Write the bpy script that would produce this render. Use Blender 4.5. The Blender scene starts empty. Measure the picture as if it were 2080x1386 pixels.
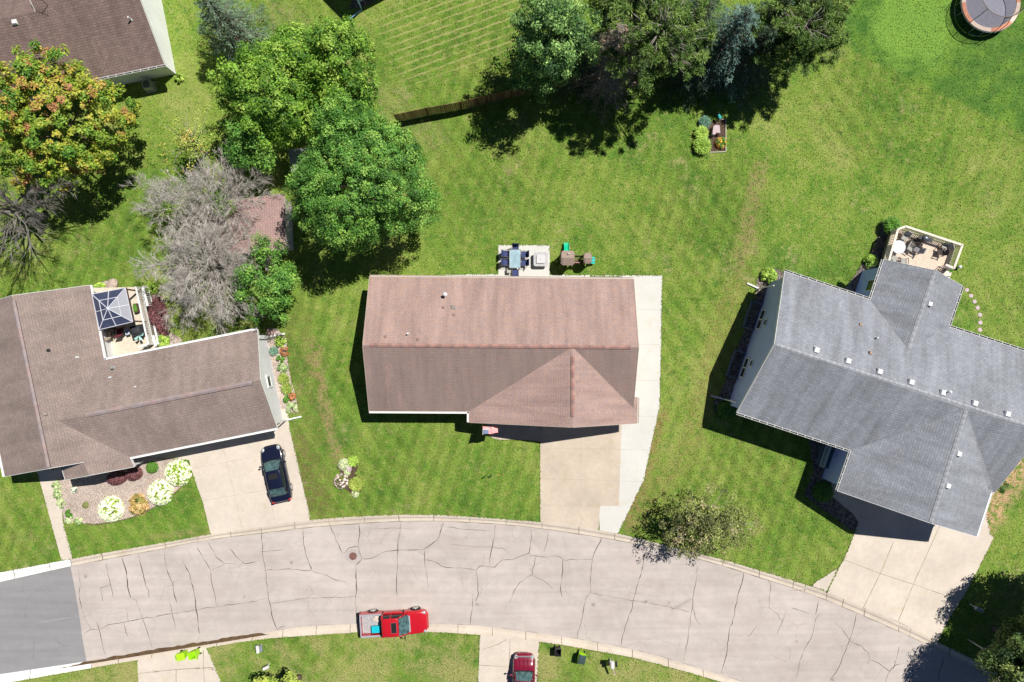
import bpy, math, random
import numpy as np
from mathutils import Vector, Matrix
from mathutils.geometry import tessellate_polygon

# ------------------------------------------------------------------ camera, sky, sun, exposure
H = 57.8            # camera height above the lawn, metres
S = 24.0            # photograph pixels per metre on the lawn
scene = bpy.context.scene
col = scene.collection
cam_d = bpy.data.cameras.new("camera"); cam = bpy.data.objects.new("camera", cam_d); col.objects.link(cam)
cam.location = (0, 0, H); cam.rotation_euler = (0, 0, 0)
cam_d.sensor_width = 36.0; cam_d.lens = 36.0 * H / (2080 / S); cam_d.clip_start = 0.5; cam_d.clip_end = 3000
scene.camera = cam
SUNV = Vector((0.442, 0.396, 1.0)).normalized()
EL = math.asin(SUNV.z)
AZ = math.atan2(SUNV.x, SUNV.y)
world = bpy.data.worlds.new("World"); scene.world = world; world.use_nodes = True
wn = world.node_tree.nodes; wl = world.node_tree.links
sky = wn.new('ShaderNodeTexSky'); sky.sky_type = 'NISHITA'; sky.sun_disc = False
sky.sun_elevation = EL; sky.sun_rotation = AZ; sky.air_density = 0.4; sky.dust_density = 0.0; sky.ozone_density = 3.0
bg = wn['Background']; bg.inputs[1].default_value = 0.07
wl.new(sky.outputs[0], bg.inputs[0])
sun_d = bpy.data.lights.new("sun", 'SUN'); sun_d.energy = 5.0; sun_d.angle = math.radians(0.5); sun_d.color = (1.0, 0.965, 0.9)
sun = bpy.data.objects.new("sun", sun_d); col.objects.link(sun)
sun.rotation_euler = SUNV.to_track_quat('Z', 'Y').to_euler(); sun.location = (30, 30, 80)
vs = scene.view_settings
vs.view_transform = 'Standard'; vs.look = 'None'; vs.gamma = 1.0; vs.exposure = 0.12; vs.use_curve_mapping = False

rnd = random.Random(7)

def P(px, py, h=0.0):
    "photograph pixel of a point known to be h metres above the lawn -> its place in the world"
    f = (H - h) / H
    return Vector(((px - 1040) * f / S, (693 - py) * f / S, h))

# ------------------------------------------------------------------ object helpers
def tag(o, label=None, cat=None, group=None, kind=None):
    if label: o['label'] = label
    if cat: o['category'] = cat
    if group: o['group'] = group
    if kind: o['kind'] = kind
    return o

def thing(name, label, cat, loc=(0, 0, 0), rz=0.0, group=None):
    o = bpy.data.objects.new(name, None); col.objects.link(o)
    o.empty_display_size = 0.3
    o.location = loc; o.rotation_euler = (0, 0, rz)
    return tag(o, label, cat, group)

def wloc(o):
    v = Vector((0, 0, 0))
    while o is not None:
        v += Vector(o.location); o = o.parent
    return v

class MB:
    def __init__(s):
        s.v = []; s.f = []; s.m = []; s.uv = {}
    def add(s, vs_, fs, mi=0):
        n = len(s.v); s.v.extend([tuple(p) for p in vs_])
        for f in fs:
            s.f.append(tuple(i + n for i in f)); s.m.append(mi)
        return s
    def box(s, c, size, rz=0.0, mi=0, M=None):
        hx, hy, hz = size[0] / 2, size[1] / 2, size[2] / 2
        R = M if M is not None else Matrix.Rotation(rz, 3, 'Z')
        pts = []
        for z in (-hz, hz):
            for x, y in ((-hx, -hy), (hx, -hy), (hx, hy), (-hx, hy)):
                pts.append(Vector(c) + R @ Vector((x, y, z)))
        return s.add(pts, [(3, 2, 1, 0), (4, 5, 6, 7), (0, 1, 5, 4), (1, 2, 6, 5), (2, 3, 7, 6), (3, 0, 4, 7)], mi)
    def bar(s, a, b, w, t, mi=0, up=(0, 0, 1)):
        "rectangular bar from a to b; w across, t along up"
        a = Vector(a); b = Vector(b); d = b - a; L = d.length
        if L < 1e-6: return s
        x = d / L; u = Vector(up); y = u.cross(x)
        if y.length < 1e-4: y = Vector((1, 0, 0)).cross(x)
        if y.length < 1e-4: y = Vector((0, 1, 0)).cross(x)
        y.normalize(); z = x.cross(y)
        M = Matrix((x, y, z)).transposed()
        return s.box((a + b) / 2, (L, w, t), M=M, mi=mi)
    def prism(s, poly, z0, z1, mi=0, top=True, bottom=True, inset=0.0, mi_side=None):
        n = len(poly)
        a = area2(poly)
        if a < 0: poly = poly[::-1]
        lo = [(p[0], p[1], z0) for p in poly]
        hp = inset_poly([(p[0], p[1]) for p in poly], inset) if inset else poly
        hi = [(p[0], p[1], z1) for p in hp]
        base = len(s.v)
        s.v.extend(lo + hi)
        if bottom: s.f.append(tuple(base + i for i in range(n - 1, -1, -1))); s.m.append(mi)
        if top: s.f.append(tuple(base + n + i for i in range(n))); s.m.append(mi)
        for i in range(n):
            j = (i + 1) % n
            s.f.append((base + i, base + j, base + n + j, base + n + i)); s.m.append(mi if mi_side is None else mi_side)
        return s
    def cyl(s, c, r, z0, z1, n=16, r2=None, mi=0, sx=1.0, sy=1.0):
        r2 = r if r2 is None else r2
        lo = [(c[0] + sx * r * math.cos(2 * math.pi * i / n), c[1] + sy * r * math.sin(2 * math.pi * i / n), z0) for i in range(n)]
        hi = [(c[0] + sx * r2 * math.cos(2 * math.pi * i / n), c[1] + sy * r2 * math.sin(2 * math.pi * i / n), z1) for i in range(n)]
        fs = [tuple(range(n - 1, -1, -1)), tuple(range(n, 2 * n))]
        for i in range(n):
            j = (i + 1) % n; fs.append((i, j, n + j, n + i))
        return s.add(lo + hi, fs, mi)
    def tube(s, pts, radii, n=6, mi=0, closed=False):
        pts = [Vector(p) for p in pts]
        if not hasattr(radii, '__len__'): radii = [radii] * len(pts)
        rings = []; base = len(s.v); N = len(pts)
        prev = None
        for i, p in enumerate(pts):
            if closed: d = pts[(i + 1) % N] - pts[i - 1]
            else: d = pts[min(i + 1, N - 1)] - pts[max(i - 1, 0)]
            if d.length < 1e-7: d = Vector((0, 0, 1))
            d.normalize()
            a = prev if prev is not None else (Vector((0, 0, 1)) if abs(d.z) < .9 else Vector((1, 0, 0)))
            x = a - d * a.dot(d)
            if x.length < 1e-4: x = d.orthogonal()
            x.normalize(); y = d.cross(x); prev = x
            for k in range(n):
                t = 2 * math.pi * k / n
                s.v.append(tuple(p + (x * math.cos(t) + y * math.sin(t)) * radii[i]))
        for i in range(N if closed else N - 1):
            i2 = (i + 1) % N
            for k in range(n):
                k2 = (k + 1) % n
                s.f.append((base + i * n + k, base + i * n + k2, base + i2 * n + k2, base + i2 * n + k)); s.m.append(mi)
        if not closed:
            s.f.append(tuple(base + k for k in range(n - 1, -1, -1))); s.m.append(mi)
            s.f.append(tuple(base + (N - 1) * n + k for k in range(n))); s.m.append(mi)
        return s
    def wheel(s, c, r, w, n=20, mi=0, axis='Y'):
        base = len(s.v)
        for sgn in (-1, 1):
            for i in range(n):
                t = 2 * math.pi * i / n
                if axis == 'Y': s.v.append((c[0] + r * math.cos(t), c[1] + sgn * w / 2, c[2] + r * math.sin(t)))
                else: s.v.append((c[0] + sgn * w / 2, c[1] + r * math.cos(t), c[2] + r * math.sin(t)))
        s.f.append(tuple(base + i for i in range(n))); s.m.append(mi)
        s.f.append(tuple(base + n + i for i in range(n - 1, -1, -1))); s.m.append(mi)
        for i in range(n):
            j = (i + 1) % n
            s.f.append((base + i, base + n + i, base + n + j, base + j)); s.m.append(mi)
        return s
    def ribbon(s, pts, w, z, mi=0):
        "flat strip along a 2D line; w number or list"
        n = len(pts); base = len(s.v)
        for i, p in enumerate(pts):
            a = pts[max(i - 1, 0)]; b = pts[min(i + 1, n - 1)]
            dx, dy = b[0] - a[0], b[1] - a[1]; L = math.hypot(dx, dy) or 1
            nx, ny = -dy / L, dx / L
            ww = (w[i] if hasattr(w, '__len__') else w) / 2
            s.v.append((p[0] - nx * ww, p[1] - ny * ww, z)); s.v.append((p[0] + nx * ww, p[1] + ny * ww, z))
        for i in range(n - 1):
            a = base + 2 * i
            s.f.append((a, a + 2, a + 3, a + 1)); s.m.append(mi)
        return s
    def blob(s, c, r, seed=0, amp=.18, nu=10, nv=7, mi=0, flat=None):
        rg = random.Random(seed)
        ph = [(rg.uniform(0, 6.28), rg.uniform(0, 6.28), rg.uniform(.5, 1)) for _ in range(4)]
        base = len(s.v)
        rx, ry, rz_ = r if hasattr(r, '__len__') else (r, r, r)
        for j in range(nv + 1):
            th = math.pi * j / nv
            for i in range(nu):
                t = 2 * math.pi * i / nu
                d = Vector((math.sin(th) * math.cos(t), math.sin(th) * math.sin(t), math.cos(th)))
                k = 1 + amp * sum(a[2] * math.sin(2.1 * q * d.x + a[0]) * math.cos(2.3 * q * d.y + a[1] + d.z) for q, a in enumerate(ph, 1)) / 2
                s.v.append((c[0] + d.x * rx * k, c[1] + d.y * ry * k, c[2] + d.z * rz_ * k))
        for j in range(nv):
            for i in range(nu):
                i2 = (i + 1) % nu
                s.f.append((base + j * nu + i, base + (j + 1) * nu + i, base + (j + 1) * nu + i2, base + j * nu + i2)); s.m.append(mi)
        return s
    def build(s, name, mats, parent=None, world=False, smooth=False, bevel=0, subsurf=0):
        if not isinstance(mats, (list, tuple)): mats = [mats]
        off = wloc(parent) if (world and parent is not None) else Vector((0, 0, 0))
        me = bpy.data.meshes.new(name)
        vv = [(p[0] - off.x, p[1] - off.y, p[2] - off.z) for p in s.v]
        me.from_pydata(vv, [], s.f)
        for m in mats: me.materials.append(m)
        if len(mats) > 1: me.polygons.foreach_set('material_index', s.m)
        if s.uv:
            uvl = me.uv_layers.new(name='UVMap')
            for pi, poly in enumerate(me.polygons):
                if pi in s.uv:
                    for k, li in enumerate(poly.loop_indices): uvl.data[li].uv = s.uv[pi][k]
        if smooth: me.polygons.foreach_set('use_smooth', [True] * len(me.polygons))
        me.update()
        o = bpy.data.objects.new(name, me); col.objects.link(o)
        if parent is not None: o.parent = parent
        if bevel:
            b = o.modifiers.new('bevel', 'BEVEL'); b.width = bevel; b.segments = 2; b.limit_method = 'ANGLE'
        if subsurf:
            q = o.modifiers.new('sub', 'SUBSURF'); q.levels = subsurf; q.render_levels = subsurf
        return o

def area2(p):
    return sum(p[i][0] * p[(i + 1) % len(p)][1] - p[(i + 1) % len(p)][0] * p[i][1] for i in range(len(p)))

def inset_poly(poly, d):
    "move every side of a simple polygon inwards by d"
    rev = area2(poly) < 0
    q = poly[::-1] if rev else list(poly)
    n = len(q); out = []
    for i in range(n):
        a, b, c = Vector(q[i - 1][:2]), Vector(q[i][:2]), Vector(q[(i + 1) % n][:2])
        u = (b - a).normalized(); v = (c - b).normalized()
        n1 = Vector((-u.y, u.x)); n2 = Vector((-v.y, v.x))
        m = n1 + n2
        k = m.length_squared / 2
        out.append(tuple(b + m / max(k, .3) * d))
    return out[::-1] if rev else out

# ------------------------------------------------------------------ materials
class NT:
    def __init__(s, name):
        s.mat = bpy.data.materials.new(name); s.mat.use_nodes = True
        s.t = s.mat.node_tree; s.n = s.t.nodes; s.l = s.t.links
        s.bsdf = s.n['Principled BSDF']; s.out = s.n['Material Output']
        s._pos = None
    def put(s, sock, v):
        if isinstance(v, bpy.types.NodeSocket): s.l.new(v, sock)
        elif v is not None:
            if isinstance(v, (tuple, list)) and len(v) == 3 and sock.type == 'RGBA': v = (*v, 1)
            sock.default_value = v
    def pos(s):
        if s._pos is None: s._pos = s.n.new('ShaderNodeTexCoord').outputs['Object']
        return s._pos
    def uvc(s): return s.n.new('ShaderNodeUVMap').outputs[0]
    def math(s, op, a, b=None, c=None, clamp=False):
        q = s.n.new('ShaderNodeMath'); q.operation = op; q.use_clamp = clamp
        s.put(q.inputs[0], a)
        if b is not None: s.put(q.inputs[1], b)
        if c is not None: s.put(q.inputs[2], c)
        return q.outputs[0]
    def mapping(s, vec, loc=(0, 0, 0), rot=(0, 0, 0), scale=(1, 1, 1)):
        q = s.n.new('ShaderNodeMapping'); s.put(q.inputs[0], vec)
        q.inputs[1].default_value = loc; q.inputs[2].default_value = rot; q.inputs[3].default_value = scale
        return q.outputs[0]
    def noise(s, scale, detail=3, rough=.55, vec=None, dist=0.0, out=0):
        q = s.n.new('ShaderNodeTexNoise'); s.put(q.inputs['Vector'], vec if vec is not None else s.pos())
        q.inputs['Scale'].default_value = scale; q.inputs['Detail'].default_value = detail
        q.inputs['Roughness'].default_value = rough; q.inputs['Distortion'].default_value = dist
        return q.outputs[out]
    def voronoi(s, scale, vec=None, feature='F1', out='Distance'):
        q = s.n.new('ShaderNodeTexVoronoi'); q.feature = feature; s.put(q.inputs['Vector'], vec if vec is not None else s.pos())
        q.inputs['Scale'].default_value = scale
        return q.outputs[out]
    def ramp(s, fac, stops, interp='LINEAR'):
        q = s.n.new('ShaderNodeValToRGB'); s.put(q.inputs[0], fac); cr = q.color_ramp; cr.interpolation = interp
        while len(cr.elements) < len(stops): cr.elements.new(.5)
        for e, (p, c) in zip(cr.elements, stops):
            e.position = p; e.color = (*c, 1) if hasattr(c, '__len__') else (c, c, c, 1)
        return q.outputs[0]
    def mix(s, fac, a, b, mode='MIX'):
        q = s.n.new('ShaderNodeMix'); q.data_type = 'RGBA'; q.blend_type = mode
        s.put(q.inputs[0], fac); s.put(q.inputs[6], a); s.put(q.inputs[7], b)
        return q.outputs[2]
    def mulf(s, colr, f):
        "scale a colour by a number socket"
        q = s.n.new('ShaderNodeVectorMath'); q.operation = 'SCALE'; s.put(q.inputs[0], colr); s.put(q.inputs[3], f)
        return q.outputs[0]
    def remap(s, v, a, b, c, d):
        q = s.n.new('ShaderNodeMapRange'); s.put(q.inputs[0], v)
        q.inputs[1].default_value = a; q.inputs[2].default_value = b; q.inputs[3].default_value = c; q.inputs[4].default_value = d
        return q.outputs[0]
    def smooth(s, v, a, b):
        q = s.n.new('ShaderNodeMapRange'); q.interpolation_type = 'SMOOTHSTEP'; s.put(q.inputs[0], v)
        q.inputs[1].default_value = a; q.inputs[2].default_value = b
        return q.outputs[0]
    def sep(s, vec):
        q = s.n.new('ShaderNodeSeparateXYZ'); s.put(q.inputs[0], vec); return q.outputs
    def bump(s, h, strength=.5, dist=.02):
        q = s.n.new('ShaderNodeBump'); s.put(q.inputs['Height'], h); q.inputs['Strength'].default_value = strength; q.inputs['Distance'].default_value = dist
        s.l.new(q.outputs[0], s.bsdf.inputs['Normal']); return q.outputs[0]
    def done(s, colr=None, rough=.8, spec=.3, metal=0, **kw):
        if colr is not None: s.put(s.bsdf.inputs['Base Color'], colr)
        s.put(s.bsdf.inputs['Roughness'], rough); s.bsdf.inputs['Specular IOR Level'].default_value = spec
        s.bsdf.inputs['Metallic'].default_value = metal
        for k, v in kw.items(): s.put(s.bsdf.inputs[k], v)
        return s.mat

_mc = {}
def flat(name, c, rough=.7, var=.12, scale=4.0, bump=0.0, spec=.3, metal=0, **kw):
    "a painted / plastic / timber surface with a little wear"
    if name in _mc: return _mc[name]
    t = NT(name)
    n = t.noise(scale, 4, .6)
    f = t.remap(n, .3, .7, 1 - var, 1 + var)
    cc = t.mulf((c[0], c[1], c[2]), f)
    if bump: t.bump(t.noise(scale * 6, 3), bump, .01)
    _mc[name] = t.done(cc, rough, spec, metal, **kw)
    return _mc[name]

def concrete(name, c, stain=.1, tint=(.9, .8, .6)):
    t = NT(name)
    big = t.noise(.35, 4, .6); mid = t.noise(2.5, 4, .65); fine = t.noise(28, 2, .7)
    f = t.math('ADD', t.remap(big, .3, .7, -stain, stain), t.remap(mid, .3, .7, -stain * .5, stain * .5))
    f = t.math('ADD', t.math('ADD', f, t.remap(fine, .3, .7, -.05, .05)), 1.0)
    cc = t.mulf(c, f)
    st = t.smooth(t.noise(.9, 3, .5, dist=.6), .58, .72)
    cc = t.mix(t.math('MULTIPLY', st, .35), cc, tuple(a * b for a, b in zip(c, tint)))
    t.bump(fine, .25, .004)
    return t.done(cc, .9, .2)

def grass_mat(name, lush=0.0):
    t = NT(name)
    p = t.pos(); xyz = t.sep(p)
    big = t.noise(.085, 3, .55); mid = t.noise(.42, 4, .62); clump = t.noise(2.2, 5, .7); fine = t.noise(9.0, 4, .8); speck = t.noise(26.0, 2, .8)
    base = t.ramp(t.math('ADD', t.math('MULTIPLY', big, .5), t.math('MULTIPLY', mid, .5)),
                  [(.36, (.098, .200, .027)), (.46, (.155, .265, .035)), (.55, (.220, .310, .052)), (.65, (.300, .350, .09))])
    # fine blades: dark gaps and pale tips
    g = t.math('ADD', t.math('MULTIPLY', fine, .55), t.math('MULTIPLY', speck, .45))
    f = t.ramp(g, [(.36, .22), (.46, .70), (.53, 1.08), (.64, 1.9)])
    base = t.mulf(base, f)
    # tufts shift between yellow and blue green
    base = t.mix(t.math('MULTIPLY', t.smooth(clump, .50, .68), .75), base, t.mulf((.34, .34, .11), t.ramp(speck, [(.3, .6), (.7, 1.3)])))
    base = t.mix(t.math('MULTIPLY', t.smooth(t.noise(1.3, 4, .7, vec=t.mapping(p, loc=(31, 7, 3))), .53, .68), .6), base, t.mulf((.065, .19, .024), f))
    # thin, straw coloured patches
    thin = t.math('MULTIPLY', t.smooth(t.noise(.22, 5, .68, vec=t.mapping(p, loc=(11, 50, 0))), .56, .70), t.smooth(clump, .38, .62))
    base = t.mix(t.math('MULTIPLY', thin, .6), base, t.mulf((.40, .36, .17), f))
    # faint mower passes
    def passes(ang, period, amp, scale_mask, off):
        q = t.mapping(p, rot=(0, 0, ang)); u = t.math('ADD', t.sep(q)[0], t.remap(t.noise(.25, 2), 0, 1, -.5, .5))
        sn = t.math('SINE', t.math('MULTIPLY', u, 2 * math.pi / period))
        msk = t.smooth(t.noise(scale_mask, 2, .5, vec=t.mapping(p, loc=off)), .40, .60)
        return t.math('ADD', 1.0, t.math('MULTIPLY', t.math('MULTIPLY', t.smooth(sn, -.5, .5), msk), amp))
    base = t.mulf(base, passes(.30, 1.15, -.17, .05, (5, 5, 0)))
    base = t.mulf(base, passes(-.62, 1.3, -.15, .06, (40, 9, 0)))
    def line(x0, y0, x1, y1, w, colr, amt):
        "worn strip along a line given in photograph pixels"
        a = P(x0, y0); b = P(x1, y1); d = (b - a); L = d.length; d /= L
        u = t.math('ADD', t.math('MULTIPLY', xyz[0], d.x), t.math('ADD', t.math('MULTIPLY', xyz[1], d.y), -(a.x * d.x + a.y * d.y)))
        v = t.math('ADD', t.math('MULTIPLY', xyz[0], -d.y), t.math('ADD', t.math('MULTIPLY', xyz[1], d.x), (a.x * d.y - a.y * d.x)))
        v = t.math('ADD', v, t.remap(t.noise(.5, 3, .6), 0, 1, -1.1, 1.1))
        m = t.math('SUBTRACT', 1.0, t.smooth(t.math('ABSOLUTE', v), w * .25, w))
        m = t.math('MULTIPLY', m, t.math('MULTIPLY', t.smooth(u, -.8, .8), t.math('SUBTRACT', 1.0, t.smooth(u, L - .8, L + .8))))
        m = t.math('MULTIPLY', m, t.math('MULTIPLY', t.smooth(t.noise(1.9, 4, .7), .36, .58), amt))
        return t.mix(m, base, t.mulf(colr, f))
    if lush == 0:
        base = line(632, 690, 688, 940, .75, (.33, .24, .12), .75)
        base = line(600, 620, 650, 1050, 2.2, (.20, .17, .06), .35)
        base = line(600, 880, 648, 1040, 1.5, (.17, .13, .05), .55)
        base = line(1335, 830, 1265, 1070, 1.6, (.34, .22, .10), .7)
        base = line(1545, 330, 1500, 560, 1.1, (.31, .24, .11), .65)
        base = line(1500, 560, 1400, 900, 1.6, (.28, .22, .08), .45)
        base = line(2080, 930, 1990, 1075, 1.8, (.55, .36, .20), .95)
        base = line(1400, 900, 1290, 1080, 1.4, (.27, .22, .08), .45)
        base = line(540, 10, 900, 300, 2.0, (.30, .26, .13), .35)
        base = line(300, 1095, 600, 1062, .6, (.34, .28, .12), .5)
        # mown rows of dry clippings in the yard behind
        a = P(780, 110); d = (P(1060, 8) - a).normalized(); nrm = Vector((-d.y, d.x))
        v = t.math('ADD', t.math('MULTIPLY', xyz[0], nrm.x), t.math('MULTIPLY', xyz[1], nrm.y))
        u = t.math('ADD', t.math('MULTIPLY', xyz[0], d.x), t.math('MULTIPLY', xyz[1], d.y))
        v2 = t.math('ADD', v, t.remap(t.noise(1.6, 3, .6), 0, 1, -.12, .12))
        fr = t.math('FRACT', t.math('DIVIDE', v2, .62))
        rows = t.math('SUBTRACT', 1.0, t.smooth(t.math('ABSOLUTE', t.math('SUBTRACT', fr, .5)), .05, .17))
        c0 = P(930, 55)
        uc = c0.x * d.x + c0.y * d.y; vc = c0.x * nrm.x + c0.y * nrm.y
        win = t.math('MULTIPLY', t.math('SUBTRACT', 1.0, t.smooth(t.math('ABSOLUTE', t.math('SUBTRACT', u, uc)), 4.6, 7.6)),
                     t.math('SUBTRACT', 1.0, t.smooth(t.math('ABSOLUTE', t.math('SUBTRACT', v, vc)), 2.6, 4.2)))
        rows = t.math('MULTIPLY', t.math('MULTIPLY', rows, win), t.smooth(t.noise(.7, 3, .7, vec=t.mapping(p, loc=(3, 9, 0))), .30, .5))
        base = t.mix(t.math('MULTIPLY', rows, .6), base, (.44, .39, .17))
        # the neighbour's lusher, longer grass beyond the property line at the upper right
        a = P(1700, 92); b = P(2080, 275); d = (b - a).normalized(); nrm = Vector((-d.y, d.x))
        w_ = t.math('ADD', t.math('MULTIPLY', xyz[0], nrm.x), t.math('ADD', t.math('MULTIPLY', xyz[1], nrm.y), -(a.x * nrm.x + a.y * nrm.y)))
        w_ = t.math('ADD', w_, t.remap(t.noise(1.2, 3, .6), 0, 1, -.5, .5))
        beyond = t.math('MULTIPLY', t.smooth(w_, -.2, .5), t.smooth(xyz[0], P(1690, 0).x - 1, P(1690, 0).x + 1))
        lushc = t.ramp(mid, [(.36, (.045, .145, .022)), (.5, (.075, .19, .028)), (.62, (.13, .27, .03))])
        base = t.mix(t.math('MULTIPLY', beyond, .75), base, t.mulf(lushc, f))
        c1_ = P(1855, 45); dx_ = t.math('SUBTRACT', xyz[0], c1_.x); dy_ = t.math('SUBTRACT', xyz[1], c1_.y)
        dd_ = t.math('SQRT', t.math('ADD', t.math('MULTIPLY', dx_, dx_), t.math('MULTIPLY', dy_, t.math('MULTIPLY', dy_, .8))))
        dd_ = t.math('ADD', dd_, t.remap(t.noise(.6, 4, .7), 0, 1, -2.2, 2.2))
        base = t.mix(t.math('MULTIPLY', t.math('SUBTRACT', 1.0, t.smooth(dd_, 2.6, 4.2)), .8), base, t.mulf((.20, .36, .055), f))
    else:
        dry = t.smooth(t.noise(.3, 5, .7, vec=t.mapping(p, loc=(70, 3, 0))), .42, .62)
        base = t.mix(t.math('MULTIPLY', dry, .75), base, t.mulf((.36, .33, .13), f))
    hgt = t.math('ADD', t.math('MULTIPLY', fine, .6), t.math('MULTIPLY', speck, .4))
    t.bump(hgt, .9, .06)
    return t.done(base, .85, .15)

def shingle(name, c1, c2, cm, stain=.22, streak=.3, rows=.19, brick=.34, tabs=.5, algae_shade=0.0):
    t = NT(name)
    uv = t.uvc()
    q = t.n.new('ShaderNodeTexBrick'); t.put(q.inputs['Vector'], uv)
    t.put(q.inputs['Color1'], c1); t.put(q.inputs['Color2'], c2); t.put(q.inputs['Mortar'], cm)
    q.inputs['Scale'].default_value = 1.0; q.inputs['Mortar Size'].default_value = .011; q.inputs['Mortar Smooth'].default_value = .4
    q.inputs['Brick Width'].default_value = brick; q.inputs['Row Height'].default_value = rows; q.inputs['Bias'].default_value = 0.0
    cc = q.outputs['Color']
    n1 = t.noise(9.0, 4, .85, vec=uv); n2 = t.noise(.28, 4, .6, vec=uv)
    st = t.noise(1.0, 4, .65, vec=t.mapping(uv, scale=(1.1, .16, 1)))
    f = t.math('ADD', t.remap(n1, .32, .68, -.24, .24), t.remap(n2, .3, .7, -stain * .5, stain * .5))
    f = t.math('ADD', f, t.remap(st, .35, .7, streak * .35, -streak * .65))
    cc = t.mulf(cc, t.math('ADD', f, 1.0))
    blot = t.noise(2.6, 3, .75, vec=uv)
    cc = t.mix(t.math('MULTIPLY', t.smooth(blot, .55, .68), tabs), cc, t.mix(.5, cc, cm, 'MIX'))
    if algae_shade:    # grey brown algal runs and patches, with the slope's shade painted in too
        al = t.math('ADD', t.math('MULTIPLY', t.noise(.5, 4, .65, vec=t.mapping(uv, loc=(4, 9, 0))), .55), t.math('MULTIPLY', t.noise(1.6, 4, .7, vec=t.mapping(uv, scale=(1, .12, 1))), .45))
        cc = t.mix(t.math('MULTIPLY', t.smooth(al, .30, .52), algae_shade), cc, t.mulf((.255, .20, .18), t.remap(n1, .3, .7, .8, 1.2)))
    sv = t.sep(uv)
    fr = t.math('FRACT', t.math('DIVIDE', sv[1], rows))
    t.bump(t.math('ADD', t.math('MULTIPLY', t.math('SUBTRACT', 1.0, fr), .8), t.math('MULTIPLY', n1, .5)), .5, .02)
    return t.done(cc, .92, .15)

def leaf_mat(name, stops, trans=.16, bright=1.0):
    t = NT(name)
    a = t.n.new('ShaderNodeAttribute'); a.attribute_name = 'tint'
    s = t.sep(a.outputs['Vector'])
    cc = t.ramp(s[0], [(p, tuple(x * bright for x in c)) for p, c in stops])
    cc = t.mulf(cc, t.remap(s[1], 0, 1, .9, 2.2))
    t.put(t.bsdf.inputs['Base Color'], cc); t.bsdf.inputs['Roughness'].default_value = .55; t.bsdf.inputs['Specular IOR Level'].default_value = .35
    tr = t.n.new('ShaderNodeBsdfTranslucent'); t.put(tr.inputs[0], cc)
    mx = t.n.new('ShaderNodeMixShader'); mx.inputs[0].default_value = trans
    t.l.new(t.bsdf.outputs[0], mx.inputs[1]); t.l.new(tr.outputs[0], mx.inputs[2]); t.l.new(mx.outputs[0], t.out.inputs[0])
    return t.mat

def pebbles(name, cols, scale=14):
    t = NT(name)
    v = t.n.new('ShaderNodeTexVoronoi'); t.put(v.inputs['Vector'], t.pos()); v.inputs['Scale'].default_value = scale
    s = t.sep(v.outputs['Color'])
    cc = t.ramp(s[0], [(i / (len(cols) - 1), c) for i, c in enumerate(cols)])
    cc = t.mulf(cc, t.ramp(v.outputs['Distance'], [(.2, 1.05), (.55, .55)]))
    cc = t.mulf(cc, t.remap(t.noise(.6, 3), .3, .7, .85, 1.12))
    t.bump(t.math('SUBTRACT', 1.0, v.outputs['Distance']), .8, .03)
    return t.done(cc, .9, .2)

def bark(name, c, sc=8):
    return flat(name, c, .9, .3, sc, .5, .1)
# ------------------------------------------------------------------ foliage builders
def leaf_mesh(name, mat, parent, C, N, size, aspect, tint, seed, spread=.55, up=.35, droop=None):
    "many small diamond leaves; C centres, N outward directions (local to parent)"
    rg = np.random.default_rng(seed)
    n = len(C)
    nrm = N + rg.normal(0, spread, (n, 3)) + np.array([.12, .1, up + .25])
    nrm /= np.linalg.norm(nrm, axis=1)[:, None] + 1e-9
    t = rg.normal(0, 1, (n, 3)) if droop is None else droop + rg.normal(0, .35, (n, 3))
    t -= nrm * np.sum(t * nrm, 1)[:, None]
    t /= np.linalg.norm(t, axis=1)[:, None] + 1e-9
    b = np.cross(nrm, t)
    sz = (np.asarray(size) * rg.uniform(.65, 1.35, n))[:, None] / 2
    V = np.empty((n, 4, 3), np.float32)
    V[:, 0] = C + t * sz; V[:, 1] = C + b * sz * aspect; V[:, 2] = C - t * sz; V[:, 3] = C - b * sz * aspect
    me = bpy.data.meshes.new(name)
    me.vertices.add(4 * n); me.vertices.foreach_set('co', V.ravel())
    me.loops.add(4 * n); me.loops.foreach_set('vertex_index', np.arange(4 * n, dtype=np.int32))
    me.polygons.add(n); me.polygons.foreach_set('loop_start', np.arange(0, 4 * n, 4, dtype=np.int32))
    try: me.polygons.foreach_set('loop_total', np.full(n, 4, dtype=np.int32))
    except Exception: pass
    me.update(calc_edges=True)
    at = me.attributes.new('tint', 'FLOAT_COLOR', 'POINT')
    tc = np.zeros((n, 4, 4), np.float32); tc[:, :, 0] = np.clip(tint, 0, 1)[:, None]; tc[:, :, 1] = rg.random(n)[:, None]; tc[:, :, 3] = 1
    at.data.foreach_set('color', tc.ravel())
    me.materials.append(mat)
    o = bpy.data.objects.new(name, me); col.objects.link(o)
    if parent is not None: o.parent = parent
    return o

def dirs(rg, n, zmin=-1.0):
    z = rg.uniform(zmin, 1, n); a = rg.uniform(0, 2 * np.pi, n); r = np.sqrt(np.maximum(0, 1 - z * z))
    return np.stack([r * np.cos(a), r * np.sin(a), z], 1)

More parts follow.
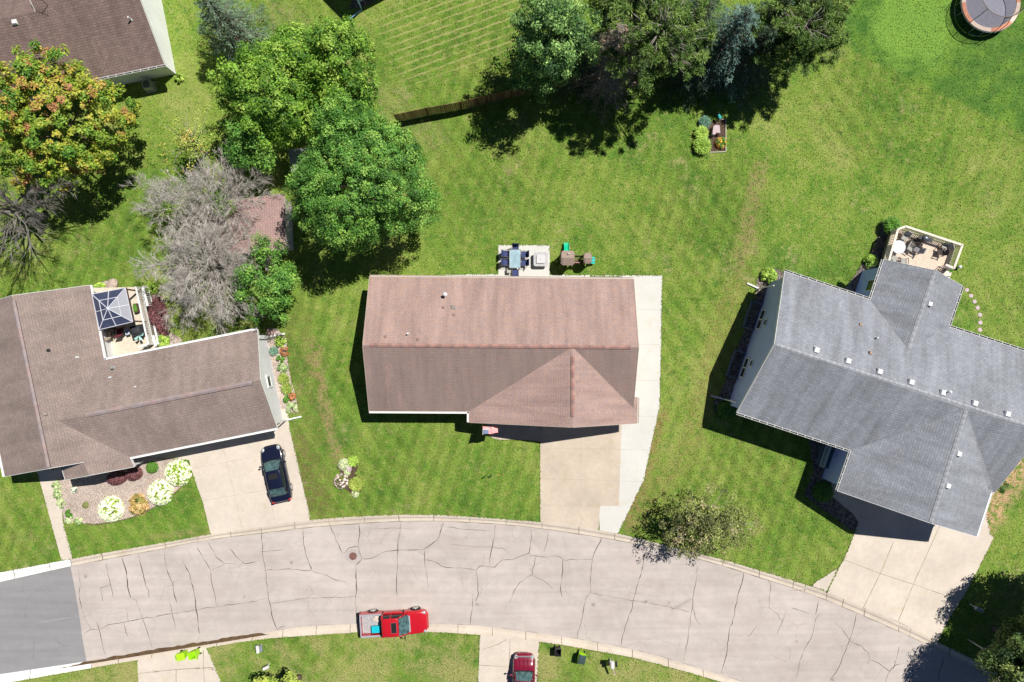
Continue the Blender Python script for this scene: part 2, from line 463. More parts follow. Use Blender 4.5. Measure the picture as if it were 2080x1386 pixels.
def lobed_crown(seed, R, centre, n_lobes, lobe_r, per, zmin=-.45, shell=(.5, .95), tint_spread=.35, flat_lobe=.7):
    rg = np.random.default_rng(seed)
    d = dirs(rg, n_lobes, zmin)
    rad = rg.uniform(shell[0], shell[1], n_lobes)
    wob = 1 + .12 * np.sin(3 * np.arctan2(d[:, 1], d[:, 0]) + rg.uniform(0, 6)) + .08 * np.sin(5 * np.arctan2(d[:, 1], d[:, 0]) + rg.uniform(0, 6))
    LC = d * rad[:, None] * np.array(R) * wob[:, None] + np.array(centre)
    lr = rg.uniform(lobe_r[0], lobe_r[1], n_lobes)
    lt = rg.normal(.5, tint_spread, n_lobes)
    k = np.maximum(12, (per * (lr / lobe_r[1]) ** 2).astype(int))
    idx = np.repeat(np.arange(n_lobes), k)
    n = len(idx)
    dd = dirs(rg, n); q = rg.uniform(0, 1, n) ** (1 / 2.4)
    off = dd * q[:, None] * lr[idx][:, None]; off[:, 2] *= flat_lobe
    C = LC[idx] + off
    N = dd * .7 + d[idx] * .6
    return C, N, lt[idx] + rg.normal(0, .12, n), LC

def limbs(mb, base, top, targets, r0, seed=0, n=10, sides=6):
    rg = random.Random(seed)
    base = Vector(base); top = Vector(top)
    pts = [base, base.lerp(top, .35) + Vector((rg.uniform(-.1, .1), rg.uniform(-.1, .1), 0)), base.lerp(top, .7), top]
    mb.tube([base + Vector((0, 0, -.05)), base + Vector((0, 0, .25))] + pts[1:], [r0 * 1.5, r0 * 1.05, r0 * .8, r0 * .5, r0 * .2], 8)
    for i in range(min(n, len(targets))):
        t = Vector(targets[i]); k = rg.uniform(.3, .75)
        a = base.lerp(top, k); m = a.lerp(t, .5) + Vector((rg.uniform(-.3, .3), rg.uniform(-.3, .3), rg.uniform(.1, .5)))
        mb.tube([a, m, t], [r0 * .42, r0 * .24, r0 * .06], 5)

BARK = bark('bark_brown', (.16, .12, .09)); BARKG = bark('bark_grey', (.34, .30, .27))

def broad_tree(name, label, cx, cy, hc, Rpx, rz, mat, seed, n_lobes=90, lobe_r=(.6, 1.15), per=330, size=.2, aspect=.62,
               shell=(.55, .95), tint_spread=.3, zmin=-.45, group=None, ell=1.0, n_limbs=12, cat='tree', barkm=None, spread=.55, trunk_r=.2):
    c = P(cx, cy, hc); k = 1 - hc / H
    R = Rpx / S * k
    root = thing(name, label, cat, (c.x, c.y, 0), 0, group)
    C, N, T, LC = lobed_crown(seed, (R * .9, R * .9 * ell, rz), (0, 0, hc), n_lobes, lobe_r, per, zmin, shell, tint_spread)
    leaf_mesh('crown', mat, root, C, N, size, aspect, T, seed + 1, spread)
    mb = MB(); limbs(mb, (0, 0, 0), (0, 0, hc + rz * .5), LC, trunk_r, seed, n_limbs)
    mb.build('trunk', barkm or BARK, root, smooth=True)
    return root

def conifer(name, label, bx, by, Ht, R, mat, seed, levels=15, per_branch=70, size=.22, aspect=.22, group=None, barkm=None, nb0=12, tint=.5):
    b = P(bx, by, 0)
    root = thing(name, label, 'tree', (b.x, b.y, 0), 0, group)
    rg = np.random.default_rng(seed)
    Cs = []; Ns = []; Ts = []; D = []
    mb = MB(); mb.tube([(0, 0, -.05), (0, 0, Ht * .5), (0, 0, Ht)], [R * .075, R * .045, .015], 7)
    for i in range(levels):
        u = (i + .3) / levels; z = Ht * (.08 + .92 * u)
        L0 = R * (1 - u) ** .75 + .12
        nb = max(4, int(nb0 * (1 - u * .55)))
        for j in range(nb):
            a = 2 * np.pi * (j + rg.uniform(-.35, .35)) / nb + i * 1.3
            L = L0 * rg.uniform(.72, 1.12)
            d = np.array([np.cos(a), np.sin(a), 0]); side = np.array([-d[1], d[0], 0])
            n = int(per_branch * (.25 + .75 * L / R))
            s = rg.uniform(.12, 1, n) ** .8
            wdt = .30 * L * (1 - s * .75) * rg.uniform(-1, 1, n) + rg.normal(0, .03, n)
            lift = z + .10 * L * s - .28 * L * s * s
            pos = d * (s * L)[:, None] + side * wdt[:, None]
            pos[:, 2] = lift + rg.normal(0, .05, n) - .15 * np.abs(wdt)
            Cs.append(pos); Ns.append(np.tile(d * .35 + np.array([0, 0, .6]), (n, 1))); Ts.append(tint + rg.normal(0, .18, n) + rg.normal(0, .16))
            D.append(d * 1.0 + side * np.sign(wdt)[:, None] * .7)
            mb.tube([(0, 0, z - .05), tuple(d * L * .5 + np.array([0, 0, z + .02])), tuple(d * L * .95 + np.array([0, 0, z - .18 * L]))], [.045, .028, .01], 4)
    leaf_mesh('crown', mat, root, np.concatenate(Cs), np.concatenate(Ns), size, aspect, np.concatenate(Ts), seed, .4, .3, np.concatenate(D))
    mb.build('trunk', barkm or BARK, root, smooth=True)
    return root

def pine(name, label, cx, cy, hc, Rpx, rz, mat, seed, tufts=150, per=110, size=.3, group=None, tr=.5, zmin=-.5, ell=1.0):
    c = P(cx, cy, hc); k = 1 - hc / H; R = Rpx / S * k
    root = thing(name, label, 'tree', (c.x, c.y, 0), 0, group)
    rg = np.random.default_rng(seed)
    d = dirs(rg, tufts, zmin); rad = rg.uniform(.35, 1.0, tufts)
    TC = d * rad[:, None] * np.array([R, R * ell, rz]) + np.array([0, 0, hc])
    idx = np.repeat(np.arange(tufts), per); n = len(idx)
    dd = dirs(rg, n, -.4)
    C = TC[idx] + dd * (rg.uniform(.15, 1, n) * tr * rg.uniform(.6, 1.1, tufts)[idx])[:, None] * np.array([1, 1, .7])
    leaf_mesh('crown', mat, root, C, np.cross(dd, rg.normal(0, 1, (n, 3))) + np.array([0, 0, .4]), size, .2, rg.normal(.5, .25, tufts)[idx] + rg.normal(0, .1, n), seed, .3, .2, dd)
    mb = MB()
    mb.tube([(0, 0, -.05), (.05, 0, hc * .6), (0, .05, hc + rz * .8)], [.2, .13, .03], 7)
    for i in range(tufts):
        t = Vector(TC[i]); z0 = max(1.0, t.z - .35 * math.hypot(t.x, t.y) - .3)
        a = Vector((0, 0, min(z0, hc + rz * .7)))
        m = a.lerp(t, .55) + Vector((0, 0, .12))
        mb.tube([a, m, t], [.05, .032, .014], 4)
    mb.build('trunk', BARKG, root, smooth=True)
    return root

def bare_branches(mb, start, direction, length, radius, depth, rg, spread=.5, up=.0, kids=(4, 6), shrink=.62, weep=.0):
    pts = [Vector(start)]; d = Vector(direction).normalized(); r = [radius]
    nseg = 3 if depth > 0 else 2
    for i in range(nseg):
        d = (d + Vector((rg.uniform(-.16, .16), rg.uniform(-.16, .16), rg.uniform(-.12, .12) + up - weep))).normalized()
        pts.append(pts[-1] + d * length / nseg); r.append(radius * (1 - .72 * (i + 1) / nseg))
    mb.tube(pts, r, 5 if depth > 2 else 3)
    if depth == 0: return
    for k in range(rg.randint(*kids)):
        t = rg.uniform(.25, 1.0); i = min(int(t * nseg), nseg - 1); a = pts[i].lerp(pts[i + 1], t * nseg - i)
        ax = Vector((rg.gauss(0, 1), rg.gauss(0, 1), rg.gauss(0, .6))); nd = (d + ax.normalized() * spread).normalized()
        bare_branches(mb, a, nd, length * shrink * rg.uniform(.75, 1.15), max(.0115, radius * .45), depth - 1, rg, spread, up, kids, shrink, weep)

def shrub(name, label, px, py, r, h, mat, seed, n=1500, size=.11, aspect=.6, tint=.5, ts=.25, group=None, ry=None, rot=0.0, cat='shrub', z0=0.0, blades=False, lobes=0, parent=None, flowers=None):
    "leafy dome; r in metres"
    b = P(px, py, h * .6)
    root = thing(name, label, cat, (b.x, b.y, z0), rot, group)
    rg = np.random.default_rng(seed)
    ry = ry or r
    if blades:
        d = dirs(rg, n, .05); q = rg.uniform(.05, 1, n)
        C = d * q[:, None] * np.array([r, ry, h]); C[:, 2] = h * np.sin(q * 2.4) * .9 * rg.uniform(.6, 1, n)
        sd = np.cross(d, np.array([0, 0, 1.0])); leaf_mesh('leaves', mat, root, C, np.cross(sd, d), size * 2.2, .16, rg.normal(tint, ts, n), seed, .25, .2, d)
    else:
        if lobes:
            ld = dirs(rg, lobes, .05); idx = rg.integers(0, lobes, n); d = dirs(rg, n, -.3)
            lr = .33
            C = ld[idx] * np.array([r, ry, h]) * .78 + d * np.array([r, ry, h]) * lr * (rg.uniform(.5, 1, n))[:, None]; N = d * .8 + ld[idx] * .4
            T = rg.normal(tint, ts, lobes)[idx] + rg.normal(0, .1, n)
        else:
            d = dirs(rg, n, -.05); C = d * np.array([r, ry, h]) * (rg.uniform(.78, 1.03, n))[:, None]; N = d; T = rg.normal(tint, ts, n)
        C[:, 2] = np.maximum(C[:, 2], .02)
        leaf_mesh('leaves', mat, root, C, N, size, aspect, T, seed, .5, .25)
    mb = MB()
    for k in range(7):
        a = k * 2.4; mb.tube([(0, 0, 0), (.4 * r * math.cos(a), .4 * ry * math.sin(a), h * .5), (.7 * r * math.cos(a), .7 * ry * math.sin(a), h * .8)], [.025, .016, .006], 4)
    mb.build('stems', BARK, root)
    if flowers:
        fm, nf, fs = flowers
        d = dirs(rg, nf, .0); mb = MB()
        base = d * np.array([r, ry, h]) * 1.0
        idx = np.repeat(np.arange(nf), 26); m = len(idx); dd = dirs(rg, m)
        C = base[idx] + dd * fs * .5
        C[:, 2] = np.maximum(C[:, 2], .05)
        o = leaf_mesh('blossom', fm, root, C, dd + d[idx], fs * .5, .8, rg.normal(.5, .3, nf)[idx], seed + 9, .3, .2)
    return root

# ------------------------------------------------------------------ roofs and houses
def roof_build(root, planes, mat, trim, thick=.2, name='roof', alt=None, alt_i=()):
    mb = MB(); key = {}; edges = {}
    def vid(p):
        k = (round(p[0], 2), round(p[1], 2), round(p[2], 2))
        if k not in key: key[k] = len(mb.v); mb.v.append(tuple(p))
        return key[k]
    tris = []
    for pl in planes:
        pts = [Vector(p) for p in pl]
        if area2(pts) < 0: pts = pts[::-1]
        ids = [vid(p) for p in pts]
        nrm = Vector((0, 0, 0))
        for i in range(len(pts)):
            a, b = pts[i], pts[(i + 1) % len(pts)]
            nrm += Vector(((a.y - b.y) * (a.z + b.z), (a.z - b.z) * (a.x + b.x), (a.x - b.x) * (a.y + b.y)))
        nrm.normalize()
        e = Vector((0, 0, 1)).cross(nrm)
        e = e.normalized() if e.length > .02 else Vector((1, 0, 0))
        u = nrm.cross(e)
        mb.uv[len(mb.f)] = [(p.dot(e), p.dot(u)) for p in pts]
        mb.f.append(tuple(ids)); mb.m.append(2 if planes.index(pl) in alt_i else 0)
        for i in range(len(ids)):
            a, b = ids[i], ids[(i + 1) % len(ids)]
            edges.setdefault((min(a, b), max(a, b)), []).append((a, b))
        for t in tessellate_polygon([pts]): tris.append([pts[k] for k in t])
    nv = len(mb.v); nf = len(mb.f)
    for i in range(nv): p = mb.v[i]; mb.v.append((p[0], p[1], p[2] - thick))
    for i in range(nf): mb.f.append(tuple(nv + k for k in reversed(mb.f[i]))); mb.m.append(1)
    bound = [v[0] for v in edges.values() if len(v) == 1]
    for a, b in bound: mb.f.append((b, a, a + nv, b + nv)); mb.m.append(1)
    ro = mb.build(name, [mat, trim, alt or mat], root, world=True)
    fb = MB()
    for a, b in bound:
        A = Vector(mb.v[a]); B = Vector(mb.v[b]); d = (B - A); d.z = 0
        if d.length < .05: continue
        out = Vector((d.y, -d.x, 0)).normalized() * .02
        fb.bar(A + out - Vector((0, 0, thick / 2 - .012)), B + out - Vector((0, 0, thick / 2 - .012)), .03, thick + .025)
    fb.build('fascia', trim, root, world=True)
    def rz(x, y):
        best = None
        for A, B, C_ in tris:
            den = (B.y - C_.y) * (A.x - C_.x) + (C_.x - B.x) * (A.y - C_.y)
            if abs(den) < 1e-9: continue
            l1 = ((B.y - C_.y) * (x - C_.x) + (C_.x - B.x) * (y - C_.y)) / den
            l2 = ((C_.y - A.y) * (x - C_.x) + (A.x - C_.x) * (y - C_.y)) / den
            l3 = 1 - l1 - l2
            if min(l1, l2, l3) > -.003:
                z = l1 * A.z + l2 * B.z + l3 * C_.z
                best = z if best is None else max(best, z)
        return best
    RZ[0] = rz
    return ro, rz

def walls_build(root, foot, rz, mat, default=2.6, thick=.2, name='wall'):
    mb = MB(); n = len(foot)
    if area2(foot) < 0: foot = foot[::-1]
    for i in range(n):
        a = Vector(foot[i][:2]); b = Vector(foot[(i + 1) % n][:2])
        k = max(1, int((b - a).length / .25))
        prev = None
        for j in range(k + 1):
            p = a.lerp(b, j / k); z = rz(p.x, p.y); z = (default if z is None else z) - thick - .012
            cur = (len(mb.v), len(mb.v) + 1); mb.v.append((p.x, p.y, 0)); mb.v.append((p.x, p.y, z))
            if prev: mb.f.append((prev[0], cur[0], cur[1], prev[1])); mb.m.append(0)
            prev = cur
    return mb.build(name, mat, root, world=True)

def siding(name, c, pitch=.12):
    t = NT(name); s = t.sep(t.pos())
    fr = t.math('FRACT', t.math('DIVIDE', s[2], pitch))
    cc = t.mulf(c, t.remap(t.noise(.8, 3), .3, .7, .94, 1.05))
    cc = t.mix(t.math('MULTIPLY', t.smooth(fr, .85, 1.0), .35), cc, tuple(x * .4 for x in c))
    t.bump(t.math('SUBTRACT', 1.0, fr), .6, .02)
    return t.done(cc, .6, .3)

WHITE = flat('white_trim', (.78, .78, .76), .5, .06)
GLASS = flat('window_glass', (.02, .025, .03), .08, .2, 1.0, spec=.8)
DARKM = flat('dark_metal', (.03, .03, .032), .4, .2, spec=.5)

def window(root, c, ang, w, h, frame=WHITE, pane=GLASS, fw=.07, mull=0, name='window', proud=.04):
    "c centre on the wall (world), ang = direction the wall faces"
    out = Vector((math.cos(ang), math.sin(ang), 0)); side = Vector((-out.y, out.x, 0)); up = Vector((0, 0, 1))
    c = Vector(c) + out * proud
    f = MB()
    for s in (-1, 1):
        f.bar(c + side * s * (w - fw) / 2 - up * h / 2, c + side * s * (w - fw) / 2 + up * h / 2, fw, .09, up=out)
        f.bar(c - side * (w / 2 - fw) + up * s * (h - fw) / 2, c + side * (w / 2 - fw) + up * s * (h - fw) / 2, fw, .085, up=out)
    for k in range(mull):
        o = side * ((k + 1) / (mull + 1) - .5) * w
        f.bar(c + o - up * (h / 2 - fw), c + o + up * (h / 2 - fw), fw * 1.2, .08, up=out)
    fo = f.build(name, frame, root, world=True)
    p = MB(); a = c - out * .01
    p.add([a - side * (w / 2 - .02) - up * (h / 2 - .02), a + side * (w / 2 - .02) - up * (h / 2 - .02), a + side * (w / 2 - .02) + up * (h / 2 - .02), a - side * (w / 2 - .02) + up * (h / 2 - .02)], [(0, 1, 2, 3)])
    p.build('pane', pane, fo, world=True)
    return fo

def gutter(root, pts, mat=WHITE, hang=False):
    "open U gutter along the eave, slightly outside the fascia; the outward side is to the right of a->b"
    mb = MB()
    for a, b in zip(pts, pts[1:]):
        a = Vector(a); b = Vector(b); d = b - a; L = d.length; dh = Vector((d.x, d.y, 0)).normalized(); o = Vector((dh.y, -dh.x, 0))
        base = Vector((0, 0, -.03))
        mb.bar(a + o * .165 + base, b + o * .165 + base, .022, .12)
        mb.bar(a + o * .10 + base - Vector((0, 0, .062)), b + o * .10 + base - Vector((0, 0, .062)), .12, .012, mi=1)
        if not hang: mb.bar(a + o * .085 + base, b + o * .085 + base, .15, .06); continue
        k = int(L / .62)
        for i in range(1, k):
            q = a + d * i / k
            mb.bar(q + o * .03 + Vector((0, 0, .02)), q + o * .16 + Vector((0, 0, .02)), .035, .012)
    return mb.build('gutter', [mat, DARKM], root, world=True)

RZ = [None]
def seat(px, py, h):
    "height of the roof under this pixel"
    for _ in range(12):
        c = P(px, py, h); z = RZ[0](c.x, c.y) if RZ[0] else None
        if z is None: break
        h = z
    return P(px, py, h)

def vent_box(root, px, py, h, mat, ang=0.0, s=.38, name='roof_vent', hh=.16):
    c = seat(px, py, h); M = Matrix.Rotation(ang, 3, 'Z'); mb = MB()
    def q(x, y, z): return c + M @ Vector((x, y, z))
    a = s / 2; b = a * .78
    pts = [q(-a, -a, -.12), q(a, -a, -.12), q(a, a, -.12), q(-a, a, -.12), q(-a, -a, hh * .55), q(a, -a, hh * .55), q(a, a, hh * .55), q(-a, a, hh * .55),
           q(-b, -b, hh), q(b, -b, hh), q(b, b, hh), q(-b, b, hh)]
    mb.add(pts, [(3, 2, 1, 0), (8, 9, 10, 11)] + [(i, (i + 1) % 4, 4 + (i + 1) % 4, 4 + i) for i in range(4)] + [(4 + i, 4 + (i + 1) % 4, 8 + (i + 1) % 4, 8 + i) for i in range(4)])
    return mb.build(name, mat, root, world=True)

def vent_pipe(root, px, py, h, mat, r=.06, L=.45, cap=0.0, name='vent_pipe'):
    c = seat(px, py, h); mb = MB()
    mb.cyl(c, r, c.z - .15, c.z + L, 12); mb.cyl(c, r * 2.1, c.z - .14, c.z + .07, 14, r * 1.15)
    if cap: mb.cyl(c, cap, c.z + L + .002, c.z + L + .07, 14); mb.cyl(c, cap, c.z + L + .072, c.z + L + .16, 14, cap * .35)
    return mb.build(name, mat, root, world=True, smooth=False)

def ridge_strip(root, A, B, mat, w=.30, hgt=.085, name='ridge_vent', caps=True, seg=.32):
    "raised ridge vent with cap shingles, from A to B"
    A = Vector(A); B = Vector(B); d = B - A; L = d.length; x = d / L; o = Vector((x.y, -x.x, 0)).normalized(); up = Vector((0, 0, 1)); mb = MB()
    n = max(1, int(L / seg))
    for i in range(n):
        a = A + d * i / n; b = A + d * (i + 1) / n; k = .006 * (i % 2)
        drop = .45 * w / 2
        pts = [a + o * w / 2 + up * (hgt - drop), a + up * (hgt + k), a - o * w / 2 + up * (hgt - drop), b + o * w / 2 + up * (hgt - drop), b + up * (hgt + k), b - o * w / 2 + up * (hgt - drop)]
        lo = [p - up * .13 for p in pts]
        base = len(mb.v); mb.add(pts + lo, [(0, 1, 4, 3), (1, 2, 5, 4)], i % 3)
        mb.add(pts + lo, [(0, 3, 9, 6), (5, 2, 8, 11), (0, 6, 7, 1), (1, 7, 8, 2), (3, 4, 10, 9), (4, 5, 11, 10)], 3)
    return mb.build(name, mat, root, world=True)

def downspout(root, px, py, h0, ang, mat=WHITE, ext=1.0):
    "pipe down the wall and an extension lying on the ground"
    a = P(px, py, h0); g = Vector((a.x, a.y, .12)); o = Vector((math.cos(ang), math.sin(ang), 0)); mb = MB()
    mb.bar(a, g, .09, .07, up=(1, 0, 0)); mb.bar(g, g + o * ext + Vector((0, 0, -.05)), .12, .09)
    return mb.build('downspout', mat, root, world=True)
# ------------------------------------------------------------------ the setting: lawns, street, kerbs, drives
def G(gx, gy, h=0.0): return Vector((gx / S, -gy / S, h))
ZR = -0.12          # street surface below the lawns

def interp(pts, step=12, x0=None, x1=None):
    "smooth curve through (x, y) pixel points, extended straight past both ends"
    xs = [p[0] for p in pts]; ys = [p[1] for p in pts]
    m = []
    for i in range(len(pts)):
        a = max(i - 1, 0); b = min(i + 1, len(pts) - 1); m.append((ys[b] - ys[a]) / (xs[b] - xs[a]))
    def f(x):
        if x <= xs[0]: return ys[0] + m[0] * (x - xs[0])
        if x >= xs[-1]: return ys[-1] + m[-1] * (x - xs[-1])
        i = max(k for k in range(len(xs) - 1) if xs[k] <= x); h = xs[i + 1] - xs[i]; t = (x - xs[i]) / h
        return (2 * t**3 - 3 * t**2 + 1) * ys[i] + (t**3 - 2 * t**2 + t) * h * m[i] + (-2 * t**3 + 3 * t**2) * ys[i + 1] + (t**3 - t**2) * h * m[i + 1]
    return f
NB = interp([(0, 1163), (148, 1135), (207, 1124), (335, 1102), (429, 1085), (520, 1072), (628, 1056.5), (697, 1051), (798, 1046), (880, 1046), (960, 1050), (1040, 1056), (1096, 1060), (1180, 1070), (1253, 1083), (1322, 1100), (1469, 1137), (1560, 1164), (1648, 1191), (1680, 1203), (1825, 1263), (1876, 1290), (1984, 1343), (2080, 1396)])
NF = interp([(0, 1183), (143, 1151), (207, 1138), (335, 1114), (429, 1096), (520, 1085), (628, 1072), (727, 1064), (798, 1060), (880, 1059), (960, 1062), (1040, 1067.5), (1096, 1074), (1179, 1086), (1253, 1098), (1321, 1111), (1469, 1150), (1560, 1179), (1634, 1203), (1710, 1232), (1822, 1281), (1893, 1314), (1984, 1360), (2080, 1412)])
SF = interp([(0, 1371), (174, 1345), (300, 1326), (420, 1307), (520, 1291), (562, 1282), (608, 1275), (722, 1269), (874, 1269), (975, 1273), (1040, 1281), (1141, 1295), (1214, 1307), (1285, 1321), (1358, 1340), (1429, 1362), (1500, 1384), (1700, 1455), (2080, 1625)])
SB = interp([(33, 1384), (187, 1357), (280, 1341), (445, 1312), (520, 1300), (574, 1295), (732, 1285), (874, 1284), (975, 1290), (1040, 1297), (1141, 1310), (1214, 1323), (1285, 1336), (1358, 1355), (1429, 1375), (1500, 1397), (1700, 1468), (2080, 1638)])
X = list(range(-3000, -100, 300)) + list(range(-100, 2200, 14)) + list(range(2200, 5200, 300))
def line_pts(f, z=0, xs=X): return [P(x, f(x), z) for x in xs]

GRASS = grass_mat('grass_lawn'); GRASS_S = grass_mat('grass_dry', 1.0)
EARTH = flat('earth', (.12, .10, .06), .95, .2, .2)
def sheet(name, poly, z, mat, kind='structure', parent=None):
    mb = MB(); pts = [(p[0], p[1], z) for p in poly]
    if area2(pts) < 0: pts = pts[::-1]
    mb.add(pts, [tuple(range(len(pts)))])
    o = mb.build(name, mat, parent)
    return tag(o, kind=kind) if kind else o
mb = MB(); mb.add([(-900, -900, -.22), (900, -900, -.22), (900, 900, -.22), (-900, 900, -.22)], [(0, 1, 2, 3)])
tag(mb.build('ground', GRASS_S), kind='structure')
n_line = line_pts(NB)
sheet('lawn', [(-400, 400)] + [(p.x, p.y) for p in n_line] + [(400, 400)], 0, GRASS)
s_line = line_pts(SB)
sheet('lawn', [(-400, -400)] + [(p.x, p.y) for p in s_line] + [(400, -400)], 0, GRASS_S)

# asphalt street, with its cracks laid in as tar-dark strips of the same mesh
def asphalt(name, c, amt=.1):
    t = NT(name)
    big = t.noise(.16, 4, .6); mid = t.noise(1.3, 4, .65); fine = t.noise(34, 3, .85)
    f = t.math('ADD', t.math('ADD', t.remap(big, .3, .7, -amt, amt), t.remap(mid, .3, .7, -amt * .7, amt * .7)), t.math('ADD', t.remap(fine, .25, .75, -.22, .22), 1.0))
    cc = t.mulf(c, f)
    cc = t.mix(t.math('MULTIPLY', t.smooth(t.noise(.33, 3, .6, vec=t.mapping(t.pos(), loc=(9, 2, 0), scale=(1, 2.2, 1))), .48, .66), .35), cc, tuple(a * b for a, b in zip(c, (.93, .88, .91))))
    # hair cracks of worn asphalt
    v = t.voronoi(.55, vec=t.mapping(t.pos(), rot=(0, 0, .2)), feature='DISTANCE_TO_EDGE')
    hair = t.math('MULTIPLY', t.math('SUBTRACT', 1.0, t.smooth(t.math('ADD', v, t.remap(t.noise(3, 4, .7), 0, 1, -.02, .02)), .0, .018)), t.smooth(t.noise(.4, 3), .5, .62))
    cc = t.mix(t.math('MULTIPLY', hair, .28), cc, (.10, .09, .085))
    oil = t.voronoi(.33, vec=t.mapping(t.pos(), loc=(3, 8, 0)))
    cc = t.mulf(cc, t.math('SUBTRACT', 1.0, t.math('MULTIPLY', t.math('SUBTRACT', 1.0, t.smooth(t.math('ADD', oil, t.remap(t.noise(5, 3), 0, 1, -.04, .04)), .02, .075)), .32)))
    drag = t.noise(1.0, 3, .6, vec=t.mapping(t.pos(), rot=(0, 0, .12), scale=(.10, 1.5, 1)))
    cc = t.mulf(cc, t.remap(drag, .35, .65, .93, 1.05))
    t.bump(fine, .4, .006)
    return t.done(cc, .93, .15)
ASPH = asphalt('asphalt_worn', (.495, .438, .402)); ASPHN = asphalt('asphalt_new', (.275, .27, .275), .05)
TAR = flat('tar', (.10, .088, .08), .8, .3, 6); TARB = flat('tar_faded', (.20, .17, .16), .9, .3, 6)
seam = interp([(1100, 141), (1151, 143), (1190, 151), (1250, 161), (1300, 168), (1345, 176), (1400, 184)])   # x of the paving seam as a function of y
rb = MB()
xs_r = [x for x in X if x > 176]
def strip(fa, fb, xs, z, mi, n=1):
    base = len(rb.v)
    for x in xs:
        rb.v.append(tuple(P(x, fa(x), z))); rb.v.append(tuple(P(x, fb(x), z)))
    for i in range(len(xs) - 1):
        rb.f.append((base + 2 * i, base + 2 * i + 1, base + 2 * i + 3, base + 2 * i + 2)[::-1]); rb.m.append(mi)
# old surface: left end follows the slanted seam
top = [(x, NF(x)) for x in X if x > 150]; bot = [(x, SF(x)) for x in X if x > 180]
old = [P(143, NF(143) , ZR)] + [P(x, y, ZR) for x, y in top] + [P(x, y, ZR) for x, y in bot[::-1]] + [P(176, SF(176), ZR), P(168, 1300, ZR), P(161, 1250, ZR), P(151, 1190, ZR)]
new = [P(143, NF(143), ZR), P(151, 1190, ZR), P(161, 1250, ZR), P(168, 1300, ZR), P(176, SF(176), ZR)] + [P(x, SF(x), ZR) for x in X[::-1] if x < 172] + [P(x, NF(x), ZR) for x in X if x < 140]
def flatpoly(mb, pts, mi=0):
    pts = [tuple(p) for p in pts]
    if area2(pts) < 0: pts = pts[::-1]
    mb.add(pts, [tuple(range(len(pts)))], mi)
flatpoly(rb, old, 0)
def Z(region, pts):
    x0 = {5: 0, 6: 520, 7: 1040, 8: 1560}[region]; k = 520 / 2059
    return [(x0 + a * k, 1036 + b * k) for a, b in pts]
def crack(mb, region, pts, w=.05, mi=1, z=ZR + .005, jit=.05):
    q = [P(x, y, 0) for x, y in (Z(region, pts) if region else pts)]; out = []; ws = []
    for a, b in zip(q, q[1:]):
        n = max(1, int((b - a).length / .35))
        for i in range(n):
            p = a.lerp(b, i / n); out.append((p.x + (rnd.uniform(-jit, jit) if i else 0), p.y + (rnd.uniform(-jit, jit) if i else 0))); ws.append(w * .64 * rnd.uniform(.3, 1.8))
    out.append((q[-1].x, q[-1].y)); ws.append(w * .4); ws[0] *= .5
    mb.ribbon(out, ws, z, mi)
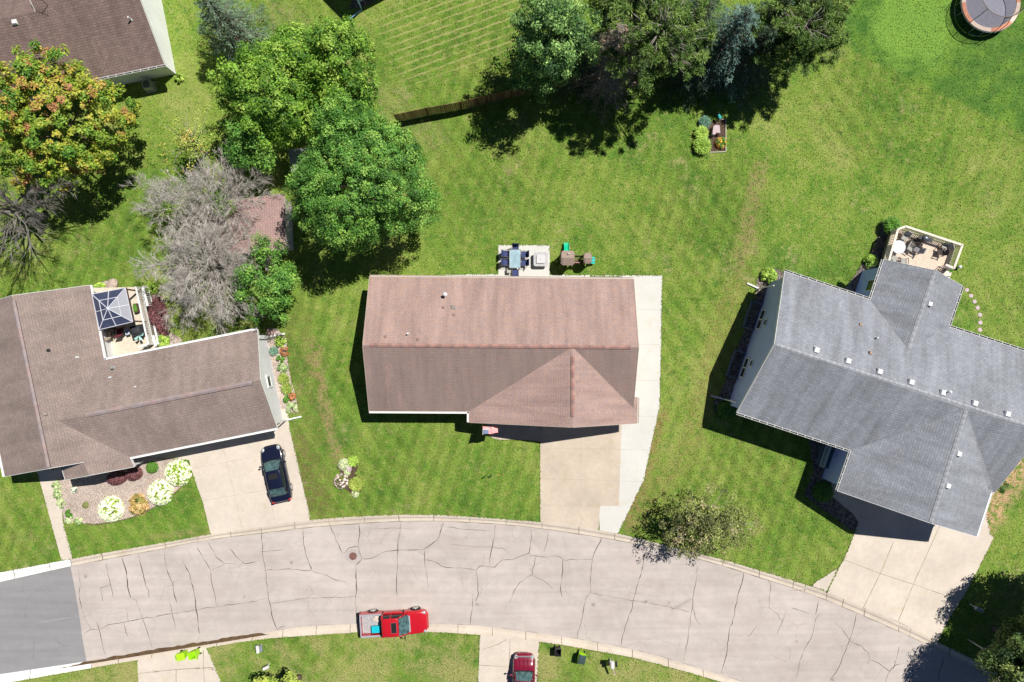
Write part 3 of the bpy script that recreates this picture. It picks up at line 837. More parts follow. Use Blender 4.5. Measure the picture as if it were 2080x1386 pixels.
CR = [(5, .05, [(620,455),(640,610),(630,690),(650,800),(680,890),(725,960)]), (5, .05, [(845,430),(870,545),(905,710)]), (5, .05, [(885,600),(805,630),(818,740)]),
 (5, .09, [(975,390),(1010,500),(1020,620),(1048,715)]), (5, .05, [(1048,715),(1090,730),(1140,880),(1195,1030),(1220,1110)]), (5, .07, [(1105,355),(1135,480),(1165,615),(1190,650),(1193,710)]),
 (5, .07, [(1308,320),(1345,510),(1385,600),(1390,660),(1418,750)]), (5, .08, [(1455,400),(1520,515),(1560,690),(1575,820),(1600,1000)]), (5, .05, [(1580,310),(1690,490),(1692,560),(1722,680),(1742,780)]),
 (5, .05, [(1670,270),(1740,390),(1800,435),(1900,437)]), (5, .04, [(1690,490),(1800,440)]), (5, .06, [(1840,310),(1895,380),(1960,435),(2059,420)]),
 (5, .05, [(665,1005),(725,965),(790,968),(860,930),(990,908),(1140,880),(1380,840),(1580,808),(1742,782),(1900,760),(2059,738)]), (5, .06, [(770,905),(795,980),(840,1165)]),
 (5, .04, [(1010,810),(1030,910)]), (5, .05, [(990,905),(1020,1020)]), (5, .05, [(1357,740),(1380,850),(1405,960)]), (5, .04, [(1842,470),(1865,530)]),
 (6, .07, [(43,180),(48,330),(70,490),(90,640),(120,840),(165,965)]), (6, .05, [(0,735),(90,715)]), (6, .05, [(165,965),(230,938)]),
 (6, .06, [(70,490),(260,478),(360,490),(440,490)]), (6, .05, [(440,490),(530,520),(645,570),(718,583)]), (6, .07, [(375,150),(378,230),(395,360),(440,470),(440,490)]),
 (6, .06, [(595,125),(640,245),(695,353)]), (6, .07, [(822,112),(832,200),(820,290),(845,380),(848,400),(800,450)]), (6, .09, [(800,450),(800,540),(808,650),(797,720)]), (6, .05, [(797,720),(806,860),(803,920)]),
 (6, .06, [(710,350),(745,310),(820,298)]), (6, .06, [(848,397),(930,392),(1050,335),(1130,328),(1350,320)]), (6, .08, [(1158,105),(1162,170),(1140,260),(1135,420)]), (6, .06, [(1135,420),(1128,600),(1135,695)]),
 (6, .08, [(1510,105),(1460,245),(1350,320)]), (6, .06, [(1350,320),(1355,410),(1370,520),(1388,625)]), (6, .04, [(1310,325),(1320,350),(1350,365)]),
 (6, .06, [(1360,405),(1430,420),(1520,465),(1640,470),(1770,488),(1800,455),(1880,462),(1920,465),(1985,405),(2059,402)]), (6, .06, [(1925,128),(1915,230),(1885,370),(1880,440)]),
 (6, .04, [(1835,360),(1825,455)]), (6, .07, [(1770,488),(1790,680),(1765,740)]), (6, .05, [(1745,670),(1740,800),(1722,930)]), (6, .05, [(2059,700),(2042,750)]),
 (7, .06, [(150,165),(155,240),(137,350),(0,405)]), (7, .05, [(137,350),(150,372),(290,385),(345,373),(395,385),(410,405),(560,402),(645,402)]), (7, .05, [(193,378),(163,522),(60,590),(20,650),(0,700)]),
 (7, .06, [(410,405),(410,500),(390,640),(403,705)]), (7, .06, [(725,225),(680,315),(648,400),(637,520),(632,670),(597,710),(570,850),(525,1040)]), (7, .05, [(632,672),(790,700)]),
 (7, .06, [(1080,300),(1050,470),(1000,640),(960,820),(910,950),(880,1090)]), (7, .05, [(1498,460),(1490,540),(1465,680),(1443,840)]),
 (7, .06, [(1868,505),(1840,630),(1800,780),(1795,850),(1750,980),(1735,1130),(1690,1320)]), (8, .06, [(25,600),(12,790),(80,840),(120,905)]), (8, .05, [(140,850),(120,905),(80,1005)]),
 (8, .05, [(190,790),(330,835)]), (8, .05, [(410,735),(387,845)]), (8, .05, [(425,838),(390,880),(350,1040),(300,1120),(260,1220),(235,1350)]), (8, .06, [(720,830),(690,960),(660,1060),(590,1240),(570,1280),(497,1386)]),
 (8, .05, [(665,1060),(760,1100),(810,1150),(825,1205),(805,1245)]), (8, .05, [(825,1205),(900,1240),(985,1305),(1040,1250),(1110,1238),(1160,1270),(1175,1320),(1140,1386)]),
 (8, .05, [(1065,1100),(1050,1170),(1015,1285)]), (8, .05, [(985,1305),(950,1386)]), (8, .05, [(1230,1270),(1175,1320)]), (8, .07, [(1420,1190),(1370,1386)])]
for i, (r_, w_, p_) in enumerate(CR): crack(rb, r_, p_, w_, 1, ZR + .004 + .0007 * (i % 5))
FAINT = [(7, [(790,700),(990,735),(1200,770),(1430,825)]), (7, [(1443,840),(1420,1030),(1385,1220)]), (7, [(290,180),(285,250),(255,340)]), (7, [(160,530),(250,570),(330,640)]),
 (6, [(100,760),(400,715),(800,700)]), (6, [(1540,140),(1700,160),(1880,170)]), (6, [(1570,280),(1750,300),(1990,310),(2059,370)]), (8, [(540,900),(620,990),(665,1060)]), (8, [(380,640),(250,650),(170,655)]), (6, [(940,155),(1130,150),(1250,160)]),
 (7, [(1900,1030),(1980,930)]), (7, [(1460,800),(1490,900),(1520,930)]), (8, [(0,560),(25,600)]), (6, [(30,340),(100,335),(210,322)])]
for i, (r_, p_) in enumerate(FAINT): crack(rb, r_, p_, .05, 2, ZR + .009 + .0007 * (i % 5))
for f_, sg in ((NF, 1), (SF, -1)):      # dark, weedy line where the asphalt meets the gutter
    for a in range(190, 2080, 46):
        if rnd.random() < .75: crack(rb, 0, [(a, f_(a) + sg * 1.0), (a + 30, f_(a + 30) + sg * 1.0)], .035, 2, ZR + .0135, .015)
tag(rb.build('road', [ASPH, TAR, TARB]), kind='structure')
mb = MB(); flatpoly(mb, new, 0)
crack(mb, 5, [(310, 910), (450, 885), (630, 860)], .05, 1, ZR + .004, .01)
tag(mb.build('road', [ASPHN, flat('paving_seam', (.42, .40, .39), .9)]), kind='structure')

# kerb and gutter in one cast profile
KERB = concrete('kerb_concrete', (.585, .505, .42), .12); KERBN = concrete('kerb_new', (.80, .79, .77), .04)
JOINT = flat('joint_dark', (.15, .12, .08), .95, .4, 5); JOINTG = flat('joint_grass', (.16, .17, .05), .95, .4, 5); EDGE_ = flat('joint_tan', (.42, .36, .30), .95, .2, 5)  # joint colours: dark filler, grass grown, plain tan lines
def kerb(fb, ff, x0, x1, mat, joints):
    prof = [(0.0, .012), (.10, .012), (.36, -.02), (.52, -.085), (.66, -.112), (1.0, -.115)]
    xs = [x for x in np.arange(x0, x1 + .1, (x1 - x0) / max(2, int((x1 - x0) / (14 if x1 - x0 < 2300 else 60))))]
    mb = MB()
    for x in xs:
        a = P(x, fb(x)); b = P(x, ff(x))
        for t, z in prof: p = a.lerp(b, t); mb.v.append((p.x, p.y, z))
        p = a + (a - b).normalized() * .02; mb.v.append((p.x, p.y, -.2))
    m = len(prof) + 1
    for i in range(len(xs) - 1):
        for k in range(len(prof) - 1):
            q = (i * m + k, i * m + k + 1, (i + 1) * m + k + 1, (i + 1) * m + k)
            mb.f.append(q); mb.m.append(0)
        mb.f.append((i * m + m - 1, i * m, (i + 1) * m, (i + 1) * m + m - 1)); mb.m.append(0)
    for x in joints:
        sl = (fb(x + 5) - fb(x - 5)) / 10
        a = P(x, fb(x)); b = P(x, ff(x)); wv = Vector((1, -sl, 0)).normalized() * rnd.uniform(.012, .03)
        pts = []
        for t, z in prof:
            p = a.lerp(b, t); pts += [(p.x - wv.x, p.y - wv.y, z + .005), (p.x + wv.x, p.y + wv.y, z + .005)]
        mb.add(pts, [(2 * i, 2 * i + 2, 2 * i + 3, 2 * i + 1) for i in range(len(prof) - 1)], 1)
    o = mb.build('kerb', [mat, JOINT])
    # consistent normals upward
    for p_ in o.data.polygons:
        if p_.normal.z < -0.05: p_.flip()
    return tag(o, kind='structure')
kerb(NB, NF, 144, 3200, KERB, [207, 335, 400, 468, 530, 598, 668, 740, 810, 881, 954, 1028, 1101, 1176, 1249, 1321, 1395, 1469, 1543, 1612, 1636, 1680, 1713, 1757, 1827, 1850, 1930, 1990, 2050])
kerb(NB, NF, -1500, 143, KERBN, [28, 100])
kerb(SB, SF, 186, 3200, KERB, [240, 308, 374, 440, 512, 574, 642, 711, 780, 850, 930, 1000, 1068, 1141, 1214, 1285, 1358, 1429])
kerb(SB, SF, -1500, 185, KERBN, [60, 122])
# silt and standing water along the south gutter
SILT = flat('silt', (.115, .07, .035), .6, .35, 3, spec=.4); 
mb = MB()
g1 = [(168, 1347), (185, 1343), (240, 1333), (300, 1322.5), (350, 1314), (420, 1303), (470, 1295), (520, 1288), (560, 1290), (544, 1298), (520, 1295), (470, 1304), (425, 1312), (390, 1317), (340, 1326), (290, 1333), (225, 1344), (190, 1352), (160, 1357), (60, 1377), (0, 1386), (0, 1383), (100, 1366)]
q = []
for i in range(len(g1)):
    a, b = g1[i], g1[(i + 1) % len(g1)]
    n = max(1, int(math.hypot(b[0] - a[0], b[1] - a[1]) / 9))
    for k in range(n): q.append((a[0] + (b[0] - a[0]) * k / n + rnd.uniform(-.8, .8), a[1] + (b[1] - a[1]) * k / n + rnd.uniform(-1.6, 1.6)))
flatpoly(mb, [P(x, y, 0) for x, y in q]); mb.v = [(v[0], v[1], -.098) for v in mb.v]
tag(mb.build('puddle', SILT), kind='structure')

# drives, walks and patios
CONC_T = concrete('concrete_tan', (.545, .46, .37), .12); CONC_W = concrete('concrete_new', (.615, .60, .56), .05); CONC_L = concrete('concrete_cream', (.605, .53, .45), .10)
AVOID = []
def slab(name, polys, z, mat, joints=(), jw=.025, jm=None):
    mb = MB(); pts = [P(*p) for p in polys]; AVOID.append([(p.x, p.y) for p in pts])
    mb.prism(pts, z - .12, z)
    for j in joints:
        col_i = 1
        if len(j) == 3 and isinstance(j[2], str): col_i = 2; j = j[:2]
        q = [P(*p) for p in j]; out = []
        for a, b in zip(q, q[1:]):
            n = max(1, int((b - a).length / .5))
            for i in range(n): c = a.lerp(b, i / n); out.append((c.x, c.y))
        out.append((q[-1].x, q[-1].y))
        mb.ribbon(out, [jw * rnd.uniform(.5, 1.4) * (2 if col_i == 2 else 1) for _ in out], z + .004 + rnd.uniform(0, .003), col_i)
    o = mb.build(name, [mat, jm or EDGE_, JOINTG])
    return tag(o, kind='structure')
def nbs(x0, x1, n=8, off=0): return [(x0 + (x1 - x0) * i / n, NB(x0 + (x1 - x0) * i / n) + off) for i in range(n + 1)]
# left house
slab('driveway', [(265, 925), (390, 868), (585, 830), (588, 868), (591, 880), (628, 1040), (629.5, 1056)] + nbs(629, 428, 8, .3) + [(412, 1020), (388, 952), (384, 935), (340, 930)], .02, CONC_L,
     [[(389, 952), (520, 928), (602, 913)], [(412, 1017), (520, 999), (622, 980)], [(452, 905), (463, 950), (477, 1005), (492, 1075)], [(520, 890), (535, 950), (546, 1000), (560, 1065)]])
slab('path', [(60, 950), (133, 955), (108, 985), (113, 1010), (126, 1033), (130, 1069), (148, 1134.5), (125, 1138.5), (110, 1085), (90, 1010), (76, 960)], .02, CONC_L, [[(93, 1010), (118, 1003)], [(103, 1055), (128, 1050)], [(113, 1095), (137, 1090)]])
# centre house
slab('driveway', [(1097, 850), (1263, 850), (1257, 1028), (1219, 1028), (1217, 1050), (1216.5, 1075.5)] + nbs(1216, 1097, 6, .3), .02, CONC_T,
     [[(1180, 862), (1180, 1028), (1180, 1066)], [(1098, 910), (1263, 913)], [(1098, 972), (1258, 977)], [(1098, 1026), (1219, 1028)], [(1099, 886), (1180, 884)]])
slab('driveway', [(1263, 850), (1263, 700), (1263, 562), (1199, 562), (1199, 559.5), (1345, 559.5), (1343, 700), (1340, 826), (1320, 917), (1308, 975), (1272, 1050), (1256, 1082)] + nbs(1255, 1218, 3, .3) + [(1217, 1050), (1219, 1028), (1257, 1028)], .022, CONC_W,
     [[(1264, 627), (1344, 630)], [(1264, 772), (1342, 773)], [(1264, 845), (1338, 847)], [(1264, 913), (1318, 914)], [(1260, 977), (1307, 979)], [(1264, 700), (1343, 700)], [(1265, 561), (1265, 570)]], .018)
slab('patio', [(905, 558), (1012, 557), (1012, 498), (1117, 498), (1117, 558), (1199, 559), (1199, 572), (905, 572)], .02, CONC_W, [[(1064, 499), (1064, 570)], [(1012, 543), (1117, 543)], [(1117, 558), (1117, 571)]], .018)
slab('path', [(986, 850), (1096, 850), (1097, 899), (1087, 896), (1060, 894), (1034, 893.5), (1015, 894), (1003, 891), (994, 886), (987, 877)], .02, CONC_T, [[(1060, 862), (1060, 893)]])
# right house
slab('driveway', [(1694, 960), (1730, 930), (2000, 1030), (2012, 1085), (2018, 1092), (2014, 1102), (1989, 1152), (1959, 1208), (1924, 1263), (1904, 1306)] + nbs(1903, 1680, 10, .3) + [(1704, 1152), (1714, 1137), (1733, 1090), (1737, 1079), (1744, 1062), (1733, 1044), (1712, 1027), (1692, 1010), (1688, 990)], .02, CONC_L,
     [[(1714, 1137), (1790, 1166), (1870, 1192), (1935, 1215), 'g'][:4], [(1912, 1060), (1890, 1110), (1860, 1175), (1824, 1262)], [(1815, 1100), (1790, 1160), (1752, 1238)]], .03, JOINTG)
slab('driveway', [(1703, 1153), (1679, 1201.5), (1665, 1196.5), (1649, 1190.5), (1660, 1180), (1680, 1168)], .024, CONC_L)
# south side
def sbs(x0, x1, n=6): return [(x0 + (x1 - x0) * i / n, SB(x0 + (x1 - x0) * i / n) - .3) for i in range(n + 1)]
slab('driveway', sbs(279, 420) + [(447, 1380), (465, 1440), (281, 1440), (281, 1400)], .02, CONC_L, [[(281, 1368), (356, 1360), (432, 1356)], [(358, 1360), (358, 1440)], [(413, 1320), (417, 1440)]], .035, JOINT)
slab('driveway', sbs(975, 1096) + [(1093, 1345), (1090, 1400), (1085, 1470), (968, 1470), (971, 1380)], .02, CONC_L, [[(971, 1351), (1040, 1355), (1092, 1357)], [(1036, 1298), (1033, 1440)], [(978, 1320), (1012, 1309), (1028, 1299)]], .03, JOINT)

# manhole in the street
mh = thing('manhole', 'round rusty brown manhole cover set in the cracked street', 'manhole', tuple(P(717, 1130, ZR)))
mb = MB(); mb.cyl((0, 0), .62, .002, .014, 28); mb.build('collar', concrete('manhole_collar', (.44, .39, .37)), mh)
RUST = flat('rusty_iron', (.19, .095, .075), .8, .3, 12, .5)
mb = MB(); mb.cyl((0, 0), .33, .013, .026, 28)
for i in range(-3, 4):
    for j in range(-3, 4):
        if i * i + j * j < 9: mb.box((i * .085, j * .085, .029), (.04, .04, .008), .6)
mb.build('cover', RUST, mh)

# ------------------------------------------------------------------ gravel and planting beds
GRAV = pebbles('gravel_pink', [(.74, .59, .50), (.66, .51, .43), (.80, .69, .60), (.56, .45, .39)]); GRAVD = pebbles('gravel_mixed', [(.34, .26, .21), (.10, .09, .09), (.46, .38, .33), (.2, .17, .15)], 9)
MULCH = pebbles('mulch', [(.16, .10, .07), (.10, .07, .05), (.22, .15, .10)], 16)
def bed(name, pts, mat, z=.012):
    AVOID.append([tuple(P(*p).xy) for p in pts])
    return sheet(name, [P(*p) for p in pts], z, mat)
bed('gravel_bed', [(388, 952), (384, 968), (373, 984), (361, 997), (346, 1009), (320, 1026), (299, 1038), (272, 1049), (250, 1056), (224, 1061), (191, 1065), (173, 1062), (154, 1054), (146, 1062), (131, 1062), (127, 1040), (112, 1012), (108, 985), (110, 950), (260, 920), (340, 925)], GRAV, .016)
bed('gravel_bed', [(1545, 552), (1560, 545), (1578, 546), (1592, 552), (1600, 560), (1560, 640), (1500, 830), (1478, 848), (1452, 840), (1448, 815), (1462, 800), (1478, 760), (1515, 660), (1535, 600), (1536, 570)], GRAVD)
bed('gravel_bed', [(1790, 450), (1812, 446), (1828, 470), (1800, 530), (1770, 612), (1708, 598), (1716, 585), (1735, 560), (1748, 540), (1760, 525), (1776, 500)], GRAVD)
bed('gravel_bed', [(1632, 1005), (1652, 960), (1640, 880), (1735, 905), (1700, 960), (1688, 990), (1692, 1010), (1712, 1027), (1733, 1044), (1744, 1062), (1736, 1078), (1727, 1077), (1671, 1036)], GRAVD)
bed('gravel_bed', [(1925, 534), (1935, 545), (1931, 562), (1920, 570), (1900, 560), (1900, 530)], pebbles('gravel_tan', [(.4, .33, .27), (.5, .42, .35)], 6))
bed('gravel_bed', [(545, 665), (566, 668), (583, 690), (584, 730), (592, 770), (602, 810), (607, 838), (570, 838), (540, 690)], GRAV)
bed('gravel_bed', [(180, 590), (200, 575), (228, 566), (238, 572), (238, 590), (225, 602), (190, 610)], GRAV)
bed('gravel_bed', [(312, 600), (330, 600), (345, 650), (342, 672), (372, 690), (362, 702), (310, 712), (300, 640)], GRAV)
bed('gravel_bed', [(705, 18), (712, 8), (716, -20), (780, -20), (766, 2), (750, 10), (728, 18)], GRAVD)
bed('planting_bed', [(1440, 246), (1474, 243), (1474, 308), (1441, 309), (1438, 290), (1428, 270)], MULCH)
bed('planting_bed', [(690, 935), (706, 928), (722, 935), (728, 950), (722, 962), (736, 975), (737, 995), (724, 1006), (712, 1003), (700, 992), (680, 985), (684, 968), (692, 960), (684, 950)], MULCH)
bed('planting_bed', [(0, 470), (60, 455), (20, 480)], EARTH, .008)
# ------------------------------------------------------------------ houses
FASC = flat('fascia_white', (.74, .74, .72), .5, .06); FASCB = flat('fascia_tan', (.50, .42, .36), .6, .08)
SH_RED = shingle('shingle_red_brown', (.415, .28, .235), (.36, .26, .24), (.32, .225, .20), .16, .35, tabs=.25)
SH_RED_SHADE = shingle('shingle_red_algae_shade', (.365, .235, .20), (.31, .215, .195), (.23, .165, .145), .16, .55, tabs=.22, algae_shade=.65)  # south slopes: algal streaks, plus shade painted into a darker base colour
SH_TAUPE = shingle('shingle_taupe', (.315, .245, .215), (.265, .21, .19), (.185, .14, .125), .3, .22, rows=.21, brick=.27, tabs=.4)
SH_GREY = shingle('shingle_grey', (.30, .31, .345), (.25, .26, .29), (.185, .19, .215), .14, .4, tabs=.3)
SH_BROWN = shingle('shingle_brown', (.255, .18, .16), (.20, .145, .13), (.11, .08, .075), .2, .35)
ST_STAIN = None

# --- centre house -------------------------------------------------
c0 = P(1020, 700)
hc = thing('house', 'low house with a reddish brown shingle roof and front garage gable, in the middle', 'house', (c0.x, c0.y, 0))
he, hr = 2.75, 5.05
NW, NE, RW, J, RE = P(751, 563, he), P(1287, 568, he), P(737, 702, hr), P(1163, 705, hr), P(1297, 706, hr)
SW, SI, GW, GP, GE, V = P(750, 835, he), P(953, 836, he), P(953, 858, he), P(1163, 868, hr), P(1293, 860, he), P(1286, 829, 2.88)
E1, E2 = P(1294, 808, he), P(1287.5, 808, 2.87)
ro, rz = roof_build(hc, [[NW, RW, J, RE, NE], [RW, SW, SI, J], [J, SI, GW, GP], [J, GP, GE, E1, E2, V], [J, V, RE]], SH_RED, FASCB, .2, alt=SH_RED_SHADE, alt_i=(1, 4))
foot = inset_poly([p.xy for p in (NW, SW, SI, GW, P(1288, 860, he), NE)], .38)
walls_build(hc, foot, rz, siding('siding_tan', (.50, .43, .35)))
gutter(hc, [SW, SI, GW]); gutter(hc, [NE, NW], FASCB); gutter(hc, [GE, E1], FASCB)
ridge_strip(hc, P(752, 701, hr), P(1281, 705.5, hr), [SH_RED] * 3 + [DARKM] if False else [flat('cap_red', (.36, .20, .17), .9, .2, 2), flat('cap_red_b', (.31, .19, .17), .9, .2, 2), flat('cap_red_c', (.38, .225, .19), .9, .2, 2), DARKM])
ridge_strip(hc, P(1163.5, 724, hr), P(1163.5, 847, hr), [flat('cap_red', (1, 1, 1)), flat('cap_red_b', (1, 1, 1)), flat('cap_red_c', (1, 1, 1)), DARKM])
WPVC = flat('white_pvc', (.72, .76, .76), .4, .06); VBR = flat('vent_brown', (.30, .19, .16), .6, .15); GALV = flat('galvanised', (.42, .44, .44), .4, .15, metal=.3)
vent_pipe(hc, 905, 599, 3.4, WPVC, .09, .5, .16); vent_pipe(hc, 829, 678, 4.65, WPVC, .06, .38)
vent_box(hc, 920.5, 625, 3.85, flat('vent_grey_brown', (.26, .24, .22), .6), 0, .34, hh=.10)
for x, y, h in ((900.5, 625, 3.8), (922, 640, 4.05), (783, 684, 4.75), (848.5, 690, 4.85)): vent_box(hc, x, y, h, VBR, 0, .2, 'pipe_flashing', .10)
f = P(1125, 850).y
gy = (inset_poly([p.xy for p in (GW, P(1288, 860, he), NE, NW, SW, SI)], .38))[0][1]
GDOOR = flat('garage_door_paint', (.70, .66, .58), .5, .05)
def garage_door(root, a, b, h, mat, name='garage_door'):
    "sectional door between two points at the foot of a wall; outward side to the right of a->b"
    a = Vector((a[0], a[1], 0)); b = Vector((b[0], b[1], 0)); d = (b - a).normalized(); o = Vector((d.y, -d.x, 0)); mb = MB()
    for k in range(4):
        z0 = .02 + h * k / 4; z1 = h * (k + 1) / 4 - .015
        mb.bar(a + o * .03 + Vector((0, 0, (z0 + z1) / 2)), b + o * .03 + Vector((0, 0, (z0 + z1) / 2)), .05, z1 - z0)
        n = 4; L = (b - a).length
        for i in range(n):
            c = a + d * L * (i + .5) / n + o * .06 + Vector((0, 0, (z0 + z1) / 2)); mb.bar(c - d * L / n * .38, c + d * L / n * .38, .012, (z1 - z0) * .6)
    door = mb.build(name, mat, root, world=True)
    fb = MB()
    for p in (a - d * .06, b + d * .06): fb.bar(p + o * .03, p + o * .03 + Vector((0, 0, h + .1)), .1, .12)
    fb.bar(a + o * .03 + Vector((0, 0, h + .05)), b + o * .03 + Vector((0, 0, h + .05)), .12, .1)
    fb.build('door_frame', WHITE, door, world=True)
    return door
garage_door(hc, (P(1110, 0).x, gy), (P(1235, 0).x, gy), 2.13, GDOOR)
wl_ = P(764, 0).x + .02
for y in (600, 660, 770): window(hc, (foot[0][0] - .005, P(0, y).y, 1.4), math.pi, 1.3, 1.1, mull=1)
for x in (820, 900, 1140, 1230): window(hc, (P(x, 0).x, foot[0][1] - .01, 1.45), math.pi / 2, 1.3, 1.1, mull=1)
sgy = inset_poly([p.xy for p in (SW, SI, GW, P(1288, 860, he), NE, NW)], .38)[0][1]
for x in (800, 880): window(hc, (P(x, 0).x, sgy, 1.45), -math.pi / 2, 1.6, 1.2, mull=1)
window(hc, (P(1000, 0).x, gy, 1.05), -math.pi / 2, .95, 2.05, frame=WHITE, pane=flat('door_paint', (.25, .07, .05), .5), name='door')

# --- left house ---------------------------------------------------
c0 = P(200, 800)
hl = thing('house', 'L shaped house with a taupe shingle roof and cream drive, left of the centre house', 'house', (c0.x, c0.y, 0))
RN, RS = P(24, 601, 4.65), P(97, 952, 4.65)
SWc, NWc = P(10, 968, 2.75), P(-62, 629, 2.75)
NEl, NI, EJ, SIl, SEl = P(183, 580, 2.75), P(212, 732, 2.75), P(116, 855, 4.3), P(264, 929, 2.62), P(273, 948, 2.54)
PT, PR, PW2, PW1 = P(170, 939, 3.78), P(180, 966, 3.73), P(133, 975, 3.0), P(127, 956, 3.02)
NEe, GA, SEe = P(523, 670, 2.75), P(529, 773, 4.3), P(563, 869, 2.75)
ro, rz = roof_build(hl, [[RN, RS, SWc, NWc], [RN, NEl, NI, EJ, SIl, SEl, PR, PT, RS], [PT, PR, PW2, PW1], [EJ, NI, NEe, GA], [EJ, GA, SEe, SIl]], SH_TAUPE, FASC, .18)
footl = inset_poly([p.xy for p in (NWc, SWc, SIl, SEe, NEe, NI, NEl)], .36)
SIDG = siding('siding_grey', (.70, .70, .71))
walls_build(hl, footl, rz, SIDG)
gutter(hl, [SIl, SEe]); gutter(hl, [NEe, NI, NEl]); gutter(hl, [NWc, SWc]); 
CT = [flat('cap_taupe', (.31, .245, .235), .9, .15, 2), flat('cap_taupe_b', (.30, .25, .25), .9, .15, 2), flat('cap_taupe_c', (.34, .25, .24), .9, .15, 2), DARKM]
ridge_strip(hl, P(27, 612, 4.65), P(98, 950, 4.65), CT, .34, seg=1.0); ridge_strip(hl, P(174, 844, 4.3), P(513, 777, 4.3), CT, .34, seg=.9)
vent_box(hl, 99, 712, 4.1, DARKM, .2, .22); vent_pipe(hl, 158, 726, 3.5, WPVC, .07, .2); vent_pipe(hl, 231, 747, 3.15, GALV, .09, .25, .12); vent_pipe(hl, 224, 767, 3.4, WPVC, .06, .18); vent_pipe(hl, 275, 786, 3.7, WPVC, .05, .16); vent_box(hl, 93, 841, 4.45, flat('vent_taupe', (.34, .28, .25), .7), .2, .26)
for p in ((166, 971, 2.5), (262, 947, 2.3)):
    mb = MB(); q_ = P(*p); mb.bar((q_.x, q_.y, 0), (q_.x, q_.y, rz(q_.x, q_.y) - .2 if rz(q_.x, q_.y) else 2.2), .14, .14)
    mb.build('porch_post', WHITE, hl, world=True)
# east gable: picture-frame window, downspouts
e0, e1 = Vector(footl[3]), Vector(footl[4])        # SE -> NE corners of the east wall
d = (e1 - e0).normalized(); ang_e = math.atan2(-d.x, d.y) if False else math.atan2(-d.x * -1, d.y) 
outv = Vector((d.y, -d.x)); ang_e = math.atan2(outv.y, outv.x)
wc = e0.lerp(e1, .47); window(hl, (wc.x, wc.y, 1.55), ang_e, 1.05, .95, fw=.13)
downspout(hl, 527, 684, 2.5, math.radians(12), ext=1.3); downspout(hl, 562, 860, 2.5, math.radians(12), ext=1.3)
g0, g1_ = Vector(footl[2]), Vector(footl[3])
garage_door(hl, g0.lerp(g1_, .50), g0.lerp(g1_, .93), 2.13, flat('garage_door_white', (.74, .74, .72), .5))
dd_ = (g1_ - g0).normalized(); an_s = math.atan2(-dd_.x, dd_.y)
wq = g0.lerp(g1_, .2); window(hl, (wq.x, wq.y, 1.4), an_s, 1.6, 1.2, mull=1)
n0, n1 = Vector(footl[5]), Vector(footl[4])
wq = n0.lerp(n1, .6); window(hl, (wq.x, wq.y, 1.5), math.radians(100), 1.4, 1.1, mull=1)
downspout(hl, 206, 594, 2.4, math.radians(115), ext=.9)

# --- right house --------------------------------------------------
c0 = P(1750, 800)
hrt = thing('house', 'tall grey roofed house with blue siding on its shaded west gable, at the right', 'house', (c0.x, c0.y, 0))
a, b = 3.8, 6.6
NWr, RWr, SWr = P(1594, 552, a), P(1573, 700, b), P(1497, 838, a)
N1, VN, N2 = P(1768, 610, a), P(1845, 711, 5.4), P(1926, 664, a)
NEr, REr, RJ = P(2113, 724, a), P(2120, 876, b), P(1964, 832, b)
GI, GWr, GPr, GEr, V2, SEr = P(1729, 915, a), P(1701, 997, a), P(1891, 1063, b), P(1983, 1090, a), P(2008, 996, 3.95), P(2019, 1001, a)
G2 = P(2015, 992, a)
NWw, NP, NEw = P(1795, 528, a), P(1900, 550, 5.4), P(1954, 581, a)
ro, rz = roof_build(hrt, [[RWr, NWr, N1, VN, N2, NEr, REr, RJ], [RWr, RJ, GI, SWr], [RJ, GI, GWr, GPr], [RJ, GPr, GEr, G2, V2], [RJ, V2, SEr, REr], [VN, N1, NWw, NP], [VN, NP, NEw, N2]], SH_GREY, FASC, .2)
footr = inset_poly([p.xy for p in (NWr, SWr, GI, GWr, GEr, SEr, NEr, N2, NEw, NWw, N1)], .38)
SIDB = siding('siding_blue', (.47, .56, .92))
walls_build(hrt, footr, rz, SIDB, 3.8)
gutter(hrt, [SWr, GI, GWr], hang=True); gutter(hrt, [NWw, N1], hang=True); gutter(hrt, [N1, NWr], hang=True); gutter(hrt, [NEr, N2, NEw], hang=True); gutter(hrt, [GEr, G2])
CG = [flat('cap_grey', (.32, .33, .36), .9, .12, 2), flat('cap_grey_b', (.28, .29, .32), .9, .12, 2), flat('cap_grey_c', (.36, .37, .39), .9, .12, 2), SH_GREY]
for A_, B_ in ((RWr, REr), (RJ, GPr), (NP, VN)): ridge_strip(hrt, A_.lerp(B_, .01), A_.lerp(B_, .99), CG, .30, .02, 'ridge_cap', seg=.15)
WV = flat('vent_white', (.80, .80, .79), .4, .04)
for x, y in ((1657.5, 711.5), (1721.5, 733.5), (1785.5, 755), (1849.5, 776.5), (1914, 798), (1978.5, 819.5), (2044.5, 841)): vent_box(hrt, x, y, 6.15, WV, math.radians(-18), .42, hh=.22)
vent_box(hrt, 1887.5, 618, 4.75, WV, math.radians(-18), .36, hh=.2); vent_box(hrt, 1946, 922, 6.0, WV, math.radians(-18), .38, hh=.2); vent_box(hrt, 1924, 987, 6.0, WV, math.radians(-18), .38, hh=.2)
vent_box(hrt, 1767, 717, 6.0, flat('vent_tan', (.42, .27, .18), .6), math.radians(-18), .22); vent_pipe(hrt, 1779, 686, 5.4, WPVC, .06, .35); vent_box(hrt, 1747, 660, 5.0, flat('vent_tan', (.4, .3, .2)), math.radians(-18), .22)
vent_pipe(hrt, 1922, 796, 6.1, WPVC, .09, .45, .13)
w0, w1 = Vector(footr[0]), Vector(footr[1]); d = (w1 - w0).normalized(); ow = Vector((d.y, -d.x)); 
if ow.x > 0: ow = -ow
angw = math.atan2(ow.y, ow.x)
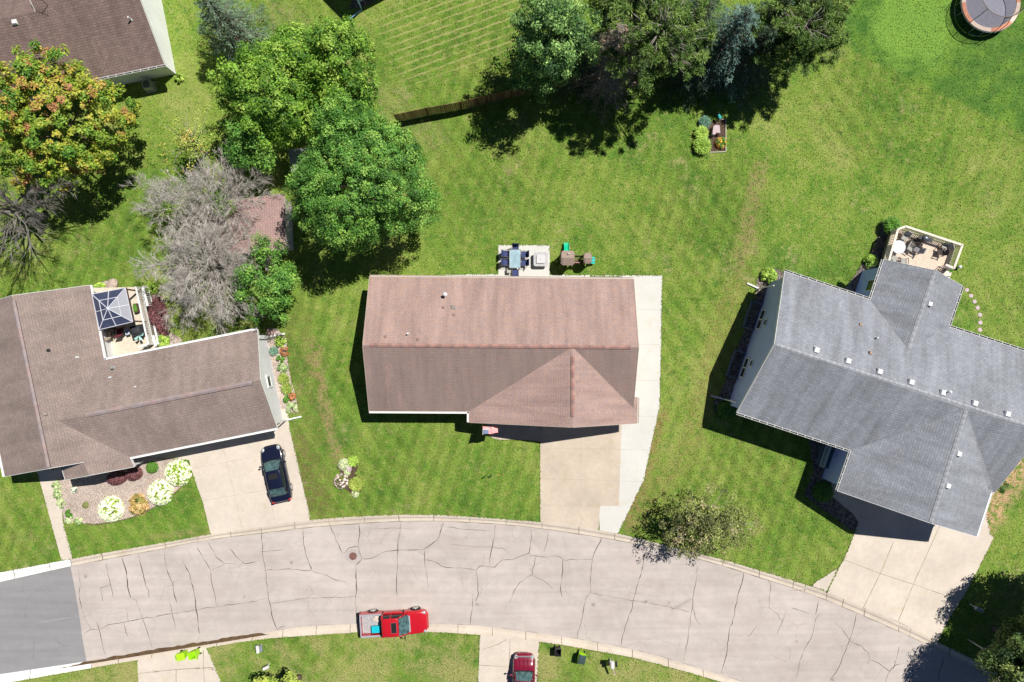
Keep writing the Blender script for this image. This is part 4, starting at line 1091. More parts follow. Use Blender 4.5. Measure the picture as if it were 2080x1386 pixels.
def on_w(px, py, h):
    "point of the west wall plane seen at this height"
    q = P(px, py, h); t = (Vector((q.x, q.y)) - w0).dot(d); p = w0 + d * t
    return (p.x, p.y, h)
for (px, py) in ((1533, 645), (1503, 744)): window(hrt, on_w(px, py, 1.1), angw, 1.75, .95, fw=.09, mull=1)
for (px, py) in ((1557, 656), (1529, 739)): window(hrt, on_w(px, py, 2.35), angw, .62, .62, fw=.08)
TIMB = flat('timber_blue_grey', (.17, .20, .23), .85, .25, 5)
for k, (px, py) in enumerate(((1524, 640), (1490, 739))):
    c = Vector(on_w(px, py, 0)); c2 = Vector((c.x, c.y)); mb = MB(); L = 2.25; D_ = .95
    p0 = c2 - d * L / 2; p1 = c2 + d * L / 2
    for u, v in ((p0 + ow * .02, p0 + ow * D_), (p0 + ow * D_ - d * .07, p1 + ow * D_ + d * .07), (p1 + ow * D_, p1 + ow * .02)):
        mb.bar((u.x, u.y, .14), (v.x, v.y, .14), .15, .32)
    mb.build('window_well', TIMB, hrt, world=True)
downspout(hrt, 1496, 818, 3.4, math.radians(165), ext=1.1); downspout(hrt, 1572, 580, 3.4, math.radians(155), ext=1.1)
# windows of the wing and a garage door
v0, v1 = Vector(footr[9]), Vector(footr[10]); dv = (v1 - v0).normalized(); ov = Vector((-dv.y, dv.x)); ov = -ov if ov.x > 0 else ov
for t, z in ((.45, 2.4), (.92, 1.6)): c = v0.lerp(v1, t); window(hrt, (c.x, c.y, z), math.atan2(ov.y, ov.x), 1.0 if t < .6 else .5, 1.2, fw=.06)
garage_door(hrt, Vector(footr[3]).lerp(Vector(footr[4]), .1), Vector(footr[3]).lerp(Vector(footr[4]), .62), 2.4, flat('garage_door_white', (.74, .74, .72)))
# porch with its railing along the inner side of the garage wing
q0, q1 = Vector(footr[2]), Vector(footr[3]); dp = (q1 - q0).normalized(); op = Vector((dp.y, -dp.x)); op = -op if op.x > 0 else op
mb = MB(); aa = q0 + dp * .2; bb = q0.lerp(q1, .72)
mb.prism([aa + op * .02, bb + op * .02, bb + op * .95, aa + op * .95], .0, .55); mb.build('porch_floor', flat('porch_boards', (.10, .14, .17), .8), hrt, world=True)
mb = MB(); ra = aa + op * .85; rb_ = bb + op * .85; RB = flat('rail_blue_white', (.50, .58, .66), .5, .05)
mb.bar((ra.x, ra.y, 1.5), (rb_.x, rb_.y, 1.5), .09, .05); mb.bar((ra.x, ra.y, .68), (rb_.x, rb_.y, .68), .06, .05)
n = 15
for i in range(n + 1):
    c = ra.lerp(rb_, i / n); mb.bar((c.x, c.y, .66), (c.x, c.y, 1.5), .045, .045)
mb.build('railing', RB, hrt, world=True)

# --- house at the upper left --------------------------------------
c0 = G(-850, -600)
ht = thing('house', 'upper left house with a dark brown roof and a sunlit white gable wall', 'house', (c0.x, c0.y, 0))
S1, E5, E6, K, S2 = P(334, 131, 2.75), P(268, -45, 5.53), P(60, -2.5, 5.53), P(72, 23, 5.15), P(137, 172, 2.75)
W5, S3 = P(-131, 62, 5.15), P(-58, 208, 2.75)
ro, rz = roof_build(ht, [[S1, E5, E6, K, S2], [S2, K, W5, S3], [E5, G(-724, -800, 2.75), G(-912, -762, 2.75), E6], [K, W5, G(-1089, -688, 2.75), G(-906, -724, 2.75)]], SH_BROWN, FASC, .18)
foott = inset_poly([p.xy for p in (S1, G(-724, -800), G(-912, -762), G(-906, -724), G(-1089, -688), S3)][:3] + [G(-1089, -725).xy, S3.xy], .35)
walls_build(ht, foott, rz, siding('siding_white', (.9, .9, .89)))
gutter(ht, [S3, S2, S1], hang=True)
vent_box(ht, 31, 46, 5.0, WV, .2, .36, hh=.2); vent_pipe(ht, 267, 41, 4.2, WPVC, .06, .5)
mb = MB(); A_ = P(97, 10, 5.3); mb.bar(A_, A_ + Vector((0, 0, 1.2)), .03, .03, up=(1, 0, 0)); mb.bar(A_ + Vector((-.5, .1, 1.1)), A_ + Vector((.5, -.1, 1.1)), .02, .02)
for k in range(5): mb.bar(A_ + Vector((-.4 + .2 * k, -.25, 1.1)), A_ + Vector((-.4 + .2 * k, .25, 1.1)), .012, .012)
mb.build('antenna', DARKM, ht, world=True)
# --- house beyond the top edge (only its corner's shadow falls into the picture)
c0 = G(-250, -750)
hx = thing('house', 'house at the top edge showing little but its gravel edge and shadow', 'house', (c0.x, c0.y, 0))
ed = Vector((.885, -.465)); er = Vector((-.465, -.885)); q = Vector((-312, -676)); L = 320
def gg(v, h): return G(v.x, v.y, h)
ro, rz = roof_build(hx, [[gg(q, 2.75), gg(q + er * 105, 4.9), gg(q + er * 105 + ed * L, 4.9), gg(q + ed * L, 2.75)], [gg(q + er * 105, 4.9), gg(q + er * 210, 2.75), gg(q + er * 210 + ed * L, 2.75), gg(q + er * 105 + ed * L, 4.9)]], SH_GREY, FASC, .18)
walls_build(hx, inset_poly([gg(q, 0).xy, gg(q + er * 210, 0).xy, gg(q + er * 210 + ed * L, 0).xy, gg(q + ed * L, 0).xy], .35), rz, SIDG)
downspout(hx, 722, -9, 2.5, math.radians(215), flat('spout_blue', (.25, .42, .62), .5), 1.2)

# --- sheds between the trees --------------------------------------
sd = thing('shed', 'shed with a faded pink shingle roof half hidden under the bare branches', 'shed', tuple(P(525, 450)))
SH_PINK = shingle('shingle_pink', (.40, .26, .235), (.335, .235, .225), (.21, .14, .13), .2, .2)
pl = [[P(577, 394, 2.6), P(581, 505, 2.6), P(512, 512, 3.5), P(505, 404, 3.5)], [P(505, 404, 3.5), P(512, 512, 3.5), P(440, 520, 2.6), P(437, 413, 2.6)]]
ro, rz = roof_build(sd, pl, SH_PINK, FASCB, .12)
walls_build(sd, inset_poly([P(577, 394, 2.6).xy, P(581, 505, 2.6).xy, P(440, 520, 2.6).xy, P(437, 413, 2.6).xy], .2), rz, flat('shed_siding', (.62, .56, .50), .7, .08))
sd2 = thing('shed', 'small grey storage shed with a white edged roof in the gap between the green trees', 'shed', tuple(P(612, 335)))
pl = [[P(586, 306, 2.2), P(593, 349, 2.2), P(617, 349, 2.45), P(613, 303, 2.45)], [P(613, 303, 2.45), P(617, 349, 2.45), P(640, 346, 2.2), P(636, 300, 2.2)]]
ro, rz = roof_build(sd2, pl, flat('shed_roof_grey', (.34, .36, .36), .7, .15), FASC, .08)
walls_build(sd2, inset_poly([P(586, 306, 2.2).xy, P(593, 349, 2.2).xy, P(640, 346, 2.2).xy, P(636, 300, 2.2).xy], .1), rz, SIDG)

# --- timber fence --------------------------------------------------
fpts = [(807, 247), (870, 234), (937, 222), (1040, 197), (1120, 180), (1215, 164), (1300, 143), (1400, 118)]
fg = [P(*p) for p in fpts]
fe = thing('fence', 'brown vertical board fence running under the conifers behind the back lawn', 'fence', (fg[0].x, fg[0].y, 0))
FT = NT('fence_boards'); ip = FT.n.new('ShaderNodeNewGeometry').outputs['Random Per Island']
fc = FT.mulf(FT.ramp(ip, [(0, (.13, .075, .04)), (.5, (.20, .125, .065)), (1, (.30, .20, .10))]), FT.remap(FT.noise(7, 3), .3, .7, .8, 1.2)); FM = FT.done(fc, .9, .1)
mb = MB(); rl = MB()
for A_, B_ in zip(fg, fg[1:]):
    d3 = B_ - A_; L = d3.length; x_ = d3 / L; o_ = Vector((-x_.y, x_.x, 0)); n = int(L / .155)
    for i in range(n):
        c = A_ + x_ * (i + .5) * L / n
        if c.x > 30: continue
        hh_ = 1.8 + rnd.uniform(-.03, .03)
        mb.bar(c + Vector((0, 0, .04)) - o_ * .02, c + Vector((0, 0, hh_)) - o_ * .02 + o_ * rnd.uniform(-.012, .012), .02, .135, up=x_)
    for z in (.4, 1.0, 1.6): rl.bar(A_ + o_ * .03 + Vector((0, 0, z)), B_ + o_ * .03 + Vector((0, 0, z)), .04, .09)
mb.build('boards', FM, fe, world=True); rl.build('rails', FM, fe, world=True)
for A_, B_ in zip(fg, fg[1:]):
    n = max(1, round((B_ - A_).length / 2.4))
    for i in range(n):
        c = A_.lerp(B_, i / n); pm = MB(); pm.bar((c.x, c.y + .07, 0), (c.x, c.y + .07, 1.75), .09, .09); pm.build('post', FM, fe, world=True)
# ------------------------------------------------------------------ trees
G_BRIGHT = leaf_mat('leaf_bright', [(0, (.04, .11, .01)), (.35, (.095, .20, .018)), (.65, (.165, .29, .03)), (1, (.26, .37, .06))])
G_ROUND = leaf_mat('leaf_round', [(0, (.035, .10, .015)), (.4, (.07, .18, .025)), (.7, (.115, .25, .038)), (1, (.20, .33, .06))])
G_MAPLE = leaf_mat('leaf_maple', [(0, (.07, .17, .02)), (.45, (.17, .25, .025)), (.70, (.30, .31, .035)), (.90, (.36, .25, .05)), (1, (.30, .14, .06))])
G_PALE = leaf_mat('leaf_pale', [(0, (.02, .055, .015)), (.45, (.07, .15, .035)), (1, (.24, .38, .11))])
G_PINE = leaf_mat('needle_pine', [(0, (.04, .08, .015)), (.5, (.09, .155, .03)), (1, (.17, .24, .05))], .15)
G_BLUE = leaf_mat('needle_blue', [(0, (.025, .055, .042)), (.5, (.065, .13, .105)), (1, (.16, .26, .215))], .1)
G_SPR = leaf_mat('needle_spruce', [(0, (.05, .09, .055)), (.5, (.10, .16, .10)), (1, (.18, .25, .16))], .1)
G_DEAD = leaf_mat('needle_dead', [(0, (.10, .085, .07)), (.5, (.20, .17, .14)), (1, (.42, .26, .18))], .1)
G_SHADE = leaf_mat('leaf_shade_tree', [(0, (.02, .045, .012)), (.5, (.05, .09, .02)), (.8, (.10, .15, .04)), (1, (.18, .22, .06))])
G_DARKS = leaf_mat('needle_dark', [(0, (.015, .04, .02)), (.5, (.035, .07, .035)), (1, (.07, .12, .055))], .1)
G_OLIVE = leaf_mat('leaf_olive', [(0, (.06, .065, .025)), (.4, (.15, .17, .05)), (.7, (.22, .27, .07)), (1, (.30, .24, .14))])
G_YELLOW = leaf_mat('leaf_yellow_green', [(0, (.12, .19, .03)), (.5, (.24, .32, .05)), (.85, (.38, .42, .09)), (1, (.45, .32, .08))])
G_DKGRN = leaf_mat('leaf_dark', [(0, (.02, .05, .01)), (.5, (.05, .11, .02)), (1, (.13, .18, .05))])

broad_tree('maple_tree', 'big maple with green leaves turning orange and yellow, at the left edge', 118, 246, 5.6, 158, 4.2, G_MAPLE, 11, n_lobes=560, lobe_r=(.28, .55), per=120, size=.2, tint_spread=.27, shell=(.55, 1.0), ell=.98)
conifer('spruce_tree', 'dusty blue green spruce at the top edge beside the white walled house', 494, 84, 8.2, 3.3, G_SPR, 21, levels=15, per_branch=90, size=.2)
broad_tree('leafy_tree', 'bright green tree with a broad lumpy crown, below the dusty spruce', 550, 185, 5.6, 125, 3.6, G_BRIGHT, 31, n_lobes=420, lobe_r=(.3, .62), per=140, size=.17)
broad_tree('leafy_tree', 'bright green tree with spiky shoots, upper right one of the dense green cluster', 692, 118, 5.2, 80, 3.4, G_BRIGHT, 37, n_lobes=170, lobe_r=(.3, .6), per=130, size=.17, shell=(.4, 1.1))
broad_tree('leafy_tree', 'smaller green tree between the lumpy bright tree and the big round one', 610, 100, 3.6, 62, 2.4, G_BRIGHT, 41, n_lobes=50, lobe_r=(.45, .85), per=260, size=.18, tint_spread=.2)
broad_tree('leafy_tree', 'shaded green tree above the pink roofed shed', 520, 290, 4.0, 66, 2.6, G_ROUND, 43, n_lobes=46, lobe_r=(.45, .9), per=240, size=.18)
broad_tree('leafy_tree', 'green tree crown at the right of the cluster, above the big round tree', 706, 205, 4.6, 66, 2.6, G_BRIGHT, 47, n_lobes=48, lobe_r=(.5, .9), per=280, size=.19)
broad_tree('round_tree', 'big round dense dark green tree nearest the centre house', 735, 367, 6.2, 155, 4.3, G_ROUND, 53, n_lobes=1200, lobe_r=(.28, .55), per=135, size=.13, aspect=.7, shell=(.70, 1.04), tint_spread=.38)
broad_tree('leafy_tree', 'green tree standing behind the bare tree, above the left house roof', 540, 578, 3.8, 72, 2.8, G_ROUND, 59, n_lobes=80, lobe_r=(.4, .8), per=230, size=.16, ell=1.45)
broad_tree('sparse_tree', 'thin yellow green tree with see-through twigs between the maple and the green cluster', 385, 290, 3.2, 88, 1.6, G_YELLOW, 61, n_lobes=70, lobe_r=(.3, .7), per=60, size=.13, shell=(.15, 1.0), n_limbs=60, barkm=BARKG, trunk_r=.1, zmin=-.2)
broad_tree('pale_leafy_tree', 'pale green leafy tree at the left end of the back row, over the fence', 1116, 92, 6.2, 99, 5.6, G_PALE, 67, n_lobes=400, lobe_r=(.35, .65), per=130, size=.17, shell=(.45, 1.05), zmin=-.9, tint_spread=.38)
conifer('dead_spruce', 'dying grey brown spruce between the pale leafy tree and the pine', 1226, 168, 10.5, 3.2, G_DEAD, 71, levels=18, per_branch=80, size=.2, barkm=BARKG)
pine('pine_tree', 'pine with green tufts and bare pale branches, in the middle of the back row', 1335, 76, 7.4, 112, 3.6, G_PINE, 73, tufts=260, per=120, size=.27, tr=.5)
conifer('dark_spruce', 'dark green spruce squeezed behind the pine and the blue spruce', 1385, 95, 9.5, 3.2, G_DARKS, 77, levels=16, per_branch=90, size=.22)
conifer('dark_spruce', 'dark green spruce behind the dying spruce in the back row', 1262, 95, 9.0, 3.2, G_DARKS, 78, levels=16, per_branch=90, size=.22)
conifer('dark_spruce', 'dark green spruce behind the pale leafy tree, under its crown', 1165, 140, 8.0, 3.2, G_DARKS, 76, levels=15, per_branch=90, size=.22)
conifer('dark_spruce', 'dark green spruce between the blue spruce and the right end pine', 1525, 92, 8.5, 3.0, G_DARKS, 75, levels=16, per_branch=90, size=.22)
conifer('dark_spruce', 'low dark spruce in front of the back row, left of the blue spruce', 1392, 152, 7.8, 3.0, G_DARKS, 74, levels=15, per_branch=90, size=.22)
conifer('dark_spruce', 'low dark spruce in front of the back row, right of the blue spruce', 1500, 146, 8.0, 3.1, G_DARKS, 72, levels=15, per_branch=90, size=.22)
conifer('blue_spruce', 'blue spruce with silvery blue needles in the back row', 1446, 128, 9.5, 4.2, G_BLUE, 79, levels=18, per_branch=100, size=.22)
pine('pine_tree', 'dark green pine at the right end of the back row', 1618, 70, 5.6, 104, 3.2, G_PINE, 83, tufts=280, per=120, size=.27, tr=.5, ell=.8)
pine('pine_tree', 'dark pine partly out of the top edge, right of the blue spruce', 1665, 5, 5.5, 72, 3.0, G_PINE, 89, tufts=120, per=100, size=.26, tr=.46)
pine('pine_tree', 'pine at the top edge between the pale leafy tree and the blue spruce', 1245, -20, 7.0, 70, 3.0, G_DKGRN, 97, tufts=100, per=100, size=.26, tr=.5)
broad_tree('crabapple_tree', 'open crowned olive crabapple tree overhanging the street kerb', 1432, 1066, 3.4, 118, 2.0, G_OLIVE, 101, n_lobes=230, lobe_r=(.25, .6), per=95, size=.15, shell=(.2, 1.02), n_limbs=70, barkm=BARKG, trunk_r=.12, ell=.74, tint_spread=.3, zmin=-.2)
broad_tree('shade_tree', 'dark tree at the right edge shading the mailbox and drive', 2212, 1262, 6.0, 118, 4.4, G_SHADE, 103, n_lobes=330, per=300, lobe_r=(.45, .95), size=.2)
broad_tree('shade_tree', 'dark tree in the lower right corner whose shadow lies on the street', 2116, 1384, 5.8, 108, 4.0, G_SHADE, 107, n_lobes=280, per=280, lobe_r=(.45, .95), size=.2)
broad_tree('shade_tree', 'smaller dark tree by the right edge between the two larger shade trees', 2084, 1316, 3.6, 62, 2.4, G_SHADE, 108, n_lobes=90, per=240, lobe_r=(.35, .7), size=.18)
broad_tree('young_tree', 'yellow green leafy tree cut by the bottom edge near the white mailbox', 572, 1432, 4.4, 66, 2.4, G_YELLOW, 109, n_lobes=70, per=200, lobe_r=(.35, .65), size=.22, shell=(.5, 1.05))

# bare trees
def bare_tree(name, label, bx, by, Ht, spread, seed, n=13, lean=(0, 0), length=4.2, depth=4, kids=(4, 6), r=.16, weep=.03, up0=.55, stretch=(1, 1), hub=1.6):
    b = P(bx, by); root = thing(name, label, 'tree', (b.x, b.y, 0)); rg = random.Random(seed); mb = MB()
    top = Vector((lean[0], lean[1], Ht * .35))
    mb.tube([(0, 0, -.05), (0, 0, .3), tuple(top * .6)], [r * 1.5, r * 1.1, r * .8], 8)
    mb.build('trunk', BARKG, root, smooth=True); mb = MB()
    for i in range(n):
        a = 2 * math.pi * (i * .618 + rg.uniform(-.05, .05)) * 1.0
        q_ = hub * (rg.uniform(.0, 1) ** .8 if i % 2 else rg.uniform(0, .35))
        h0 = Vector((math.cos(a) * q_ * stretch[0], math.sin(a) * q_ * stretch[1], Ht * rg.uniform(.25, .5))) + Vector((lean[0], lean[1], 0))
        mb.tube([tuple(top * .4), tuple((top * .4).lerp(h0, .5) + Vector((0, 0, -.15))), tuple(h0)], [r * .5, r * .4, r * .36], 5)
        e = up0 * (rg.uniform(.25, 1.5) if i % 2 else rg.uniform(.9, 3.0))
        d = Vector((math.cos(a) * stretch[0] + rg.uniform(-.35, .35), math.sin(a) * stretch[1] + rg.uniform(-.35, .35), e)); ln = length * rg.uniform(.75, 1.15)
        bare_branches(mb, h0, d, ln, r * .42, depth, rg, spread, .0, kids, .62, weep)
    t = NT('twig_' + str(seed)); cc = t.ramp(t.noise(1.5, 3, .6), [(.35, (.42, .385, .35)), (.5, (.56, .515, .47)), (.65, (.68, .63, .58))] if seed != 17 else [(.35, (.20, .18, .16)), (.65, (.36, .33, .30))]); m = t.done(cc, .9, .1)
    mb.build('branches', m, root)
    return root
bare_tree('bare_tree', 'large leafless tree with pale grey twigs, above the left house roof', 452, 545, 6.2, .62, 5, n=48, length=2.35, depth=4, kids=(4, 5), stretch=(1.0, 1.15), up0=.8, r=.10, hub=1.8, weep=.05)
bare_tree('bare_tree', 'leafless grey tree leaning over the pink shed roof', 466, 425, 5.8, .62, 9, n=38, length=2.25, depth=4, kids=(4, 5), stretch=(1.25, .8), up0=.8, r=.09, hub=2.0, weep=.05)
bare_tree('bare_tree', 'leafless tree cut by the left edge, below the orange maple', 88, 440, 8.5, .48, 17, n=12, length=3.6, depth=4, kids=(4, 5), up0=1.5, r=.26, hub=.7)
broad_tree('ivy_tree', 'small green leaves growing among the bare twigs, left of the shed', 455, 420, 2.6, 62, 1.4, G_BRIGHT, 119, n_lobes=60, lobe_r=(.3, .6), per=100, size=.14, shell=(.2, 1.0), cat='young tree')

# ------------------------------------------------------------------ shrubs and flowers
F_WHITE = leaf_mat('petal_white', [(0, (.52, .58, .34)), (.4, (.68, .69, .54)), (1, (.76, .75, .68))], .2)
F_PINK = leaf_mat('petal_pink', [(0, (.50, .36, .40)), (1, (.78, .66, .66))], .2)
F_ORANGE = leaf_mat('petal_orange', [(0, (.80, .30, .04)), (1, (.85, .55, .08))], .2)
L_PURP = leaf_mat('leaf_purple', [(0, (.07, .025, .028)), (.5, (.13, .05, .055)), (1, (.24, .10, .10))], .15)
L_RED = leaf_mat('leaf_rust', [(0, (.18, .07, .03)), (1, (.45, .20, .08))], .2)
L_LIME = leaf_mat('leaf_lime', [(0, (.14, .24, .03)), (.5, (.28, .42, .06)), (1, (.45, .55, .12))])
L_GRN = leaf_mat('leaf_shrub', [(0, (.04, .12, .01)), (.5, (.08, .20, .02)), (1, (.15, .30, .04))])
L_VAR = leaf_mat('leaf_variegated', [(0, (.12, .22, .06)), (.5, (.34, .42, .20)), (1, (.62, .64, .42))])
L_BLUE = leaf_mat('leaf_blue_green', [(0, (.06, .15, .10)), (1, (.20, .32, .22))])
L_AUT = leaf_mat('leaf_autumn', [(0, (.10, .14, .03)), (.4, (.24, .22, .05)), (.7, (.45, .28, .10)), (1, (.60, .42, .22))])
m = 1 / 24
HY = 'white hydrangeas in the gravel bed'
shrub('hydrangea', 'white hydrangea touching the cream drive, with yellow green gaps between blooms', 357, 963, 26 * m, .9, L_LIME, 201, 2200, .12, flowers=(F_WHITE, 190, .15), group=HY)
shrub('hydrangea', 'white hydrangea in full bloom, middle one along the lawn edge of the gravel bed', 321, 1003, 25 * m, .9, L_LIME, 202, 1500, .12, flowers=(F_WHITE, 280, .15), group=HY)
shrub('hydrangea', 'creamy white hydrangea alone at the low end of the gravel bed', 220, 1037, 25 * m, .9, L_LIME, 203, 1500, .12, flowers=(F_WHITE, 300, .15), group=HY)
shrub('hydrangea', 'rust and olive hydrangea between two white ones', 278, 1027, 21 * m, .85, L_AUT, 204, 3000, .12, ts=.35, lobes=40, group='coloured shrubs in the gravel bed')
shrub('boxwood', 'clipped round bright green shrub beside the garage gravel', 306, 951, 12 * m, .6, L_GRN, 205, 2500, .06, ts=.2)
shrub('barberry', 'dark purple barberry, larger left one under the porch eave', 233, 972, 21 * m, .8, L_PURP, 206, 2600, .09, ry=15 * m, rot=.2, group='purple barberries')
shrub('barberry', 'dark purple barberry, smaller right one by the porch corner', 268, 964, 17 * m, .8, L_PURP, 207, 2000, .09, ry=14 * m, rot=.2, group='purple barberries')
shrub('perennial', 'small white flowering plant on the gravel near the front path', 149, 996, 6 * m, .3, L_BLUE, 208, 260, .07, flowers=(F_WHITE, 12, .12), cat='plant')
shrub('perennial', 'small brown green plant alone in the gravel bed', 172, 1027, 7 * m, .3, G_OLIVE, 209, 500, .07, tint=.6, cat='plant')
for i, (x, y, lb, mt) in enumerate(((112, 988, 'yellow green hosta at the house end of the front path', L_VAR), (115, 1006, 'yellow green hosta, second along the front path', L_VAR), (122, 1023, 'yellow green hosta, third along the front path', L_VAR),
                                (138, 1044, 'dark green little shrub beside the front path bend', L_GRN), (139, 1057, 'pale speckled plant at the street end of the path bed', L_VAR), (158, 1059, 'pale low plant on the lawn edge of the path bed', L_VAR))):
    shrub('hosta', lb, x, y, (9 if i < 3 else 8) * m, .4, mt, 210 + i, 700, .10, ry=(12 if i < 3 else 8) * m, lobes=14, group='plants edging the front path', cat='plant')
shrub('lime_shrub', 'lime green shrub at the upper corner of the left deck', 305, 585, 14 * m, .9, L_LIME, 221, 1500, .12, lobes=26, group='lime shrubs around the left deck')
shrub('lime_shrub', 'lime green shrub at the lower corner of the left deck by the roof', 327, 693, 14 * m, .9, L_LIME, 222, 1500, .12, lobes=26, group='lime shrubs around the left deck')
shrub('lime_shrub', 'lime green shrub above the gazebo, between house wall and downspout', 199, 584, 11 * m, .7, L_LIME, 223, 1100, .11, lobes=20, group='lime shrubs around the left deck')
shrub('purple_hedge', 'long purple leaved hedge beside the white deck railing', 318, 641, 17 * m, 1.2, L_PURP, 224, 6500, .12, ry=40 * m, rot=.25, lobes=60, cat='hedge')
BD = 'plants along the left house gable'
for i, (nm, lb, x, y, r, h, mt, kw) in enumerate((
    ('lime_shrub', 'lime green shrub right below the upper downspout of the grey gable', 567, 694, 12.5, .7, L_LIME, dict(lobes=22)),
    ('blue_grass', 'blue green spiky plant against the grey gable wall', 556, 713, 9, .5, L_BLUE, dict(blades=True)),
    ('rust_shrub', 'rust red shrub on the lawn side of the blue green spiky plant', 577, 714, 10, .5, L_RED, dict(lobes=14)),
    ('perennial', 'round green plant just above the gable window, upper of two', 569, 730, 9, .45, L_GRN, dict(lobes=12)),
    ('perennial', 'speckled round green plant beside the gable window', 572, 747, 11, .5, L_VAR, dict(lobes=14, tint=.3)),
    ('daylily', 'arching yellow green grass clump below the gable window', 576, 769, 12, .5, G_YELLOW, dict(blades=True, tint=.4)),
    ('daylily', 'arching green grass clump above the orange shrub', 582, 789, 13, .5, G_YELLOW, dict(blades=True, tint=.3)),
    ('rust_shrub', 'orange red shrub near the lower end of the gable bed', 593, 808, 9, .5, L_RED, dict(lobes=12, tint=.8)),
    ('perennial', 'green plant left of the orange red shrub', 581, 811, 8, .4, L_GRN, dict(lobes=12)),
    ('perennial', 'cream variegated plant beside the lower downspout of the gable', 590, 829, 13, .5, L_VAR, dict(lobes=18)))):
    kw = dict(kw); shrub(nm, lb, x, y, r * m, h, mt, 230 + i, 900, .09, group=BD, cat='plant' if 'shrub' not in nm else 'shrub', **kw)
IB = 'plants of the island bed'
shrub('sedum', 'cream flowering mound left of the stone in the island bed', 698, 945, 13 * m, .4, L_VAR, 251, 1400, .07, tint=.8, group=IB, cat='plant')
shrub('sedum', 'cream flowering plant below the stone in the island bed', 704, 961, 7 * m, .35, L_VAR, 252, 700, .07, tint=.7, group=IB, cat='plant')
shrub('perennial', 'fresh green plant right of the stone in the island bed', 717, 937, 12 * m, .45, L_LIME, 253, 900, .09, blades=True, group=IB, cat='plant')
shrub('catmint', 'pale pink flowering plant on the left of the island bed', 692, 979, 15 * m, .5, G_OLIVE, 254, 900, .08, flowers=(F_PINK, 70, .11), group=IB, cat='plant')
shrub('grass_mound', 'mounded bright yellow green grass on the right of the island bed', 723, 984, 15 * m, .5, G_YELLOW, 255, 2600, .1, blades=True, group=IB, cat='plant')
shrub('sedum', 'small whitish plant at the lower tip of the island bed', 721, 1004, 8 * m, .25, L_VAR, 256, 400, .07, tint=.9, group=IB, cat='plant')
GB = 'plants around the garden stone in the back lawn'
shrub('daylily', 'large arching green daylily clump, lower left of the garden stone', 1427, 295, 18 * m, .7, L_LIME, 261, 2400, .13, blades=True, tint=.3, group=GB, cat='plant')
shrub('daylily', 'leafy green daylily left of the garden stone', 1425, 270, 14 * m, .6, L_LIME, 262, 1500, .13, blades=True, group=GB, cat='plant')
shrub('daylily', 'dark spiky plant above left of the garden stone, half in tree shadow', 1432, 248, 12 * m, .5, L_BLUE, 263, 1200, .12, blades=True, tint=.2, group=GB, cat='plant')
shrub('lily', 'orange flowering lilies below the garden stone', 1466, 289, 11 * m, .5, L_GRN, 264, 600, .09, blades=True, flowers=(F_ORANGE, 30, .12), group=GB, cat='plant')
RS_ = 'shrubs beside the right house'
shrub('hosta', 'round light green shrub at the upper corner of the blue gable', 1564, 560, 17 * m, .8, L_LIME, 271, 1500, .14, lobes=30, tint=.4, group=RS_)
shrub('hosta', 'round light green shrub beside the low wing of the grey roofed house', 1772, 530, 14 * m, .8, L_LIME, 272, 1300, .13, lobes=26, tint=.35, group=RS_)
shrub('tall_grass', 'tall dark green feathery plant at the upper left deck corner', 1812, 458, 17 * m, 1.2, L_GRN, 273, 2600, .13, blades=True, group=RS_, cat='plant')
shrub('yew', 'dark shrub in the house shadow at the lower corner of the blue gable', 1478, 834, 20 * m, .9, L_GRN, 274, 1800, .1, tint=.1, group=RS_)
shrub('yew', 'round dark shrub in the shadow at the corner of the porch and drive', 1677, 1002, 21 * m, 1.2, L_GRN, 275, 2200, .1, tint=.1, group=RS_)
shrub('perennial', 'small green plant at the foot of the right deck stairs', 1928, 548, 9 * m, .4, L_GRN, 276, 500, .09, group=RS_, cat='plant')
shrub('lime_shrub', 'lime shrub at the sunlit corner of the white walled house', 361, 156, 9 * m, .8, L_LIME, 277, 500, .12, lobes=12)
shrub('weeds', 'small patch of dark weeds in the worn grass by the right drive', 2040, 990, 13 * m, .25, G_DKGRN, 278, 500, .1, lobes=14, tint=.8, cat='weeds')

# stones
ROCK_P = flat('rock_pink', (.50, .34, .31), .85, .2, 6, .5); ROCK_G = flat('rock_tan', (.48, .38, .32), .85, .2, 6, .5); ROCK_L = flat('rock_lilac', (.55, .43, .45), .85, .15, 6, .4)
def rock(label, x, y, r, mat, seed, hgt=.5, group=None):
    b = P(x, y, .1); o = MB().blob((0, 0, r * hgt * .6), (r, r * .8, r * hgt), seed, .22).build('rock', mat, None, smooth=False)
    o.location = (b.x, b.y, 0); o.rotation_euler = (0, 0, seed); return tag(o, label, 'rock', group)
rock('pink boulder above the upper downspout of the grey gable', 549, 673, .36, ROCK_P, 3)
rock('lilac pink stone in the island bed of the centre lawn', 709, 953, .32, ROCK_L, 5)
rock('tan boulder under the deck corner, right of the house wall', 229, 577, .55, ROCK_G, 7, .5)
rock('pink boulder at the upper end of the purple hedge', 313, 605, .38, ROCK_P, 8, .5)
rock('pale stone at the deck corner beside the lime shrub', 301, 606, .26, ROCK_G, 9, .5)
rock('small pink stone in the gable bed between rust and blue plants', 566, 714, .18, ROCK_P, 12, .6)
b = P(1453.5, 265, .3); mb = MB()
pts = [(-.38, -.42), (-.30, .30), (-.05, .46), (.34, .40), (.40, -.38), (.05, -.30), (-.12, -.5)]
mb.prism(pts, 0, .5, inset=.05); gs = mb.build('garden_stone', ROCK_L, None, bevel=.03); gs.location = (b.x, b.y, 0)
tag(gs, 'flat topped pinkish stone standing in the back lawn bed', 'stone')
mb = MB()
for a_, b_ in (((1474, 243), (1474, 309)), ((1474, 309), (1441, 310)), ((1474, 243), (1460, 243))):
    A_ = P(*a_); B_ = P(*b_); mb.bar(A_ + Vector((0, 0, .04)), B_ + Vector((0, 0, .04)), .06, .1)
